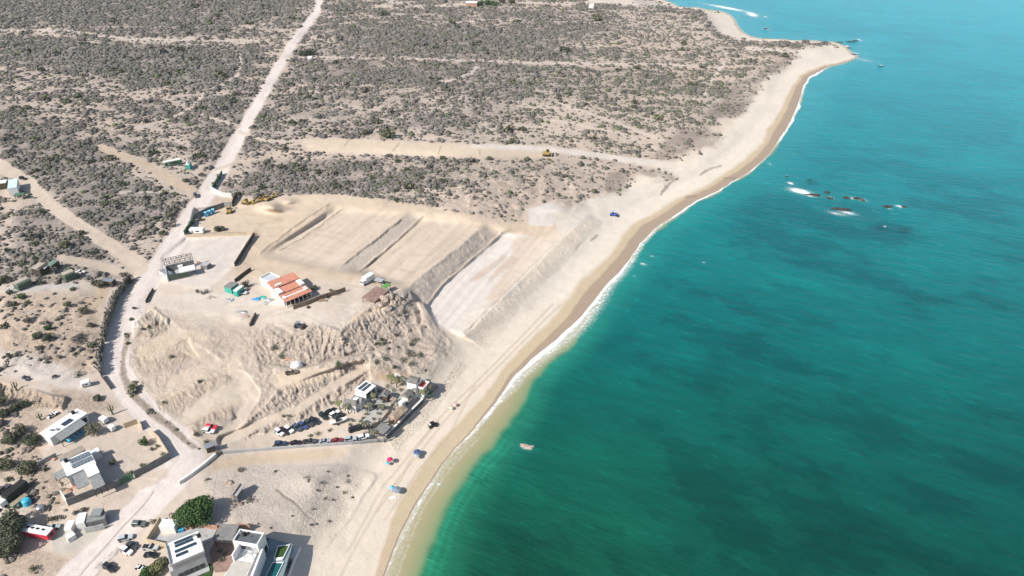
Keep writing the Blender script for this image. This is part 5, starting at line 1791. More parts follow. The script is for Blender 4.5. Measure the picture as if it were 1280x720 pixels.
# ---- long white house with corrugated porch and boat
zb = zat(80, 545)
q = rq((50, 541), (96, 511), (105, 519), 3.2, zb)
c = centre(q)
t = thing('long_house', 'long white-roofed house with grey corrugated porch beside a blue boat', 'house', (c.x, c.y, zb))
block(t, q, zb, OFFWHITE, WHITE, over=.2)
A, B, C, D = q
u, v = B - A, D - A
pq = [A + u * .10 + v * 1.02, A + u * .80 + v * 1.02, A + u * .80 + v * 1.66, A + u * .10 + v * 1.66]
MB().slab([pq[0] + Vector((0, 0, -.2)), pq[1] + Vector((0, 0, -.2)), pq[2] + Vector((0, 0, -.8)), pq[3] + Vector((0, 0, -.8))], .16).build('porch_roof', CORR, t)
for k in range(4):
    p = pq[3] + (pq[2] - pq[3]) * (k / 3) * .96 + u * .01 - v * .06
    MB().box((p.x, p.y, zb + .95), (.14, .14, 2.7)).build('post', DKWOOD, t)
panels(t, [A + u * .42 + v * .42, A + u * .68 + v * .42, A + u * .68 + v * .88, A + u * .42 + v * .88], 5, 1, zb + 3.2, .15)
for a_, b_ in ((.18, .5), (.26, .75)):
    p = A + u * a_ + v * b_
    MB().box((p.x, p.y, zb + 3.45), (.8, .7, .5)).build('roof_tank', STEEL, t)
windows(t, D, C, zb, [(.83, .95, .6, 2.3)], c)
p = at(98, 544.5)
t = local_thing('fishing_boat', 'long sky-blue open boat with white thwarts beside the white house', 'boat', p, heading(98, 544.5, 9, -5.5))
hull = MB()
sec = [(-3.4, .62, .55), (-2.2, .85, .5), (0, .92, .48), (1.8, .72, .55), (2.9, .36, .68), (3.5, .03, .85)]
for k, (x, w_, h_) in enumerate(sec):
    hull.v += [(x, -w_, h_ + .2), (x, -w_ * .7, .12), (x, 0, .02), (x, w_ * .7, .12), (x, w_, h_ + .2), (x, w_ * .8, h_ + .17), (x, 0, .25), (x, -w_ * .8, h_ + .17)]
for k in range(len(sec) - 1):
    for s in range(8):
        hull.f.append((k * 8 + s, k * 8 + (s + 1) % 8, k * 8 + 8 + (s + 1) % 8, k * 8 + 8 + s))
hull.f += [tuple(range(7, -1, -1)), tuple(40 + s for s in range(8))]
hull.build('hull', CYAN, t, True)
for x in (-2.3, -1.0, .3, 1.6):
    MB().box((x, 0, .58), (.35, 1.35, .06)).build('seat', WHITE, t)
MB().box((-3.5, 0, .75), (.3, .35, .6)).build('outboard_motor', TYRE, t)
def trailerbox(name, label, cat, px, py, hd, L, W, H, m, wheels=True, topm=None):
    t_ = local_thing(name, label, cat, at(px, py), heading(px, py, *hd))
    MB().prism(chamfer(L, W, .18), .45, H * .9, .01).build('body', m, t_)
    MB().prism(chamfer(L - .05, W - .05, .25), H * .9 + .003, H, .05).build('roof', topm or m, t_)
    if wheels:
        for sx in (-.22, .22):
            for sy in (-1, 1):
                c_ = Vector((sx * L, sy * (W / 2 - .1), .33))
                MB().tube([c_ + Vector((0, -.12, 0)), c_ + Vector((0, .12, 0))], .33, 12).build('wheel', TYRE, t_)
    MB().box((L * .1, -W / 2 - .015, H * .62), (L * .25, .06, H * .25)).build('window', GLASS, t_)
    MB().box((-L * .25, -W / 2 - .015, H * .5), (.75, .05, H * .62)).build('door', STEEL, t_)
    return t_
trailerbox('camper_trailer', 'boxy white camper trailer beside the tree at the lane, upper of two', 'trailer', 130.5, 527.5, (4, 2.4), 2.6, 1.7, 1.8, WHITE)
trailerbox('camper_trailer', 'white camper trailer parked below the other near the tan gate wall', 'trailer', 140.5, 537.5, (4, 2.4), 2.2, 1.6, 1.7, WHITE)
trailerbox('white_shed', 'small white boxed shed alone on the dirt clearing', 'shed', 108, 482, (5, -1), 2.7, 2.0, 1.9, WHITE, False)
car('sedan', 66, 520, (5, -3), ('white two', (.72, .72, .70)), 'white car parked behind the long white house', s=.9)
car('suv', 33, 474, (4, 2.5), ('dark grey open', (.10, .10, .11)), 'dark open-topped buggy alone on the dirt clearing', s=.75)
tree(117, 543, 2.9, 3.8, G_OLIVE + [(.20, .17, .13)], 'sparse olive tree with open crown beside the long white house', 'tree', 620, .24, .8, 25, 'desert_tree', 9)
for k, (x, y, r_, h_, lb) in enumerate([(42, 553, 3.2, 3.2, 'dense grey-green tree at the near end of the long white house'), (27, 541, 2.3, 2.8, 'rounded green tree second from the end of the long white house'), (13, 552, 2.8, 3, 'broad grey-green tree among the scrub beside the white house'), (37, 588, 3.0, 3.2, 'bright olive tree next to the low grey wall'),
                                        (29, 508, 2.0, 2.4, 'round olive tree on the bank above the white house'), (3, 506, 2.2, 3.0, 'dark tree at the frame edge above the bank'), (4, 520, 2.4, 2.6, 'second dark tree at the frame edge on the bank'), (6, 585, 3.0, 3.0, 'olive tree near the frame edge above the parked trucks'), (122, 500, 1.6, 1.4, 'bare brown bush on the road verge above the trailers'), (18, 512, 2.0, 2.0, 'pale grey bush between two trees on the bank')]):
    tree(x, y, r_, h_, G_OLIVE if k % 2 else G_DARK, lb, 'tree', 620 if r_ > 2.5 else 360, .30, .4, 50 + k, 'desert_tree', 8)
def cactus(px, py, h, lb):
    t_ = local_thing('cactus', lb, 'cactus', at(px, py), .5)
    MB().tube([(0, 0, -.2), (0, 0, h * .6), (0, 0, h)], [.25, .24, .16], 8).build('stem', mat('cactus skin', (.10, .12, .07), .9, .2, 3), t_)
    for s in (-1, 1):
        MB().tube([(0, 0, h * .4), (s * .6, .1, h * .45), (s * .7, .1, h * .85)], [.16, .17, .13], 8).build('arm', MATS['cactus skin'], t_)
cactus(21, 488, 3.4, 'tall cactus alone on the bank edge')
cactus(10, 459, 2.4, 'short cactus at the far side of the dirt clearing')
cactus(51, 525, 2.6, 'cactus at the back corner of the long white house')
cactus(141, 518, 3.8, 'tall cactus beside the dirt road throwing a long shadow')

# ---- trucks and tanks at the left edge
p = at(17, 623)
t = local_thing('cargo_truck', 'white-cabbed truck with long dark cargo box', 'truck', p, heading(17, 623, -7, 6.4))
MB().box((-1.2, 0, 1.75), (6.2, 2.3, 2.3)).build('cargo_box', mat('dark green tarp', (.035, .042, .036), .8, .2, 1), t)
MB().box((-1.2, 0, 2.92), (6.25, 2.35, .03)).build('box_roof', TYRE, t)
MB().prism([Vector(v_) for v_ in ((2.1, -1.1, 0), (3.9, -1.05, 0), (3.9, 1.05, 0), (2.1, 1.1, 0))], .55, 2.3, .06).build('cab', WHITE, t)
MB().box((3.93, 0, 1.75), (.06, 1.7, .7)).build('windshield', GLASS, t)
for x in (-3.2, -1.9, 2.9):
    for sy in (-1, 1):
        MB().tube([(x, sy * 1.0 - .14, .45), (x, sy * 1.0 + .14, .45)], .45, 12).build('wheel', TYRE, t)
t = trailerbox('green_trailer', 'low green and tan trailer between the cargo truck and blue tank', 'trailer', 26, 629, (6, -5), 4.6, 1.7, 1.5, mat('green paint', (.05, .14, .07), .6, .2, 1), topm=mat('tan cover', (.30, .25, .17), .9, .2, 1))
car('suv', 4, 613, (5, -4), ('purple grey', (.09, .085, .09)), 'dark estate car at the frame edge above the cargo truck')
def tank(px, py, r_, h_, m_, lb):
    t_ = local_thing('water_tank', lb, 'tank', at(px, py), 0)
    MB().tube([(0, 0, -.2), (0, 0, h_ * .8), (0, 0, h_ * .95)], [r_, r_, r_ * .7], 18).build('tank_body', m_, t_)
    MB().tube([(0, 0, h_ * .95 + .003), (0, 0, h_)], [r_ * .28, r_ * .28], 12).build('lid', m_, t_)
tank(34.5, 630, 1.1, 2.0, CYAN, 'round sky-blue water tank beside the green trailer')
tank(52, 638, 1.0, 1.9, STEEL, 'round grey metal tank on the slope below the brush pile')
# red and white trailer
p = at(49, 669)
t = local_thing('trailer_van', 'long trailer with red sides and white roof under the dark tree', 'trailer', p, heading(49, 669, 9, 2.0))
MB().box((0, 0, 1.35), (8.2, 2.4, 1.9)).build('body', mat('red trailer paint', (.55, .035, .06), .45, .1, .8, dirt=.15), t)
MB().box((0, 0, 2.353), (8.3, 2.5, .1)).build('roof', WHITE, t)
for x in (-2.6, -1.2, .3, 2.0):
    MB().box((x, .2, 2.5), (.8, .5, .18)).build('roof_vent', TYRE, t)
MB().box((4.12, 0, 1.4), (.05, 1.6, 1.1)).build('window', GLASS, t)
for x in (-1.6, -.6, 2.6):
    for sy in (-1, 1):
        MB().tube([(x, sy * 1.05 - .13, .38), (x, sy * 1.05 + .13, .38)], .38, 12).build('wheel', TYRE, t)
car('sedan', 67, 660.5, (6, -1), ('pale green', (.36, .42, .40)), 'pale green car parked beside the red-sided trailer')
for k, (x, y) in enumerate([(60, 651), (68, 650), (74, 648), (96, 641), (104, 639)]):
    shrub(x, y, 1.2, 1.1, G_GREY if k != 1 else G_DARK, ['grey bush above the pale green car', 'dark bush above the pale green car', 'sparse bush between the pale green car and white shed', 'dry bush behind the white shed roofs', 'dry grey bush at the lane behind the grey shed'][k], 110, 380 + k, .2, 'bush', 'wild_bush')

# ---- sheds by the road
hut('white_shed', 'narrow white-roofed shed beside the grey workshop', 'shed', (79.5, 662), (84.5, 651), (93, 650.5), 1.9, WHITE, OFFWHITE)
hut('white_shed', 'larger white-roofed shed adjoining the grey workshop', 'shed', (94, 655), (97.5, 642), (108, 640.5), 2.3, WHITE, OFFWHITE)
t, q, zb = hut('porch_block', 'low white block with dark window below the white sheds', 'shed', (81, 670), (91, 664), (106, 661), 1.2, OFFWHITE, OFFWHITE)
hut('workshop', 'grey flat-roofed workshop beside the dirt road', 'shed', (107.5, 653), (109, 645), (131, 643.5), 2.5, CORR, DARKCONC, slope_=.2)
hut('workshop', 'taller grey shed behind the flat-roofed workshop', 'shed', (112, 645), (116, 636), (130, 632.5), 2.7, CORR, DARKCONC)
wall_run('workshop_wall', 'weathered plank front of the grey workshop', 'wall', [(108, 666), (120, 664), (132, 661)], 2.0, .25, CONCRETE)

# ---- white barrier and grey wall by the junction
wall_run('concrete_barrier', 'white concrete barrier wall sloping down to the road junction', 'wall', [(224, 605), (240, 594.5), (256, 582), (270, 570)], 1.1, .7, OFFWHITE, step=5)
wall_run('retaining_wall', 'long pale grey wall along the lower edge of the beach car park', 'wall', [(279, 567), (320, 563.5), (380, 559), (440, 555), (487, 551)], .9, .45, CONCRETE)
p = at(264, 563)
t = local_thing('junction_kiosk', 'dark kiosk with pale roof at the road junction', 'kiosk', p, R(30))
MB().box((0, 0, 1.1), (2.4, 1.8, 2.2)).build('wall', DKWOOD, t)
MB().box((-.1, 0, 2.28), (2.8, 2.2, .14)).build('roof', STEEL, t)
shrub(258, 555, 1.4, 1.6, G_DARK, 'dark bush at the junction next to the kiosk', 140, 391, .22, 'bush', 'wild_bush')
shrub(274, 567, 1.2, 1.3, G_OLIVE, 'olive bush where the grey wall meets the white barrier', 120, 392, .2, 'bush', 'wild_bush')
shrub(245, 543, 1.3, 1.2, G_OLIVE, 'green bush on the road bank near the red car', 120, 393, .2, 'bush', 'wild_bush')
shrub(168, 479, 1.0, 1.1, G_OLIVE, 'lone round bush at the inside of the road bend', 110, 394, .2, 'bush', 'wild_bush')
shrub(204, 504, .9, .8, G_GREY, 'grey tuft on the road bank below the terraces', 70, 395, .2, 'bush', 'wild_bush')
car('suv', 264.5, 535.5, (5, 1.0), ('red', (.55, .03, .045)), 'bright red car beside a white one at the lane start')
car('suv', 261.5, 540, (5, 1.0), ('white three', (.75, .76, .76)), 'white car tucked beside the bright red car')

# ---- stone hut ruin on the sandy flat
p = at(297, 620)
t = local_thing('plank_hut', 'grey stone hut ruin standing alone on the sandy flat', 'hut', p, R(78))
MB().box((0, 0, 1.6), (4.2, .9, 3.2)).build('wall', PALEROCK, t)
MB().box((.1, -.9, 2.6), (4.0, 1.4, .16)).build('roof', CONCRETE, t)
MB().box((-1.9, -.9, 1.25), (.2, 1.2, 2.5)).build('side_wall', DARKCONC, t)
boulder(286, 603.5, 1.3, .8, .7, PALEROCK, 'flat tan rock slab beside the stone hut ruin', 'flat_rock', 'rock', 3)
boulder(300, 630, 1.1, .6, .5, ADOBE, 'reddish rubble heap below the stone hut ruin', 'rubble_heap', 'rubble', 4)
shrub(312, 626, 1.6, .9, G_GREY, 'grey dry brush spread beside the stone hut ruin', 140, 397, .2, 'bush', 'wild_bush')
shrub(300, 588, 1.3, .9, [(.22, .19, .14), (.18, .15, .11)], 'brown dry bush above the stone hut ruin', 100, 398, .2, 'bush', 'wild_bush')
shrub(344, 590, .6, .6, G_DARK, 'tiny dark bush alone on the sandy flat', 40, 399, .16, 'bush', 'wild_bush')
shrub(259, 600, .8, .7, G_DARK, 'dark tuft below the white barrier', 50, 400, .16, 'bush', 'wild_bush')
for k, (x, y, r_) in enumerate([(402, 604, .7), (407, 624, .9), (434, 602, 1.0), (431, 616, .9), (397, 613, .5), (421, 609, .5), (436, 595, .6), (416, 625, .5), (440, 622, .5), (383, 597, 1.2), (386, 601, .6), (410, 590, .5), (389, 656, .5), (391, 637, .6), (412, 652, .6), (365, 645, .4), (338, 660, .4), (395, 655, .4), (323, 655, .4), (326, 667, .5)]):
    shrub(x, y, r_, r_ * .7, [(.17, .13, .09), (.22, .17, .12), (.13, .11, .08)], '%s low brown plant on the dune flat, %s' % (['small', 'wide', 'rounded', 'sparse', 'tiny'][k % 5], ['under the parking wall', 'in the middle of the cluster', 'nearest the beach scarp', 'lower right of the cluster', 'left of the cluster', 'between two larger ones', 'topmost by the scarp', 'right of the largest one', 'closest to the sand edge', 'widest under the parking wall', 'beside the widest one', 'up near the tan bank', 'near the bottom of the flat', 'beside the dark cut line', 'by the lower sand edge', 'on the grey patch', 'above the pool villa', 'at the end of the dark cut', 'above the villa roof', 'nearest the villa roof'][k]), 45, 410 + k, .16, 'plant', 'dune_plant', 'low brown plants on the dune flat', False)

def roof_kit(root, px, py, z, n=2, seed=0):
    """black water tank, vent pipes and a cooler box standing on a flat roof"""
    r = random.Random(seed)
    p = P3(px, py, z)
    MB().tube([p + Vector((0, 0, .002)), p + Vector((0, 0, .9)), p + Vector((0, 0, 1.15))], [.5, .5, .2], 14).build('roof_tank', TYRE, root)
    for k in range(n):
        q = p + Vector((r.uniform(1.0, 2.2), r.uniform(-.9, .9), 0))
        MB().tube([q + Vector((0, 0, .002)), q + Vector((0, 0, .7))], .07, 6).build('vent_pipe', STEEL, root)
    q = p + Vector((-1.3, .3, .3))
    MB().box(q, (.9, .5, .58), .4).build('air_conditioner', STEEL, root)


for nm, px, py, h_ in (('white_villa', 249, 671, 6.2), ('pool_villa', 306, 669, 6.07), ('compound_house', 83, 577, 4.0), ('long_house', 92, 517, 3.2)):
    o = bpy.data.objects[nm]
    roof_kit(o, px, py, o['_loc'][2] + h_, 2, len(nm))

# ---- palm frond fence along the road
def frond_fence(name, label, pts, h, seed, n):
    root = wall_run(name, label, 'fence', pts, h, .35, FRONDDRY, jag=.25, step=.9)
    rr = np.random.default_rng(seed)
    mb = MB()
    mb.t = []
    P = [at(*p) for p in pts]
    segs = [(P[k], P[k + 1]) for k in range(len(P) - 1)]
    ls = np.array([(b_ - a).length for a, b_ in segs])
    for k in range(n):
        s = rr.choice(len(segs), p=ls / ls.sum())
        a, b_ = segs[s]
        p = a + (b_ - a) * float(rr.random())
        lean = Vector((rr.normal() * .5, rr.normal() * .5, 0))
        top = p + lean + Vector((0, 0, h * rr.uniform(.8, 1.35)))
        bot = p + Vector((rr.normal() * .25, rr.normal() * .25, .1))
        d = Vector((rr.normal(), rr.normal(), 0)).normalized() * rr.uniform(.1, .3)
        i = len(mb.v)
        mb.v += [tuple(bot - d * .4), tuple(bot + d * .4), tuple(top + d), tuple(top - d)]
        mb.f.append((i, i + 1, i + 2, i + 3))
        g_ = rr.uniform(.10, .34)
        mb.t += [(g_, g_ * .93, g_ * .78)] * 4
    mb.build('fronds', LEAFM, root)
frond_fence('palm_fence', 'tall ragged dry palm frond fence along the bend of the dirt road', [(163, 350), (156, 362), (147, 374), (140, 392), (134, 410), (130, 428)], 3.0, 3, 420)
frond_fence('palm_fence', 'lower dark palm frond fence along the straight below the bend', [(130, 430), (126, 445), (124.5, 458), (127, 470)], 2.4, 4, 200)
wall_run('timber_fence', 'thin dark timber fence ending the frond fence at the lane', 'fence', [(127, 471), (133, 479), (139, 487)], 1.3, .15, DKWOOD)

# ---- roadside walls at the site entrance
wall_run('entrance_wall', 'curved pale wall at the site entrance, upper side', 'wall', [(264, 238), (270, 242), (279, 246), (290, 247), (298, 244)], 2.4, .35, OFFWHITE)
wall_run('hedge_wall', 'dark green shade-net fence running up the road from the curved wall', 'fence', [(278, 218), (272, 228), (266, 238)], 2.2, .3, GREENP)
wall_run('entrance_wall', 'pale grey end of the lower site entrance wall', 'wall', [(281, 259), (290, 258)], 2.6, .3, CONCRETE)
wall_run('entrance_wall', 'long dark grey wall of the site entrance, lower side', 'wall', [(243, 274), (260, 266), (281, 259)], 2.6, .3, DARKCONC)
wall_run('site_gate', 'black sheet gate between the two entrance walls', 'gate', [(291, 259), (293, 252), (297, 246)], 2.6, .2, DKWOOD)
wall_run('shade_fence', 'dark shade-net fence with shrubs along the road below the entrance', 'fence', [(243, 275), (238, 284), (231, 294)], 2.2, .3, GREENP)
wall_run('block_wall', 'low brown block wall across the top of the builders yard', 'wall', [(232, 296), (262, 295.5), (290, 294.5), (318, 293)], 1.0, .3, TANWALL)
wall_run('retaining_wall', 'dark timber retaining wall down the side of the builders yard', 'wall', [(318, 295), (307, 312), (294, 333)], 1.8, .4, DKWOOD)
wall_run('retaining_wall', 'dark low retaining wall running up from the teal sheds', 'wall', [(314, 338), (304, 345), (294, 353)], 1.5, .35, DKWOOD)
wall_run('retaining_wall', 'short dark wall at the top of the road bank', 'wall', [(192, 363), (187, 371), (183, 379)], 1.2, .3, DKWOOD)
wall_run('retaining_wall', 'brown earth retaining wall in front of the orange-roofed building', 'wall', [(367, 387), (385, 381), (402, 374), (418, 369), (432, 364)], 1.9, .4, mat('brown earth wall', (.20, .15, .11), .95, .25, 1))
for k in range(3):
    x, y = 258 + k * 4.5, 270.5 - k * 1.8
    t = local_thing('portable_toilet', '%s bright cyan portable toilet against the dark entrance wall' % ['first', 'middle', 'last'][k], 'toilet', at(x, y), R(20), 'row of cyan portable toilets')
    MB().box((0, 0, 1.1), (1.25, 1.25, 2.2)).build('booth', CYAN, t)
    MB().box((0, 0, 2.26), (1.35, 1.35, .1)).build('roof', mat('light cyan', (.25, .58, .70), .5, .1, 1), t)
    MB().box((0, -.64, 1.05), (.8, .05, 1.9)).build('door', BLUE, t)
def machine(px, py, hd, lb, name='excavator', s=1.0, arm=True, m=None):
    t_ = local_thing(name, lb, 'digger', at(px, py), heading(px, py, *hd))
    m = m or YELLOW
    for sy in (-1, 1):
        MB().prism(chamfer(3.2 * s, .55 * s, .15), .05, .8 * s).build('track', TYRE, t_)
        t_.children[-1].location.y = sy * 1.0 * s
    MB().prism(chamfer(2.9 * s, 2.2 * s, .3), .85 * s, 1.7 * s, .04).build('body', m, t_)
    MB().box((.5 * s, .5 * s, 2.2 * s), (1.2 * s, 1.0 * s, 1.0 * s)).build('cab', GLASS, t_)
    MB().box((.5 * s, .5 * s, 2.73 * s), (1.3 * s, 1.1 * s, .06)).build('cab_roof', m, t_)
    if arm:
        MB().tube([(1.3 * s, -.2, 1.4 * s), (2.9 * s, -.2, 3.2 * s), (4.4 * s, -.2, 2.4 * s)], [.28 * s, .24 * s, .18 * s], 6).build('boom', m, t_)
        MB().tube([(4.4 * s, -.2, 2.4 * s), (4.1 * s, -.2, .9 * s)], [.2 * s, .2 * s], 6).build('stick', m, t_)
        MB().box((4.0 * s, -.2, .55 * s), (.8 * s, .9 * s, .7 * s)).build('bucket', DKWOOD, t_)
    else:
        MB().box((2.1 * s, 0, .7 * s), (.25 * s, 3.0 * s, 1.1 * s)).build('blade', m, t_)
    return t_
machine(287, 266, (1, -5), 'yellow excavator just inside the black site gate')
machine(307, 254.5, (4, 1), 'yellow roller standing first in the row under the scrub edge', 'bulldozer', .95, False)
machine(317, 254, (3, 3), 'small yellow loader second in the row under the scrub edge', 'loader', .8, False)
machine(325, 252, (4, -1), 'yellow digger third in the row under the scrub edge', 'excavator', .8)
machine(334, 251, (4, -2), 'yellow bulldozer fourth in the row under the scrub edge', 'bulldozer', .95, False)
machine(342, 247, (4, -1), 'yellow digger last in the row, up by the spoil heap', 'excavator', .8)
machine(683, 194.5, (5, .5), 'lone yellow bulldozer at the end of the long levelled strip', 'bulldozer', 1.35, False)
trailerbox('site_office', 'white site office cabin inside the dark shade fence', 'cabin', 247, 291, (6, 0), 6.5, 2.6, 2.3, WHITE, False)
tree(250, 276, 1.3, 2.2, G_DARK, 'dark shrub beside the long grey entrance wall', 'bush', 160, .3, .3, 71, 'yard_bush', 5)
tree(272, 289, 1.9, 2.6, G_DARK, 'dark bush beside the white site office', 'bush', 300, .32, .3, 72, 'yard_bush', 6)
tree(279, 288, 1.7, 2.2, G_OLIVE, 'olive bush next to the dark one in the builders yard', 'bush', 260, .32, .3, 73, 'yard_bush', 6)
for k, (x, y) in enumerate([(274, 224), (269, 233), (240, 281), (236, 288)]):
    tree(x, y, 1.6, 2.4, G_DARK, ['dark hedge bush at the upper end of the net fence', 'dark hedge bush next to the curved pale wall', 'dark hedge bush along the shade fence below the entrance', 'dark hedge bush at the lower end of the shade fence'][k], 'bush', 200, .32, .3, 80 + k, 'hedge_bush', 5)
car('suv', 245, 245.5, (2.5, 4), ('dusty blue', (.07, .09, .12)), 'dark blue car driving on the dirt road by the site entrance', s=1.1)

# ---- unfinished building with scaffold wall
zb = zat(232, 345)
q = rq((205.5, 331), (241, 323.5), (250, 334), 3.4, zb)
c = centre(q)
t = thing('unfinished_building', 'roofless grey concrete building with tall black scaffold wall', 'building', (c.x, c.y, zb))
A, B, C, D = q
u, v = B - A, D - A
fl = lambda z, *uv: [Vector(((A + u * a_ + v * b_).x, (A + u * a_ + v * b_).y, z)) for a_, b_ in uv]
MB().prism(fl(0, (.0, 0), (1, 0), (1, 1), (0, 1)), zb - .5, zb + .25).build('floor', CONCRETE, t)
MB().prism(fl(0, (0, 0), (1, 0), (1, .05), (0, .05)), zb + .253, zb + 3.0).build('back_wall', DARKCONC, t)
MB().prism(fl(0, (0, .053), (.03, .053), (.03, 1), (0, 1)), zb + .253, zb + 3.0).build('side_wall', CONCRETE, t)
MB().prism(fl(0, (.45, .5), (1.0, .5), (1.0, 1.0), (.45, 1.0)), zb + 2.6, zb + 3.0).build('roof_slab', OFFWHITE, t)
MB().prism(fl(0, (.033, .95), (.70, .95), (.70, 1), (.033, 1)), zb + .253, zb + 2.59).build('front_wall', mat('dark green wall', (.07, .09, .07), .9, .2, .8), t)
MB().prism(fl(0, (.42, .06), (.60, .06), (.60, .20), (.42, .20)), zb + .253, zb + 2.2).build('white_panel', WHITE, t)
for k in range(12):
    a_ = k / 11
    p = fl(0, (a_, -.02))[0]
    MB().box((p.x, p.y, zb + 2.9), (.12, .12, 6.4), math.atan2(u.y, u.x)).build('scaffold_post', DKWOOD, t)
for z_ in (3.3, 4.3, 5.3, 6.0):
    p0, p1 = fl(zb + z_, (0, -.028), (1, -.028))
    MB().tube([p0, p1], .09, 6).build('scaffold_rail', DKWOOD, t)
for k in range(11):
    p0, p1 = fl(zb + 3.2, (k / 11, -.036), ((k + 1) / 11, -.036))
    p1 = p1 + Vector((0, 0, 2.7))
    if k % 2:
        p0, p1 = Vector((p0.x, p0.y, p1.z)), Vector((p1.x, p1.y, zb + 3.2))
    MB().tube([p0, p1], .08, 5).build('scaffold_brace', PALEROCK, t)
hut('site_shed', 'low grey shed at the far end of the scaffolded building', 'shed', (250, 331), (255, 327), (262, 329), 2.0, CONCRETE, DARKCONC)
trailerbox('shipping_container', 'white container cabin in front of the scaffolded building', 'container', 209, 346, (7, 4), 6.2, 2.5, 2.5, WHITE, False, STEEL)
boulder(247, 328, 1.0, .7, .5, TERRA, 'reddish brick heap behind the scaffolded building', 'brick_heap', 'heap', 7)

# ---- teal sheds and builders clutter
hut('tarp_shed', 'shed with teal tarp sides and slatted roof', 'shed', (279.5, 358), (289, 351.5), (297, 354.5), 2.6, GREYROOF, TEAL)
hut('tarp_shed', 'smaller green tarp shed beside the slatted one', 'shed', (291, 363), (300, 356), (304, 357.5), 2.6, OFFWHITE, TEAL)
car('pickup', 303, 367, (5, .6), ('pale grey', (.55, .57, .58)), 'pale pickup parked by the green tarp shed')
tree(307, 359, 2.0, 2.8, [(.12, .09, .07), (.10, .08, .06)], 'dark leafless bush beside the green tarp shed', 'bush', 240, .3, .4, 90, 'bare_bush', 6)
for k, (x, y, r_, cc, lb) in enumerate([(246, 366, 1.2, G_LIME, 'small olive bush, first of three on the yard edge'), (253, 367.5, .9, G_GREY, 'grey bush, second of three on the yard edge'), (258, 366.5, 1.5, G_OLIVE, 'larger green bush, third on the yard edge')]):
    shrub(x, y, r_, r_ * 1.2, cc, lb, 110, 440 + k, .2, 'bush', 'yard_bush')
for k, (x, y, m_, lb) in enumerate([(328, 372, TEAL, 'heap of teal sheeting in front of the orange-roofed building'), (321, 374, BLUE, 'blue sheet heap beside the teal one'), (288, 375, STEEL, 'pile of pale metal sheets on the site lane'), (337, 375, STEEL, 'grey scrap pile at the corner of the orange-roofed building'), (333, 379, CONCRETE, 'grey rubble pile below the teal heap'), (264, 372, PALEROCK, 'pale debris strip beside the yard bushes'), (343, 379, OFFWHITE, 'white sack pile at the front of the orange-roofed building')]):
    boulder(x, y, 1.7, 1.0, .55, m_, lb, 'material_heap', 'heap', 60 + k)

# ---- orange-roofed building
zb = zat(365, 374)
q = rq((335, 357), (367, 344.5), (398, 357), 3.8, zb)
c = centre(q)
t = thing('orange_building', 'wide building with stepped orange roofs and white end walls', 'building', (c.x, c.y, zb))
A, B, C, D = q
u, v = B - A, D - A
fz = lambda z, *uv: [Vector(((A + u * a_ + v * b_).x, (A + u * a_ + v * b_).y, zb + z)) for a_, b_ in uv]
MB().prism(fz(0, (0.02, 0.02), (.98, .02), (.98, .86), (.02, .86)), zb - .6, zb + 3.2).build('wall', WHITE, t)
MB().prism(fz(0, (.05, .863), (.95, .863), (.95, .90), (.05, .90)), zb - .6, zb + 2.9).build('glass_front', GLASS, t)
for (v0, v1, z0, z1, nm) in [(-.02, .36, 5.3, 4.8, 'rear_roof'), (.365, .66, 4.2, 3.8, 'middle_roof'), (.665, 1.04, 3.4, 2.9, 'front_roof')]:
    MB().slab(fz(0, (-.02, v0), (1.02, v0), (1.02, v1), (-.02, v1))[:2] and [p + Vector((0, 0, z_)) for p, z_ in zip(fz(0, (-.02, v0), (1.02, v0), (1.02, v1), (-.02, v1)), (z0, z0, z1, z1))], .3).build(nm, ORANGE, t)
for (u0, u1, v0, v1, z_) in [(.0, .17, .37, .66, 4.45), (.84, 1.0, .37, .66, 4.45), (.04, .12, .78, .92, 3.5), (.86, .96, .74, .90, 3.55), (.12, .36, .24, .31, 5.15)]:
    MB().prism(fz(0, (u0, v0), (u1, v0), (u1, v1), (u0, v1)), zb + 3.21, zb + z_).build('white_roof_block', WHITE, t)
for k in range(7):
    p = fz(0, (k / 6 * .96 + .02, 1.0))[0]
    MB().box((p.x, p.y, zb + 1.2), (.22, .22, 3.3)).build('post', OFFWHITE, t)
t, q, zb = hut('grey_roof_annex', 'low white building with pale grey roof behind the orange roofs', 'building', (324.5, 348), (338, 341), (352, 346.5), 2.8, mat('pale grey roof', (.45, .49, .50), .7, .08, .6, dirt=.2), WHITE)
ring(MB(), q, .3, zb + 2.603, zb + 3.3).build('parapet', OFFWHITE, t)
tree(393, 362, 1.7, 2.2, G_DARK, 'dark bush in the shade at the end of the orange building', 'bush', 200, .3, .3, 93, 'yard_bush', 5)
for k, (x, y, r_, cc, lb) in enumerate([(421, 368, 1.6, G_OLIVE, 'olive bush where the brown wall meets the bank'), (413, 364, 1.0, G_OLIVE, 'small bush above the brown earth wall'), (410, 372, 1.3, [(.12, .09, .06)], 'brown dirt bush at the wall bend'), (385, 385, .8, G_OLIVE, 'bush on the slope below the brown wall')]):
    shrub(x, y, r_, r_ * 1.1, cc, lb, 100, 460 + k, .22, 'bush', 'yard_bush')
boulder(403, 376, 1.6, .7, .9, mat('brown earth wall', (.2, .15, .11)), 'brown earth heap at the end of the retaining wall', 'earth_heap', 'heap', 15)

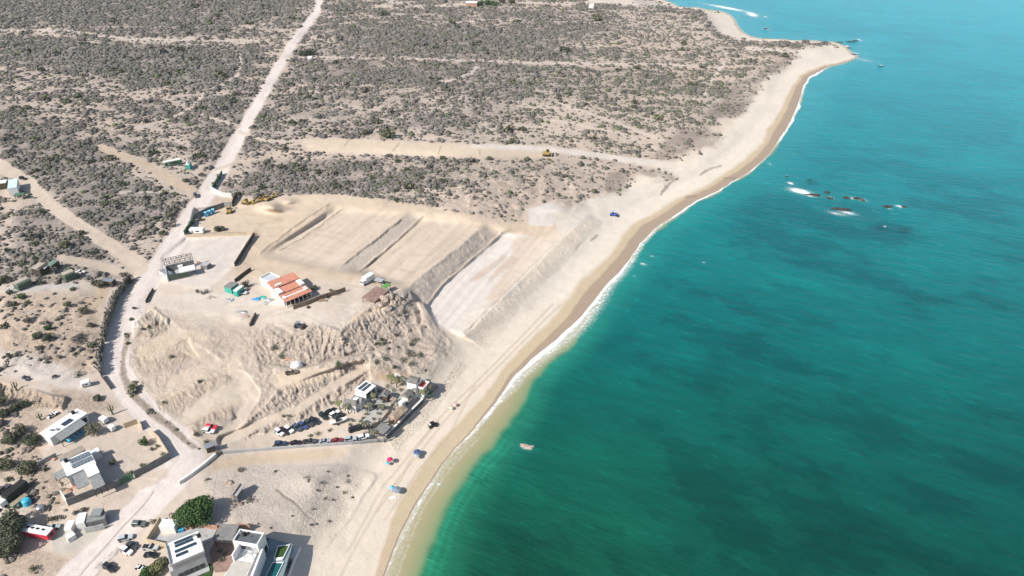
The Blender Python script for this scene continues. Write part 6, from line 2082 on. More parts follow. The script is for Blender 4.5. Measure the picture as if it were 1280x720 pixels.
# ---- brown roofed structure on the brink, white truck
t, q, zb = hut('brown_canopy', 'broad faded brown canopy roof on the brink of the eroded cliff', 'shelter', (452, 372), (470, 357.5), (484, 363.5), 2.4, PINKROOF, slope_=.3)
t, q, zb = hut('green_canopy', 'small bright green canopy roof at the corner of the brown one', 'shelter', (476, 358), (483.5, 353.5), (488, 356), 2.5, mat('bright green roof', (.10, .27, .06), .8, .15, .8))
hut('pale_canopy', 'pale grey roof between the white truck and green canopy', 'shelter', (467, 350), (471, 346.5), (480, 349.5), 2.4, CONCRETE)
p = at(459, 353)
t = local_thing('box_truck', 'white box truck parked behind the brown canopy', 'truck', p, heading(459, 353, -6, 4))
MB().box((-.9, 0, 1.8), (4.9, 2.3, 2.3)).build('cargo_box', WHITE, t)
MB().prism([Vector(v_) for v_ in ((1.6, -1.05, 0), (3.1, -1.0, 0), (3.1, 1.0, 0), (1.6, 1.05, 0))], .5, 2.2, .06).build('cab', OFFWHITE, t)
MB().box((3.12, 0, 1.6), (.06, 1.6, .6)).build('windshield', GLASS, t)
for x in (-2.4, 2.3):
    for sy in (-1, 1):
        MB().tube([(x, sy * .98 - .13, .42), (x, sy * .98 + .13, .42)], .42, 12).build('wheel', TYRE, t)
for k, (x, y, a_, b_, c_, lb) in enumerate([(481, 374, 2.4, 1.6, 1.6, 'pale boulder below the brown canopy'), (488, 371, 2.0, 1.5, 1.8, 'pale boulder on the brink near the green canopy'), (491, 379, 2.2, 1.3, 1.4, 'pale boulder half way down the cliff'), (476, 381, 1.7, 1.2, 1.2, 'pale boulder under the canopy shadow'), (486, 386, 1.8, 1.1, 1.2, 'long pale boulder above the dirt ledge'), (497, 374, 1.7, 1.2, 1.5, 'outer pale boulder beside the deep cliff shadow'), (504, 379, 1.5, 1.1, 1.1, 'small pale boulder in the deep cliff shadow')]):
    boulder(x, y, a_, b_, c_, PALEROCK, lb, 'cliff_boulder', 'boulder', 100 + k, rot=k)
p = at(374, 409.5)
t = local_thing('earth_compactor', 'dark drum roller at the top of the eroded gully', 'roller', p, heading(374, 409.5, 6, 1.2))
MB().tube([(1.8, -1.0, .75), (1.8, 1.0, .75)], .75, 16).build('drum', DKWOOD, t)
MB().prism(chamfer(3.2, 1.6, .2), .6, 1.5).build('body', mat('dark blue machine', (.05, .06, .08), .6, .2, 1), t)
MB().box((-.3, 0, 2.3), (1.3, 1.5, .1)).build('canopy', STEEL, t)
for sy in (-1, 1):
    MB().tube([(-1.0, sy * .8 - .2, .6), (-1.0, sy * .8 + .2, .6)], .6, 14).build('wheel', TYRE, t)
    MB().box((-.3, sy * .65, 1.9), (.1, .1, .78)).build('post', DKWOOD, t)
p = at(371, 459)
t = local_thing('white_dome_tent', 'white domed tent on the dirt ledge below the gullies', 'tent', p, .3)
mb = MB()
for j in range(7):
    ph = j / 6 * math.pi / 2
    for i in range(16):
        a_ = i / 16 * 2 * math.pi
        k_ = 1 + .06 * math.cos(4 * a_)
        mb.v.append((2.1 * math.cos(a_) * math.cos(ph) * k_, 1.7 * math.sin(a_) * math.cos(ph) * k_, 2.5 * math.sin(ph)))
for j in range(6):
    for i in range(16):
        mb.f.append((j * 16 + i, j * 16 + (i + 1) % 16, j * 16 + 16 + (i + 1) % 16, j * 16 + 16 + i))
mb.build('canopy', WHITE, t, True)
MB().box((0, -1.66, .7), (.9, .12, 1.4)).build('door', OFFWHITE, t)
car('pickup', 365, 467, (6, -1), ('brown', (.16, .12, .09)), 'brown pickup parked beside the white domed tent')
boulder(359, 449, 1.3, .7, .5, TERRA, 'reddish debris heap at the foot of the gullies', 'debris_heap', 'heap', 21)
MBx = None
wall_run('timber_stack', 'dark line of stacked timber on the site lane', 'timber', [(320, 394), (317, 400), (313, 408)], 1.2, .6, DKWOOD)
boulder(307, 395, 1.1, .6, .4, TERRA, 'small red debris heap beside the stacked timber', 'debris_heap', 'heap', 22)
boulder(303, 390, 2.0, .8, .3, STEEL, 'strip of pale scrap metal by the stacked timber', 'scrap_heap', 'heap', 23)

# ---- beach camp: bungalows, palms and cars
zb0 = zat(470, 515)
zb = zat(456, 500)
q = rq((443.5, 486.5), (456.5, 476), (470.5, 481.5), 3.0, zb)
c = centre(q)
t = thing('solar_bungalow', 'white bungalow with dark solar panels below the dirt cliff', 'house', (c.x, c.y, zb))
block(t, q, zb, WHITE, WHITE, over=.1)
A, B, C, D = q
u, v = B - A, D - A
panels(t, [A + u * .10 + v * .12, A + u * .92 + v * .12, A + u * .92 + v * .38, A + u * .10 + v * .38], 6, 2, q[0].z, .1)
panels(t, [A + u * .10 + v * .46, A + u * .92 + v * .46, A + u * .92 + v * .70, A + u * .10 + v * .70], 6, 2, q[0].z, .1)
windows(t, D, C, zb, [(.1, .5, .3, 2.6), (.6, .9, .3, 2.6)], c)
hut('thatched_hut', 'grey thatched hut with ridged roof beside the parked cars', 'hut', (428, 505), (432, 498.5), (447, 505), 2.6, THATCH, OFFWHITE, pitch=1.4, over=.5)
hut('thatched_hut', 'lighter grey roofed hut adjoining the ridged thatched one', 'hut', (438, 500), (443, 494), (455, 499), 2.8, GREYROOF, OFFWHITE, pitch=.8, over=.4)
hut('white_terrace', 'white roof terrace between the two grey huts', 'terrace', (441, 499), (445, 495.5), (449, 497), 3.6, WHITE, WHITE)
hut('thatched_hut', 'small grey thatched hut beside the pale paved garden', 'hut', (475, 494), (480, 487.5), (488, 490.5), 2.4, THATCH, DKWOOD, pitch=.9, over=.4)
t, q, zb = hut('camp_house', 'beach house with flat grey thatch roof at the seaward corner', 'house', (507, 477), (513, 469), (526, 472.5), 3.6, THATCH, WHITE, pitch=.5, over=.3)
t, q, zb = hut('roof_terrace', 'low white house with red roof terrace facing the sea', 'house', (520, 484), (528, 475.5), (537, 478.5), 3.0, mat('red terrace tiles', (.50, .12, .09), .85, .12, 1), WHITE)
ring(MB(), q, .3, zb + 2.603, zb + 3.5).build('parapet', WHITE, t)
windows(t, q[3], q[2], zb, [(.15, .45, .4, 2.2), (.55, .85, .4, 2.2)], centre(q), mat('teal glass', (.04, .16, .17), .1, .1, 1))
hut('thatched_hut', 'grey round-edged thatched hut in front of the beach house', 'hut', (501, 494.5), (509, 486.5), (517, 490), 2.2, THATCH, OFFWHITE, pitch=1.0, over=.4)
hut('long_palapa', 'long tan thatched palapa parallel to the sea wall', 'palapa', (485, 520), (500.5, 506.5), (511.5, 510.5), 2.6, TANTHATCH, pitch=.8)
hut('slatted_shelter', 'grey slatted shelter at the lower end of the tan palapa', 'shelter', (467, 537.5), (476.5, 528), (488, 534), 2.5, GREYROOF)
wall_run('white_wall', 'short white wall strip leading to the beach house', 'wall', [(494, 471), (502, 475), (508, 477)], 1.6, .6, WHITE)
wall_run('sea_wall', 'long white-topped sea wall with dark seaward face', 'wall', [(529, 503), (518, 514), (506, 526), (494, 538), (483, 549)], 1.8, .5, mat('dark wall face', (.10, .10, .10), .9, .2, .8), cap=WHITE)  # one dark body colour under the white cap
wall_run('sea_wall_return', 'white terrace wall at the seaward corner of the camp', 'wall', [(514, 499), (522, 496), (529, 502)], 1.2, .5, WHITE)
wall_run('curved_wall', 'low curved brown wall between the paved garden and the palapa', 'wall', [(489, 506), (484, 517), (476, 526), (465, 534)], .8, .4, TANWALL)
for k, (x, y) in enumerate([(489, 529.5), (493, 529), (497, 527.5)]):
    t = local_thing('patio_chair', '%s orange-red patio chair at the end of the tan palapa' % ['left', 'middle', 'right'][k], 'chair', at(x, y), k * .8, 'orange-red chairs at the palapa')
    MB().box((0, 0, .45), (.9, .9, .12)).build('seat', TERRA, t)
    MB().box((0, .42, .85), (.9, .1, .7)).build('backrest', TERRA, t)
    for sx in (-.38, .38):
        for sy in (-.38, .38):
            MB().box((sx, sy, .19), (.08, .08, .4)).build('leg', DKWOOD, t)
PALMS = [(436, 517, 3.4, 'palm in front of the ridged thatched hut, nearest the boats'), (425, 512, 3.0, 'palm among the parked cars under the cliff'), (468, 501, 3.0, 'palm at the upper edge of the paved garden'), (462, 513, 2.6, 'palm in the middle of the paved garden'), (478, 513, 2.4, 'palm beside the curved brown wall'),
         (529, 498, 4.2, 'tall palm at the seaward corner next to the sea wall'), (538, 494, 4.4, 'tall palm outside the red terrace house'), (534, 488, 4.0, 'palm behind the red terrace house corner'), (496, 484, 4.0, 'palm behind the small thatched hut'), (489, 480, 3.8, 'palm in the tan clearing behind the bungalow'),
         (503, 482, 3.6, 'palm against the white wall strip'), (460, 537, 3.2, 'palm at the lower corner beside the slatted shelter'), (468, 546, 2.8, 'palm by the car park wall end'), (512, 503, 2.4, 'palm beside the round-edged thatched hut'), (519, 495, 2.6, 'palm on the seaward terrace')]
for k, (x, y, h_, lb) in enumerate(PALMS):
    palm(x, y, h_, lb, k + 1, [G_OLIVE, G_LIME, G_OLIVE, G_DARK][k % 4], 2.0 if h_ > 3 else 1.6)
GB = [(474, 489, 1.0), (484, 484, 1.4), (493, 488, 1.2), (500, 488, 1.0), (454, 523, .7), (458, 518, .8), (470, 509, .7), (473, 517, .7), (467, 524, .7), (453, 530, .6), (447, 532, .9), (441, 527, .9), (438, 531, .8), (450, 527, .8), (462, 541, 1.1), (465, 536, 1.0), (472, 551, .9), (457, 543, .9), (508, 506, .8), (503, 512, .7), (541, 490, 1.3), (545, 485, 1.1), (479, 503, .8), (471, 497, .9), (414, 505, 1.2), (465, 507, .6), (449, 552, .9), (424, 555, .8), (446, 536, .7)]
GBL = ['behind the small thatched hut', 'in the clearing behind the small hut', 'under the palm by the white strip', 'at the foot of the white strip wall', 'at the left end of the paved garden', 'inside the paved garden near its middle', 'at the upper middle of the paved garden', 'beside the garden palm', 'by the curved wall in the garden', 'at the garden corner by the van', 'pale and spiky beside the car lane', 'upper of two beside the car lane', 'lower of two beside the car lane', 'between garden and car lane',
       'by the slatted shelter, lower one', 'against the slatted shelter side', 'at the end of the car park wall', 'next to the black van', 'at the seaward end of the tan palapa', 'along the tan palapa front', 'on the bluff outside the terrace house', 'outermost on the bluff by the terrace house', 'below the small thatched hut door', 'at the garden edge by the small hut', 'at the foot of the dirt cliff above the cars', 'tiny one in the paved garden', 'below the white wagon', 'below the red car', 'at the nose of the black van']
for k, ((x, y, r_), lb) in enumerate(zip(GB, GBL)):
    shrub(x, y, r_, r_ * 1.1, [G_OLIVE, G_LIME, G_DARK, G_GREY][k % 4], '%s bush %s' % (['olive', 'yellowish', 'dark green', 'grey'][k % 4], lb), 60, 500 + k, .18, 'bush', 'camp_bush')
NAVY, BLK, GRY, SLV, WHT = (.035, .05, .09), (.013, .014, .016), (.07, .075, .08), (.40, .43, .46), (.76, .77, .77)
row1 = [(349.5, 542, (4.6, 3.3), 'suv', ('white four', WHT), 'white car at the far left end of the cliff-foot row'), (355.5, 540.5, (4.6, 3.3), 'suv', ('maroon black', (.035, .018, .022)), 'very dark maroon car second in the cliff-foot row'), (361.5, 538.5, (4.6, 3.3), 'suv', ('white five', WHT), 'white car third in the cliff-foot row'),
        (372, 536, (4.6, 3.3), 'suv', ('steel blue', (.06, .085, .11)), 'steel-blue car fourth in the cliff-foot row'), (379, 533.5, (4.6, 3.3), 'suv', ('royal blue', (.04, .075, .20)), 'bright blue car fifth in the cliff-foot row'), (386.5, 530.5, (4.6, 3.3), 'jeep', ('graphite', (.06, .065, .065)), 'graphite off-roader sixth in the cliff-foot row'),
        (393, 527.5, (4.6, 3.3), 'suv', ('near black', (.02, .024, .032)), 'large near-black car seventh in the cliff-foot row'), (404.5, 521.5, (4, 3.5), 'suv', ('dark green', (.02, .032, .024)), 'dark green car parked apart below the cliff'),
        (413.5, 515.5, (5, -3.5), 'suv', ('gloss black', BLK), 'black car uppermost by the ridged thatched hut'), (418.5, 518.5, (5, -3.5), 'suv', ('white six', WHT), 'white car angled beside the uppermost black one'), (424, 522, (5, -3.2), 'suv', ('dark grey green', (.035, .045, .042)), 'dark grey-green car under the palm by the thatched hut'),
        (443.5, 538, (6, -1.8), 'van', ('black van', (.02, .022, .026)), 'long black van beside the paved garden corner'), (451.5, 536, (5, -1), 'jeep', ('dark jeep', (.03, .03, .03)), 'dark jeep nosed against the garden by the black van')]
for x, y, hd, kd, pc, lb in row1:
    car(kd, x, y, hd, pc, lb, group='cars parked at the beach camp')
row2 = [(351, 556, 'suv', ('navy', NAVY), 'navy car first from the left along the grey wall'), (370, 554.5, 'sedan', ('black cherry', (.03, .012, .02)), 'black-cherry car second along the grey wall'), (387.5, 553, 'pickup', ('dark grey', GRY), 'dark grey pickup third along the grey wall'), (406.5, 552.5, 'sedan', ('silver blue', (.34, .38, .42)), 'silver-blue car fourth along the grey wall'),
        (421.5, 551.5, 'sedan', ('dark red', (.30, .02, .03)), 'dark red car fifth along the grey wall'), (438.5, 550, 'suv', ('silver two', SLV), 'silver wagon sixth along the grey wall'), (454.5, 547.5, 'suv', ('white seven', WHT), 'white car last along the grey wall by the palms')]
for x, y, kd, pc, lb in row2:
    car(kd, x, y, (6, -.2), pc, lb, group='cars parked at the beach camp')
t = local_thing('boat_trailer', 'small grey boat on a trailer by the thatched hut', 'boat', at(424, 529), heading(424, 529, 6, -1.6))
hb = MB()
for k, (x, w_, h_) in enumerate([(-2.8, .8, 1.3), (0, .95, 1.25), (1.8, .7, 1.4), (3.0, .05, 1.6)]):
    hb.v += [(x, -w_, h_), (x, 0, .55), (x, w_, h_), (x, 0, h_ - .35)]
for k in range(3):
    for s in range(4):
        hb.f.append((k * 4 + s, k * 4 + (s + 1) % 4, k * 4 + 4 + (s + 1) % 4, k * 4 + 4 + s))
hb.f += [(3, 2, 1, 0), (12, 13, 14, 15)]
hb.build('hull', OFFWHITE, t)
MB().box((-.3, 0, 1.6), (1.4, 1.1, .7)).build('cabin', GLASS, t)
for sy in (-1, 1):
    MB().tube([(-.5, sy * .9 - .1, .32), (-.5, sy * .9 + .1, .32)], .32, 12).build('wheel', TYRE, t)
for k, (x, y, r_, lb) in enumerate([(388, 545, 1.0, 'low yellowish plant strip between the two car rows'), (396, 543, 1.3, 'larger yellow-green plant at the end of the strip between the car rows'), (412, 538, .9, 'dry brown tuft between the car rows'), (353, 521, 1.0, 'pale green bush on the cliff ledge above the cars'), (361, 520, .8, 'small green bush on the cliff ledge above the cars'), (344, 559, .9, 'dry bush at the nose of the navy car'), (336, 562, .8, 'dry bush at the end of the grey wall'), (397, 557, .8, 'dry bush below the dark grey pickup'), (412, 517, 1.1, 'dark bush where the cliff meets the cars')]):
    shrub(x, y, r_, r_ * .9, [G_LIME, G_LIME, [(.16, .13, .09)], G_LIME, G_OLIVE, [(.17, .15, .10)], [(.17, .14, .09)], G_OLIVE, G_DARK][k], lb, 70, 540 + k, .18, 'bush', 'wild_bush')
SH = [(422, 457, 1.5, G_GREEN, 'single bright green bush on the slope above the lane'), (477, 425, .9, G_OLIVE, 'olive bush at the toe of the ridged slope'), (480, 431, 1.7, G_DARK, 'dark bush pair at the toe of the ridged slope'), (472, 431, .9, G_DARK, 'small dark bush left of the pair at the ridged slope'), (519, 426, 1.8, G_OLIVE, 'olive bush on the dirt flat below the cliff'), (514, 431, 1.3, G_OLIVE, 'smaller olive bush next to the one on the dirt flat'), (495, 419, 1.0, [(.14, .11, .08)], 'brown bush at the foot of the ledge'),
      (512, 443, 1.7, G_DARK, 'dark bush, left half of the clump below the cliff'), (521, 445, 2.0, G_OLIVE, 'olive bush, right half of the clump below the cliff'), (480, 449, 1.9, G_DARK, 'dark spreading bush above the bungalow cliff'), (505, 453, 1.9, G_DARK, 'dark bush by the tan clearing edge'), (515, 456, 1.4, G_OLIVE, 'olive bush on the rim above the beach house'), (470, 454, 1.4, G_DARK, 'dark bush at the head of the bungalow cliff'), (493, 460, 1.2, G_DARK, 'dark bush right above the tan clearing'), (352, 447, 1.6, G_DARK, 'dark bush in the shaded gully mouth'), (342, 437, 1.8, G_DARK, 'dark bush deep in the shaded gully'), (215, 447, 1.0, G_OLIVE, 'olive bush on the terrace bank'), (250, 478, .9, G_OLIVE, 'olive bush on the middle terrace bank'),
      (187, 410, 1.2, G_DARK, 'dark tuft on the mound beside the road'), (179, 412, .9, G_GREY, 'grey tuft on the mound beside the road'), (168, 386, .9, G_OLIVE, 'small bush on the road shoulder opposite the frond fence'), (164, 400, 1.0, G_OLIVE, 'second small bush on the road shoulder opposite the frond fence'), (157, 419, .7, G_OLIVE, 'third small bush on the road shoulder'), (160, 430, .8, G_DARK, 'dark tuft low on the road shoulder by the bend'), (98, 470, 1.6, G_DARK, 'dark bush next to the lone white shed'), (68, 472, .9, G_GREY, 'bare bush casting shadow on the clearing'), (75, 447, 1.3, G_GREY, 'pale dry bush on the edge of the clearing')]
for k, (x, y, r_, cc, lb) in enumerate(SH):
    shrub(x, y, r_, r_ * 1.05, cc, lb, 120, 560 + k, .22, 'bush', 'wild_bush')

for k, (p0, p1, p2, h_, rm, wm_, lb) in enumerate([((487, 499), (491, 495.5), (497, 498), 2.1, TANTHATCH, None, 'small tan shade roof between the paved garden and the palapa'), ((498, 502), (502, 499), (507, 501), 2.0, WHITE, OFFWHITE, 'small white block behind the round-edged hut'), ((455, 507), (459, 504.5), (463, 506.5), 2.0, TANTHATCH, None, 'small tan palapa at the head of the paved garden'),
                                                  ((533, 493), (537, 489.5), (541, 491.5), 2.0, GREENP, None, 'green net shade outside the terrace house'), ((515, 486), (518, 483.5), (522, 485.5), 2.6, GREYROOF, OFFWHITE, 'grey porch roof joining the beach house and terrace house'), ((472, 524), (475, 521.5), (479, 523.5), 1.9, THATCH, None, 'small thatch umbrella roof at the garden edge above the slatted shelter'), ((505, 517), (508, 514), (511, 515.5), 1.8, WHITE, None, 'white shade sail at the seaward end of the tan palapa')]):
    hut('shade_roof', lb, 'shelter', p0, p1, p2, h_, rm, wm_)
# ---- on the beach
def umbrella(px, py, m_, lb, r_=1.25, h_=2.1, name='beach_umbrella', lean=.0):
    r_ *= .78
    t_ = local_thing(name, lb, 'umbrella', at(px, py), random.uniform(0, 3))
    MB().tube([(0, 0, -.3), (lean, 0, h_)], .035, 6).build('pole', STEEL, t_)
    mb_ = MB()
    mb_.v = [(lean, 0, h_ + .25)] + [(lean + r_ * math.cos(a_), r_ * math.sin(a_), h_ - .28 + .05 * (i % 2)) for i, a_ in enumerate(np.arange(16) * math.pi / 8)]
    mb_.f = [(0, 1 + i, 1 + (i + 1) % 16) for i in range(16)]
    mb_.build('canopy', m_, t_)
    return t_
umbrella(488, 579.5, mat('crimson cloth', (.52, .03, .12), .8, .1, 1), 'crimson beach umbrella beside a cyan one')
umbrella(484.5, 582, mat('cyan cloth', (.12, .45, .58), .8, .1, 1), 'small cyan beach umbrella beside the crimson one', .85, 1.5)
umbrella(522, 570, mat('navy cloth', (.06, .09, .20), .8, .1, 1), 'dark blue beach umbrella, upper of two together', 1.5)
umbrella(521, 574, mat('grey cloth', (.36, .37, .38), .8, .1, 1), 'grey beach umbrella just below the dark blue one', 1.2, 1.9)
umbrella(490.5, 614, mat('sky cloth', (.14, .42, .66), .8, .1, 1), 'sky-blue beach umbrella nearest the water line of the lower group', 1.0, 1.9)
umbrella(496, 617, mat('slate cloth', (.20, .24, .29), .8, .1, 1), 'large slate-grey beach umbrella beside the sky-blue one', 1.7, 2.0)
t = local_thing('beach_towel', 'white towel on the sand below the slate-grey umbrella', 'towel', at(491, 622), .3)
MB().box((0, 0, .06), (1.9, .8, .1)).build('towel_cloth', WHITE, t)
def buggy(px, py, hd, m_, lb, s=1.0, roof=None):
    t_ = local_thing('beach_buggy', lb, 'buggy', at(px, py), heading(px, py, *hd))
    MB().prism(chamfer(3.0 * s, 1.3 * s, .2), .4 * s, .85 * s, .05).build('body', m_, t_)
    for sx in (-1.05, 1.05):
        for sy in (-1, 1):
            MB().tube([(sx * s, sy * .72 * s - .16, .38 * s), (sx * s, sy * .72 * s + .16, .38 * s)], .38 * s, 12).build('wheel', TYRE, t_)
    for sx in (-.8, .5):
        for sy in (-.55, .55):
            MB().tube([(sx * s, sy * s, .86 * s), (sx * .8 * s, sy * s, 1.75 * s)], .045, 6).build('roll_bar', DKWOOD, t_)
    MB().box((-.15 * s, 0, 1.79 * s), (1.4 * s, 1.25 * s, .07)).build('roof', roof or m_, t_)
    for sy in (-.3, .3):
        MB().box((-.3 * s, sy * s, 1.05 * s), (.5 * s, .45 * s, .38 * s)).build('seat', TYRE, t_)
    return t_
buggy(541, 533, (5, -1.5), mat('dark buggy', (.03, .03, .035), .6, .2, 1), 'dark open buggy with pale bonnet on the sand below the camp', 1.0, TYRE)
t = local_thing('white_cooler', 'white cool box standing beside the dark open buggy', 'box', at(538.5, 533), .3)
MB().box((0, 0, .45), (1.2, .9, .9)).build('box_body', WHITE, t)
MB().box((0, 0, .955), (1.25, .95, .1)).build('lid', OFFWHITE, t)
buggy(767, 269.5, (6, 1.6), mat('blue buggy', (.07, .13, .45), .5, .15, 1), 'blue beach buggy alone on the sand near the dunes', 1.35, mat('pale blue roof', (.35, .42, .62), .5, .1, 1))
for k, (x, y, lb) in enumerate([(564, 512, 'small cream sun shade on the sand toward the wet line'), (569, 508, 'small pink sun shade next to the cream one')]):
    umbrella(x, y, mat(['cream cloth', 'pink cloth'][k], [(.62, .56, .42), (.62, .40, .38)][k], .8, .1, 1), lb, 1.0, 1.2, 'beach_umbrella')

# ---- rocks in the sea
RK = [(1017, 244, 6.5, 2.2, 1.3), (1034, 241, 2.3, 2.0, 1.6), (1037, 248, 3.0, 1.8, .9), (1058, 247.5, 3.4, 1.9, 1.2), (1072, 248.5, 4.5, 2.0, 1.2), (1079, 251, 2.2, 1.4, .8), (1046, 261.5, 4.5, 2.2, 1.5), (1056, 262.5, 5.5, 2.2, 1.5), (1109, 258.5, 4.0, 2.2, 1.3), (1130, 258.5, 2.6, 1.4, .8),
      (1063, 52.5, 7, 2.5, 1.4), (1070, 51, 5, 2, 1.2), (1050, 53, 6, 2.2, 1.0), (1061, 60, 3, 2, 1.0), (1067, 68, 5, 2.5, 1.2), (957, 36, 3.5, 2, 1.2), (1101, 83, 4, 2, .8), (984, 221, 1.6, 1.2, .8), (1012, 225, 2, 1.5, .35), (660, 559, 3.2, 1.5, 1.0), (655, 556.5, 2.0, 1.1, .7)]
RL = ['long dark rock washed by the biggest surf patch', 'small upright rock standing behind the surf line', 'low rock just below the small upright one', 'dark rock at the left of the middle pair', 'long dark rock at the right of the middle pair', 'low rock at the seaward tip of the middle pair', 'left half of the long kelp-brown reef with surf below it', 'right half of the long kelp-brown reef', 'rounded brown rock alone toward the open sea', 'outermost small rock with white surf', 'long flat rock off the sandy point', 'outer flat rock off the sandy point', 'flat rock joined to the sandy point', 'small rock in the surf at the point', 'dark rock at the very tip of the sandy point', 'lone rock in the far cove', 'low rock in open water past the sandy point', 'small rock near the wet beach', 'barely awash rock above the surf patch', 'tan rock breaking the surface alone off the beach', 'smaller tan rock beside the lone one off the beach']
for k, ((x, y, a_, b_, c_), lb) in enumerate(zip(RK, RL)):
    boulder(x, y, a_ * .60, b_ * .55, c_ * .6, ROCK if k < 19 else PALEROCK, lb, 'sea_rock', 'rock', 200 + k, .05, -.15)

# ---- upper left: sheds along the side lanes
hut('white_cottage', 'pale blue-white cottage at the frame edge beside the lane', 'house', (9, 236), (10.5, 224.5), (22, 222), 3.6, mat('pale blue roof sheet', (.52, .62, .66), .6, .08, .8), WHITE)
hut('white_cottage', 'long white-roofed building cut by the frame edge', 'house', (-14, 231), (-12, 227), (8, 225.5), 3.0, WHITE, DKWOOD)
hut('green_canopy', 'round-cornered dark green canopy below the pale cottage', 'shelter', (17, 244.5), (19.5, 241.5), (30, 242), 2.2, GREENP)
car('suv', 29, 224, (4, 1), ('lane black', (.02, .02, .02)), 'dark car parked behind the pale cottage')
hut('scrub_shed', 'tan-roofed shed with dark open front, lower of the lane sheds', 'shed', (15, 353.5), (32, 345.5), (37, 348.5), 2.4, mat('tan sheet roof', (.40, .34, .28), .8, .1, .8), mat('green plank wall', (.08, .11, .08), .9, .2, 1), slope_=.5)
hut('scrub_shed', 'long tan-roofed shed up against the scrub', 'shed', (38, 335), (49, 327.5), (57, 330), 2.6, mat('tan sheet roof', (.4, .34, .28)), DKWOOD, slope_=.4)
hut('scrub_shed', 'green-roofed shed at the end of the long tan one', 'shed', (57, 331), (66, 324.5), (71, 326.5), 2.6, mat('green grey roof', (.16, .22, .19), .8, .15, .8), DKWOOD, slope_=.3)
hut('scrub_shed', 'small white-roofed lean-to between the tan and green sheds', 'shed', (49, 335.5), (53, 332), (58, 333.5), 2.0, WHITE, DKWOOD)
hut('scrub_shed', 'tan-roofed shed with green front beside the white car', 'shed', (76, 341), (89, 336), (92, 339.5), 2.5, mat('tan sheet roof', (.4, .34, .28)), mat('green plank wall', (.08, .11, .08)), slope_=.4)
car('sedan', 101, 341, (6, .6), ('white lane', WHT), 'white car parked on the lane beside the tan-roofed sheds')
hut('scrub_shed', 'low pale shed half hidden by bushes beside the frond fence lane', 'shed', (126, 351), (131, 347), (143, 349), 1.8, STEEL, DKWOOD)
frond_fence('brush_fence', 'dry brush fence between the tan shed and white car', [(67, 333), (66, 338), (69, 343)], 2.0, 9, 90)
for k, (x, y, r_, h_, cc, lb) in enumerate([(127, 358, 2.6, 2.8, G_OLIVE, 'round olive tree beside the hidden pale shed'), (120, 356, 2.0, 2.4, G_DARK, 'dark tree at the lane mouth'), (84, 348, .9, 1.0, G_GREEN, 'low bright green hedge before the green-fronted shed'), (6, 352, 3.0, 3.0, G_OLIVE, 'olive tree beside the lower lane shed'), (161, 354, 2.2, 3.0, G_DARK, 'dark tree at the head of the frond fence'), (156, 346, 1.6, 2.2, G_GREY, 'grey bush above the frond fence head'),
                                        (60, 424, 2.6, 2.2, G_DARK, 'large dark bush, right of the pair above the clearing'), (48, 421, 1.9, 2.0, G_DARK, 'large dark bush, left of the pair above the clearing'), (60, 412, 1.4, 1.6, G_GREEN, 'bright green bush above the dark pair'), (28, 373, 1.6, 1.8, G_GREEN, 'green bush below the pale lane'), (17, 382, 1.6, 1.6, G_OLIVE, 'olive bush on the wild slope at the left'), (105, 391, 2.0, 2.0, G_OLIVE, 'spiky bush with pale litter on the wild slope'), (98, 424, 3.2, 1.8, G_GREY, 'wide grey bare bush near the frond fence'), (35, 402, 1.6, 1.3, G_GREY, 'grey bush in the middle of the wild slope'), (84, 382, 1.5, 1.4, G_OLIVE, 'olive bush high on the wild slope')]):
    tree(x, y, r_, h_, cc, lb, 'bush', 300, .3, .3, 600 + k, 'wild_tree', 7)
trailerbox('lane_bus', 'long green and white bus parked in the scrub by the road', 'bus', 217, 206.5, (8, -1.4), 8.5, 2.4, 2.9, GREENP, True, OFFWHITE)
hut('tent_shed', 'teal and white tent shed next to the parked bus', 'tent', (231.5, 206), (233.5, 202), (238, 203), 2.6, OFFWHITE, TEAL, pitch=.9)
tree(231, 227, 1.8, 1.8, G_LIME, 'yellowish bush alone on the verge below the tent shed', 'bush', 200, .3, .3, 640, 'wild_tree', 6)
hut('far_hut', 'tiny white hut by dark trees beside the far road', 'hut', (384, 72.5), (385, 70), (390, 70.3), 2.8, WHITE, OFFWHITE)
tree(379, 70, 4.5, 4.5, G_DARK, 'dark tree left of the tiny white hut', 'tree', 260, .7, .6, 650, 'far_tree', 6)
tree(388, 68.5, 4.5, 5, G_DARK, 'dark tree behind the tiny white hut', 'tree', 260, .7, .6, 651, 'far_tree', 6)
hut('far_house', 'distant long white roof at the top of the scrub plain', 'house', (582, 3.4), (583, 1.2), (597, 1.4), 4, WHITE, TERRA)
hut('far_house', 'distant small white house near the far beach', 'house', (736, 6.5), (737, 4.5), (743, 4.7), 3.5, WHITE, OFFWHITE)
for k, (x, y) in enumerate([(600, 7), (610, 6), (618, 7), (640, 4), (628, 3)]):
    tree(x, y, 5, 5, G_GREEN if k < 3 else G_DARK, '%s distant green tree near the long white roof' % ['nearest', 'second', 'third', 'outermost', 'rearmost'][k], 'tree', 160, 1.0, .6, 660 + k, 'far_tree', 5)
car('suv', 551, 105, (4, 0), ('far dark', (.03, .03, .03)), 'dark vehicle at the end of a track in the far scrub', s=1.2)

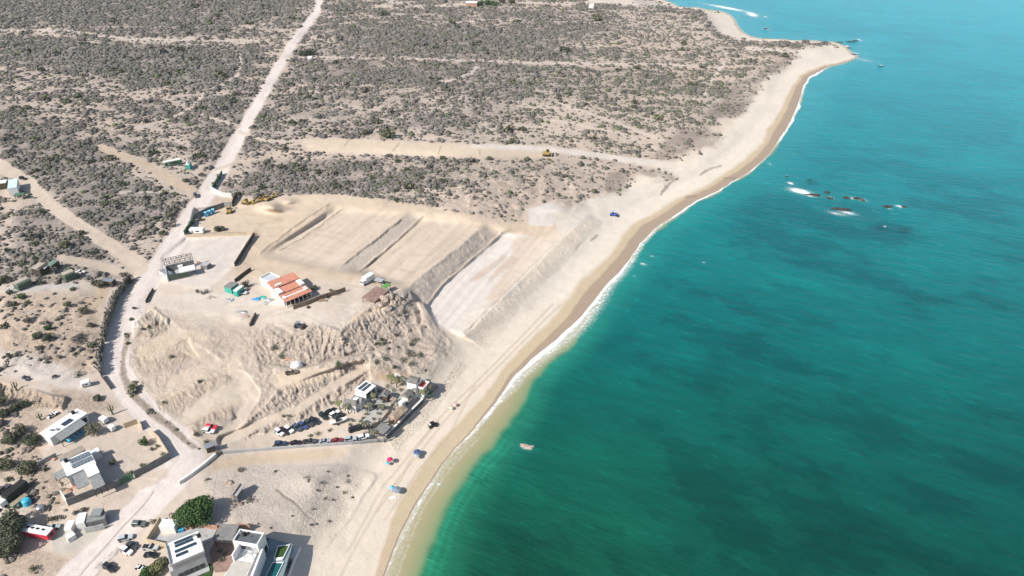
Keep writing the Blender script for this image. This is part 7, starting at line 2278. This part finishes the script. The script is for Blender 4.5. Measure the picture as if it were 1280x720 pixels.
# ================================================================== DESERT SCRUB
def shrub_template(seed):
    """lumpy low-poly crown: irregular rings and a broken top"""
    r = np.random.default_rng(seed)
    V = [(r.uniform(-.15, .15), r.uniform(-.15, .15), r.uniform(.75, 1.05))]
    n = 7
    for ring_, (rad, z) in enumerate([(.55, .72), (1.0, .25), (.85, -.12)]):
        for i in range(n):
            a = 2 * math.pi * (i + .5 * ring_) / n + r.uniform(-.25, .25)
            q = rad * r.uniform(.68, 1.25)
            V.append((math.cos(a) * q, math.sin(a) * q, z * r.uniform(.5, 1.35) if z > 0 else z))
    Fc = [(0, 1 + i, 1 + (i + 1) % n) for i in range(n)]
    for k in range(2):
        b0, b1 = 1 + k * n, 1 + (k + 1) * n
        for i in range(n):
            j = (i + 1) % n
            Fc += [(b0 + i, b1 + i, b0 + j), (b0 + j, b1 + i, b1 + j)]
    return np.array(V), np.array(Fc)


TEMPL = [shrub_template(s) for s in range(8)]
# ground area of each survey cell
ax_, ay_ = np.gradient(LX), np.gradient(LY)
cell = np.abs(ax_[1] * ay_[0] - ax_[0] * ay_[1])
vis = (PX > -120) & (PX < 1400) & (PY > -40) & (PY < 800) & (dsea < -8)
size0 = np.clip(0.60 + (330 - PY) * 0.0011, .58, .90)        # mean radius; far cover merges into bigger clumps
mean_area = math.pi * (size0 * 1.05) ** 2
lam = np.where(vis, -np.log(1 - np.clip(DENS, 0, .93)) * cell / mean_area * .80, 0)
clump = fbm(WX * .12, WY * .12, 301, 3)
lam *= np.clip(1 + 2.0 * clump, .05, 2.8)
cnt = rng.poisson(np.clip(lam, 0, 30))
jj, ii = np.nonzero(cnt)
rep = cnt[jj, ii]
jj, ii = np.repeat(jj, rep), np.repeat(ii, rep)
N = len(jj)
fx = PX[jj, ii] + (rng.random(N) - .5) * (gx[np.minimum(ii + 1, NX - 1)] - gx[ii])
fy = PY[jj, ii] + (rng.random(N) - .5) * (gy[np.minimum(jj + 1, NY - 1)] - gy[jj])
fz_ = Z[jj, ii]
bx, by, bz = unproj(fx, fy, fz_)
rad = size0[jj, ii] * rng.lognormal(-.05, .46, N)
hgt = rad * rng.uniform(.55, .95, N)
pal = np.array([(.150, .131, .114), (.128, .113, .100), (.165, .144, .124), (.120, .109, .090), (.122, .116, .086), (.175, .150, .128), (.104, .100, .076), (.142, .120, .108)])
tintI = rng.integers(0, len(pal), N)
pal = pal * np.array([.97, 1.0, 1.02])
tint = pal[tintI] * rng.uniform(.75, 1.2, (N, 1))
# greener near the dunes
gd = sstep(560, 800, fx) * sstep(10, 120, fy)
tint = tint * (1 - gd[:, None] * .25) + np.array((.095, .105, .068)) * gd[:, None] * .25
greenish = rng.random(N) < (.03 + .06 * gd)
tint[greenish] = np.array((.088, .108, .048)) * rng.uniform(.8, 1.2, (greenish.sum(), 1))
depth = by * CT - (bz - CAMZ) * ST
pxr = rad / depth * F
inframe = (fx > 4) & (fx < 1276) & (fy > 4) & (fy < 716)
order = np.argsort(-np.where(inframe, pxr, 0))
chosen = order[:285]
mask_ind = np.zeros(N, bool)
mask_ind[chosen] = True
print('shrubs', N)

# the mass of the scrub: one object
rest = np.nonzero(~mask_ind)[0]
tsel = rng.integers(0, len(TEMPL), len(rest))
rot = rng.uniform(0, 2 * math.pi, len(rest))
Vs, Fs, Ts, off = [], [], [], 0
for k, (tv, tf) in enumerate(TEMPL):
    s = rest[tsel == k]
    a = rot[tsel == k]
    ca, sa = np.cos(a)[:, None], np.sin(a)[:, None]
    stretch = rng.uniform(.75, 1.25, (len(s), 1))
    x = (tv[None, :, 0] * ca - tv[None, :, 1] * sa) * rad[s][:, None] * stretch + bx[s][:, None]
    y = (tv[None, :, 0] * sa + tv[None, :, 1] * ca) * rad[s][:, None] / stretch + by[s][:, None]
    z = tv[None, :, 2] * hgt[s][:, None] + bz[s][:, None]
    Vs.append(np.stack([x, y, z], -1).reshape(-1, 3))
    Fs.append((tf[None] + (np.arange(len(s)) * len(tv))[:, None, None] + off).reshape(-1, 3))
    Ts.append(np.repeat(tint[s], len(tv), 0) * rng.uniform(.82, 1.18, (len(s) * len(tv), 1)))
    off += len(s) * len(tv)
Vs, Fs, Ts = np.concatenate(Vs), np.concatenate(Fs), np.concatenate(Ts)
me = bpy.data.meshes.new('desert_scrub')
me.vertices.add(len(Vs))
me.vertices.foreach_set('co', Vs.astype(np.float32).ravel())
me.loops.add(Fs.size)
me.loops.foreach_set('vertex_index', Fs.astype(np.int32).ravel())
me.polygons.add(len(Fs))
me.polygons.foreach_set('loop_start', np.arange(0, Fs.size, 3, dtype=np.int32))
me.update(calc_edges=True)
a = me.attributes.new('tint', 'FLOAT_COLOR', 'POINT')
a.data.foreach_set('color', np.c_[Ts, np.ones(len(Ts))].astype(np.float32).ravel())
me.materials.append(LEAFM)
scrub = bpy.data.objects.new('desert_scrub', me)
COL.objects.link(scrub)
scrub['kind'] = 'stuff'
scrub['label'] = 'mass of grey-brown desert scrub covering the coastal plain'

# the shrubs that show largest: things of their own
KINDS = []
for k in range(10):
    cols = [G_GREY, G_OLIVE, G_GREY, G_DARK, G_OLIVE][k % 5]
    rr = random.Random(900 + k)
    lobes = [(rr.uniform(-.5, .5), rr.uniform(-.5, .5), rr.uniform(.25, .45), rr.uniform(.4, .65), rr.uniform(.4, .65), .38) for _ in range(5)]
    mb = leaf_cloud(lobes, 95, .24, cols, .35, 900 + k)
    o = mb.build('desert_shrub', LEAFM, None, loc=(0, 0, 0))
    KINDS.append((o, ['grey', 'olive', 'pale grey', 'dark', 'olive-grey'][k % 5]))
LAND = [('the frond fence', 145, 385), ('the lower lane shed', 27, 350), ('the pale cottage', 15, 230), ('the white lane car', 101, 341), ('the lone white shed', 108, 480), ('the long white house', 75, 530), ('the blue water tank', 35, 630), ('the low grey back wall', 60, 576), ('the red-sided trailer', 49, 668), ('the site entrance wall', 270, 245), ('the lane junction', 175, 332), ('the parked bus', 217, 204), ('the yellow bulldozer strip', 683, 194), ('the spoil heap', 340, 255), ('the scrub shed row', 60, 328), ('the frame corner dirt', 5, 450), ('the blue buggy', 767, 268), ('the levelled strip end', 385, 180), ('the brown canopy', 468, 364), ('the tan clearing', 490, 465), ('the dune track', 760, 200), ('the dark pair of bushes', 55, 422), ('the green canopy', 24, 243)]
ORD = ['nearest', 'second nearest', 'third nearest', 'fourth nearest', 'fifth nearest', 'sixth nearest', 'seventh nearest', 'eighth nearest', 'ninth nearest', 'tenth nearest', 'eleventh nearest', 'twelfth nearest', 'thirteenth nearest', 'fourteenth nearest', 'fifteenth nearest', 'sixteenth nearest', 'seventeenth nearest', 'eighteenth nearest', 'nineteenth nearest', 'twentieth nearest']
TENS = ['twenty', 'thirty', 'forty', 'fifty', 'sixty', 'seventy', 'eighty', 'ninety']
UNITS = ['', '-first', '-second', '-third', '-fourth', '-fifth', '-sixth', '-seventh', '-eighth', '-ninth']
def ordinal(k):
    if k < 20:
        return ORD[k]
    n_ = k + 1
    t_, u_ = divmod(n_, 10)
    w_ = TENS[min(t_ - 2, 7)]
    return (w_ + UNITS[u_] if u_ else w_[:-1] + 'ieth') + ' nearest'
cl = {}
for s in chosen:
    d = [(fx[s] - a_) ** 2 + (fy[s] - b_) ** 2 * 3 for _, a_, b_ in LAND]
    k = int(np.argmin(d))
    dx, dy = fx[s] - LAND[k][1], fy[s] - LAND[k][2]
    side = ('right of' if dx > 0 else 'left of') if abs(dx) > abs(dy) * 1.6 else ('below' if dy > 0 else 'above')
    cl.setdefault((k, side), []).append((min(d), s))
for (k, side), lst in cl.items():
    lst.sort()
    for n_, (_, s) in enumerate(lst):
        i = int(rng.integers(0, len(KINDS)))
        src, colour = KINDS[i]
        o = src.copy()
        COL.objects.link(o)
        o.location = (float(bx[s]), float(by[s]), float(bz[s]))
        o.rotation_euler = (0, 0, float(rng.uniform(0, 6.28)))
        r_ = float(rad[s])
        o.scale = (r_, r_ * float(rng.uniform(.8, 1.2)), float(hgt[s]) * 1.25)
        tag(o, '%s desert shrub, %s one %s %s' % (colour, ordinal(n_), side, LAND[k][0]), 'shrub', 'desert shrubs of the coastal scrub')
for o, _ in KINDS:
    bpy.data.objects.remove(o)

for o in bpy.data.objects:
    if '_loc' in o:
        del o['_loc']
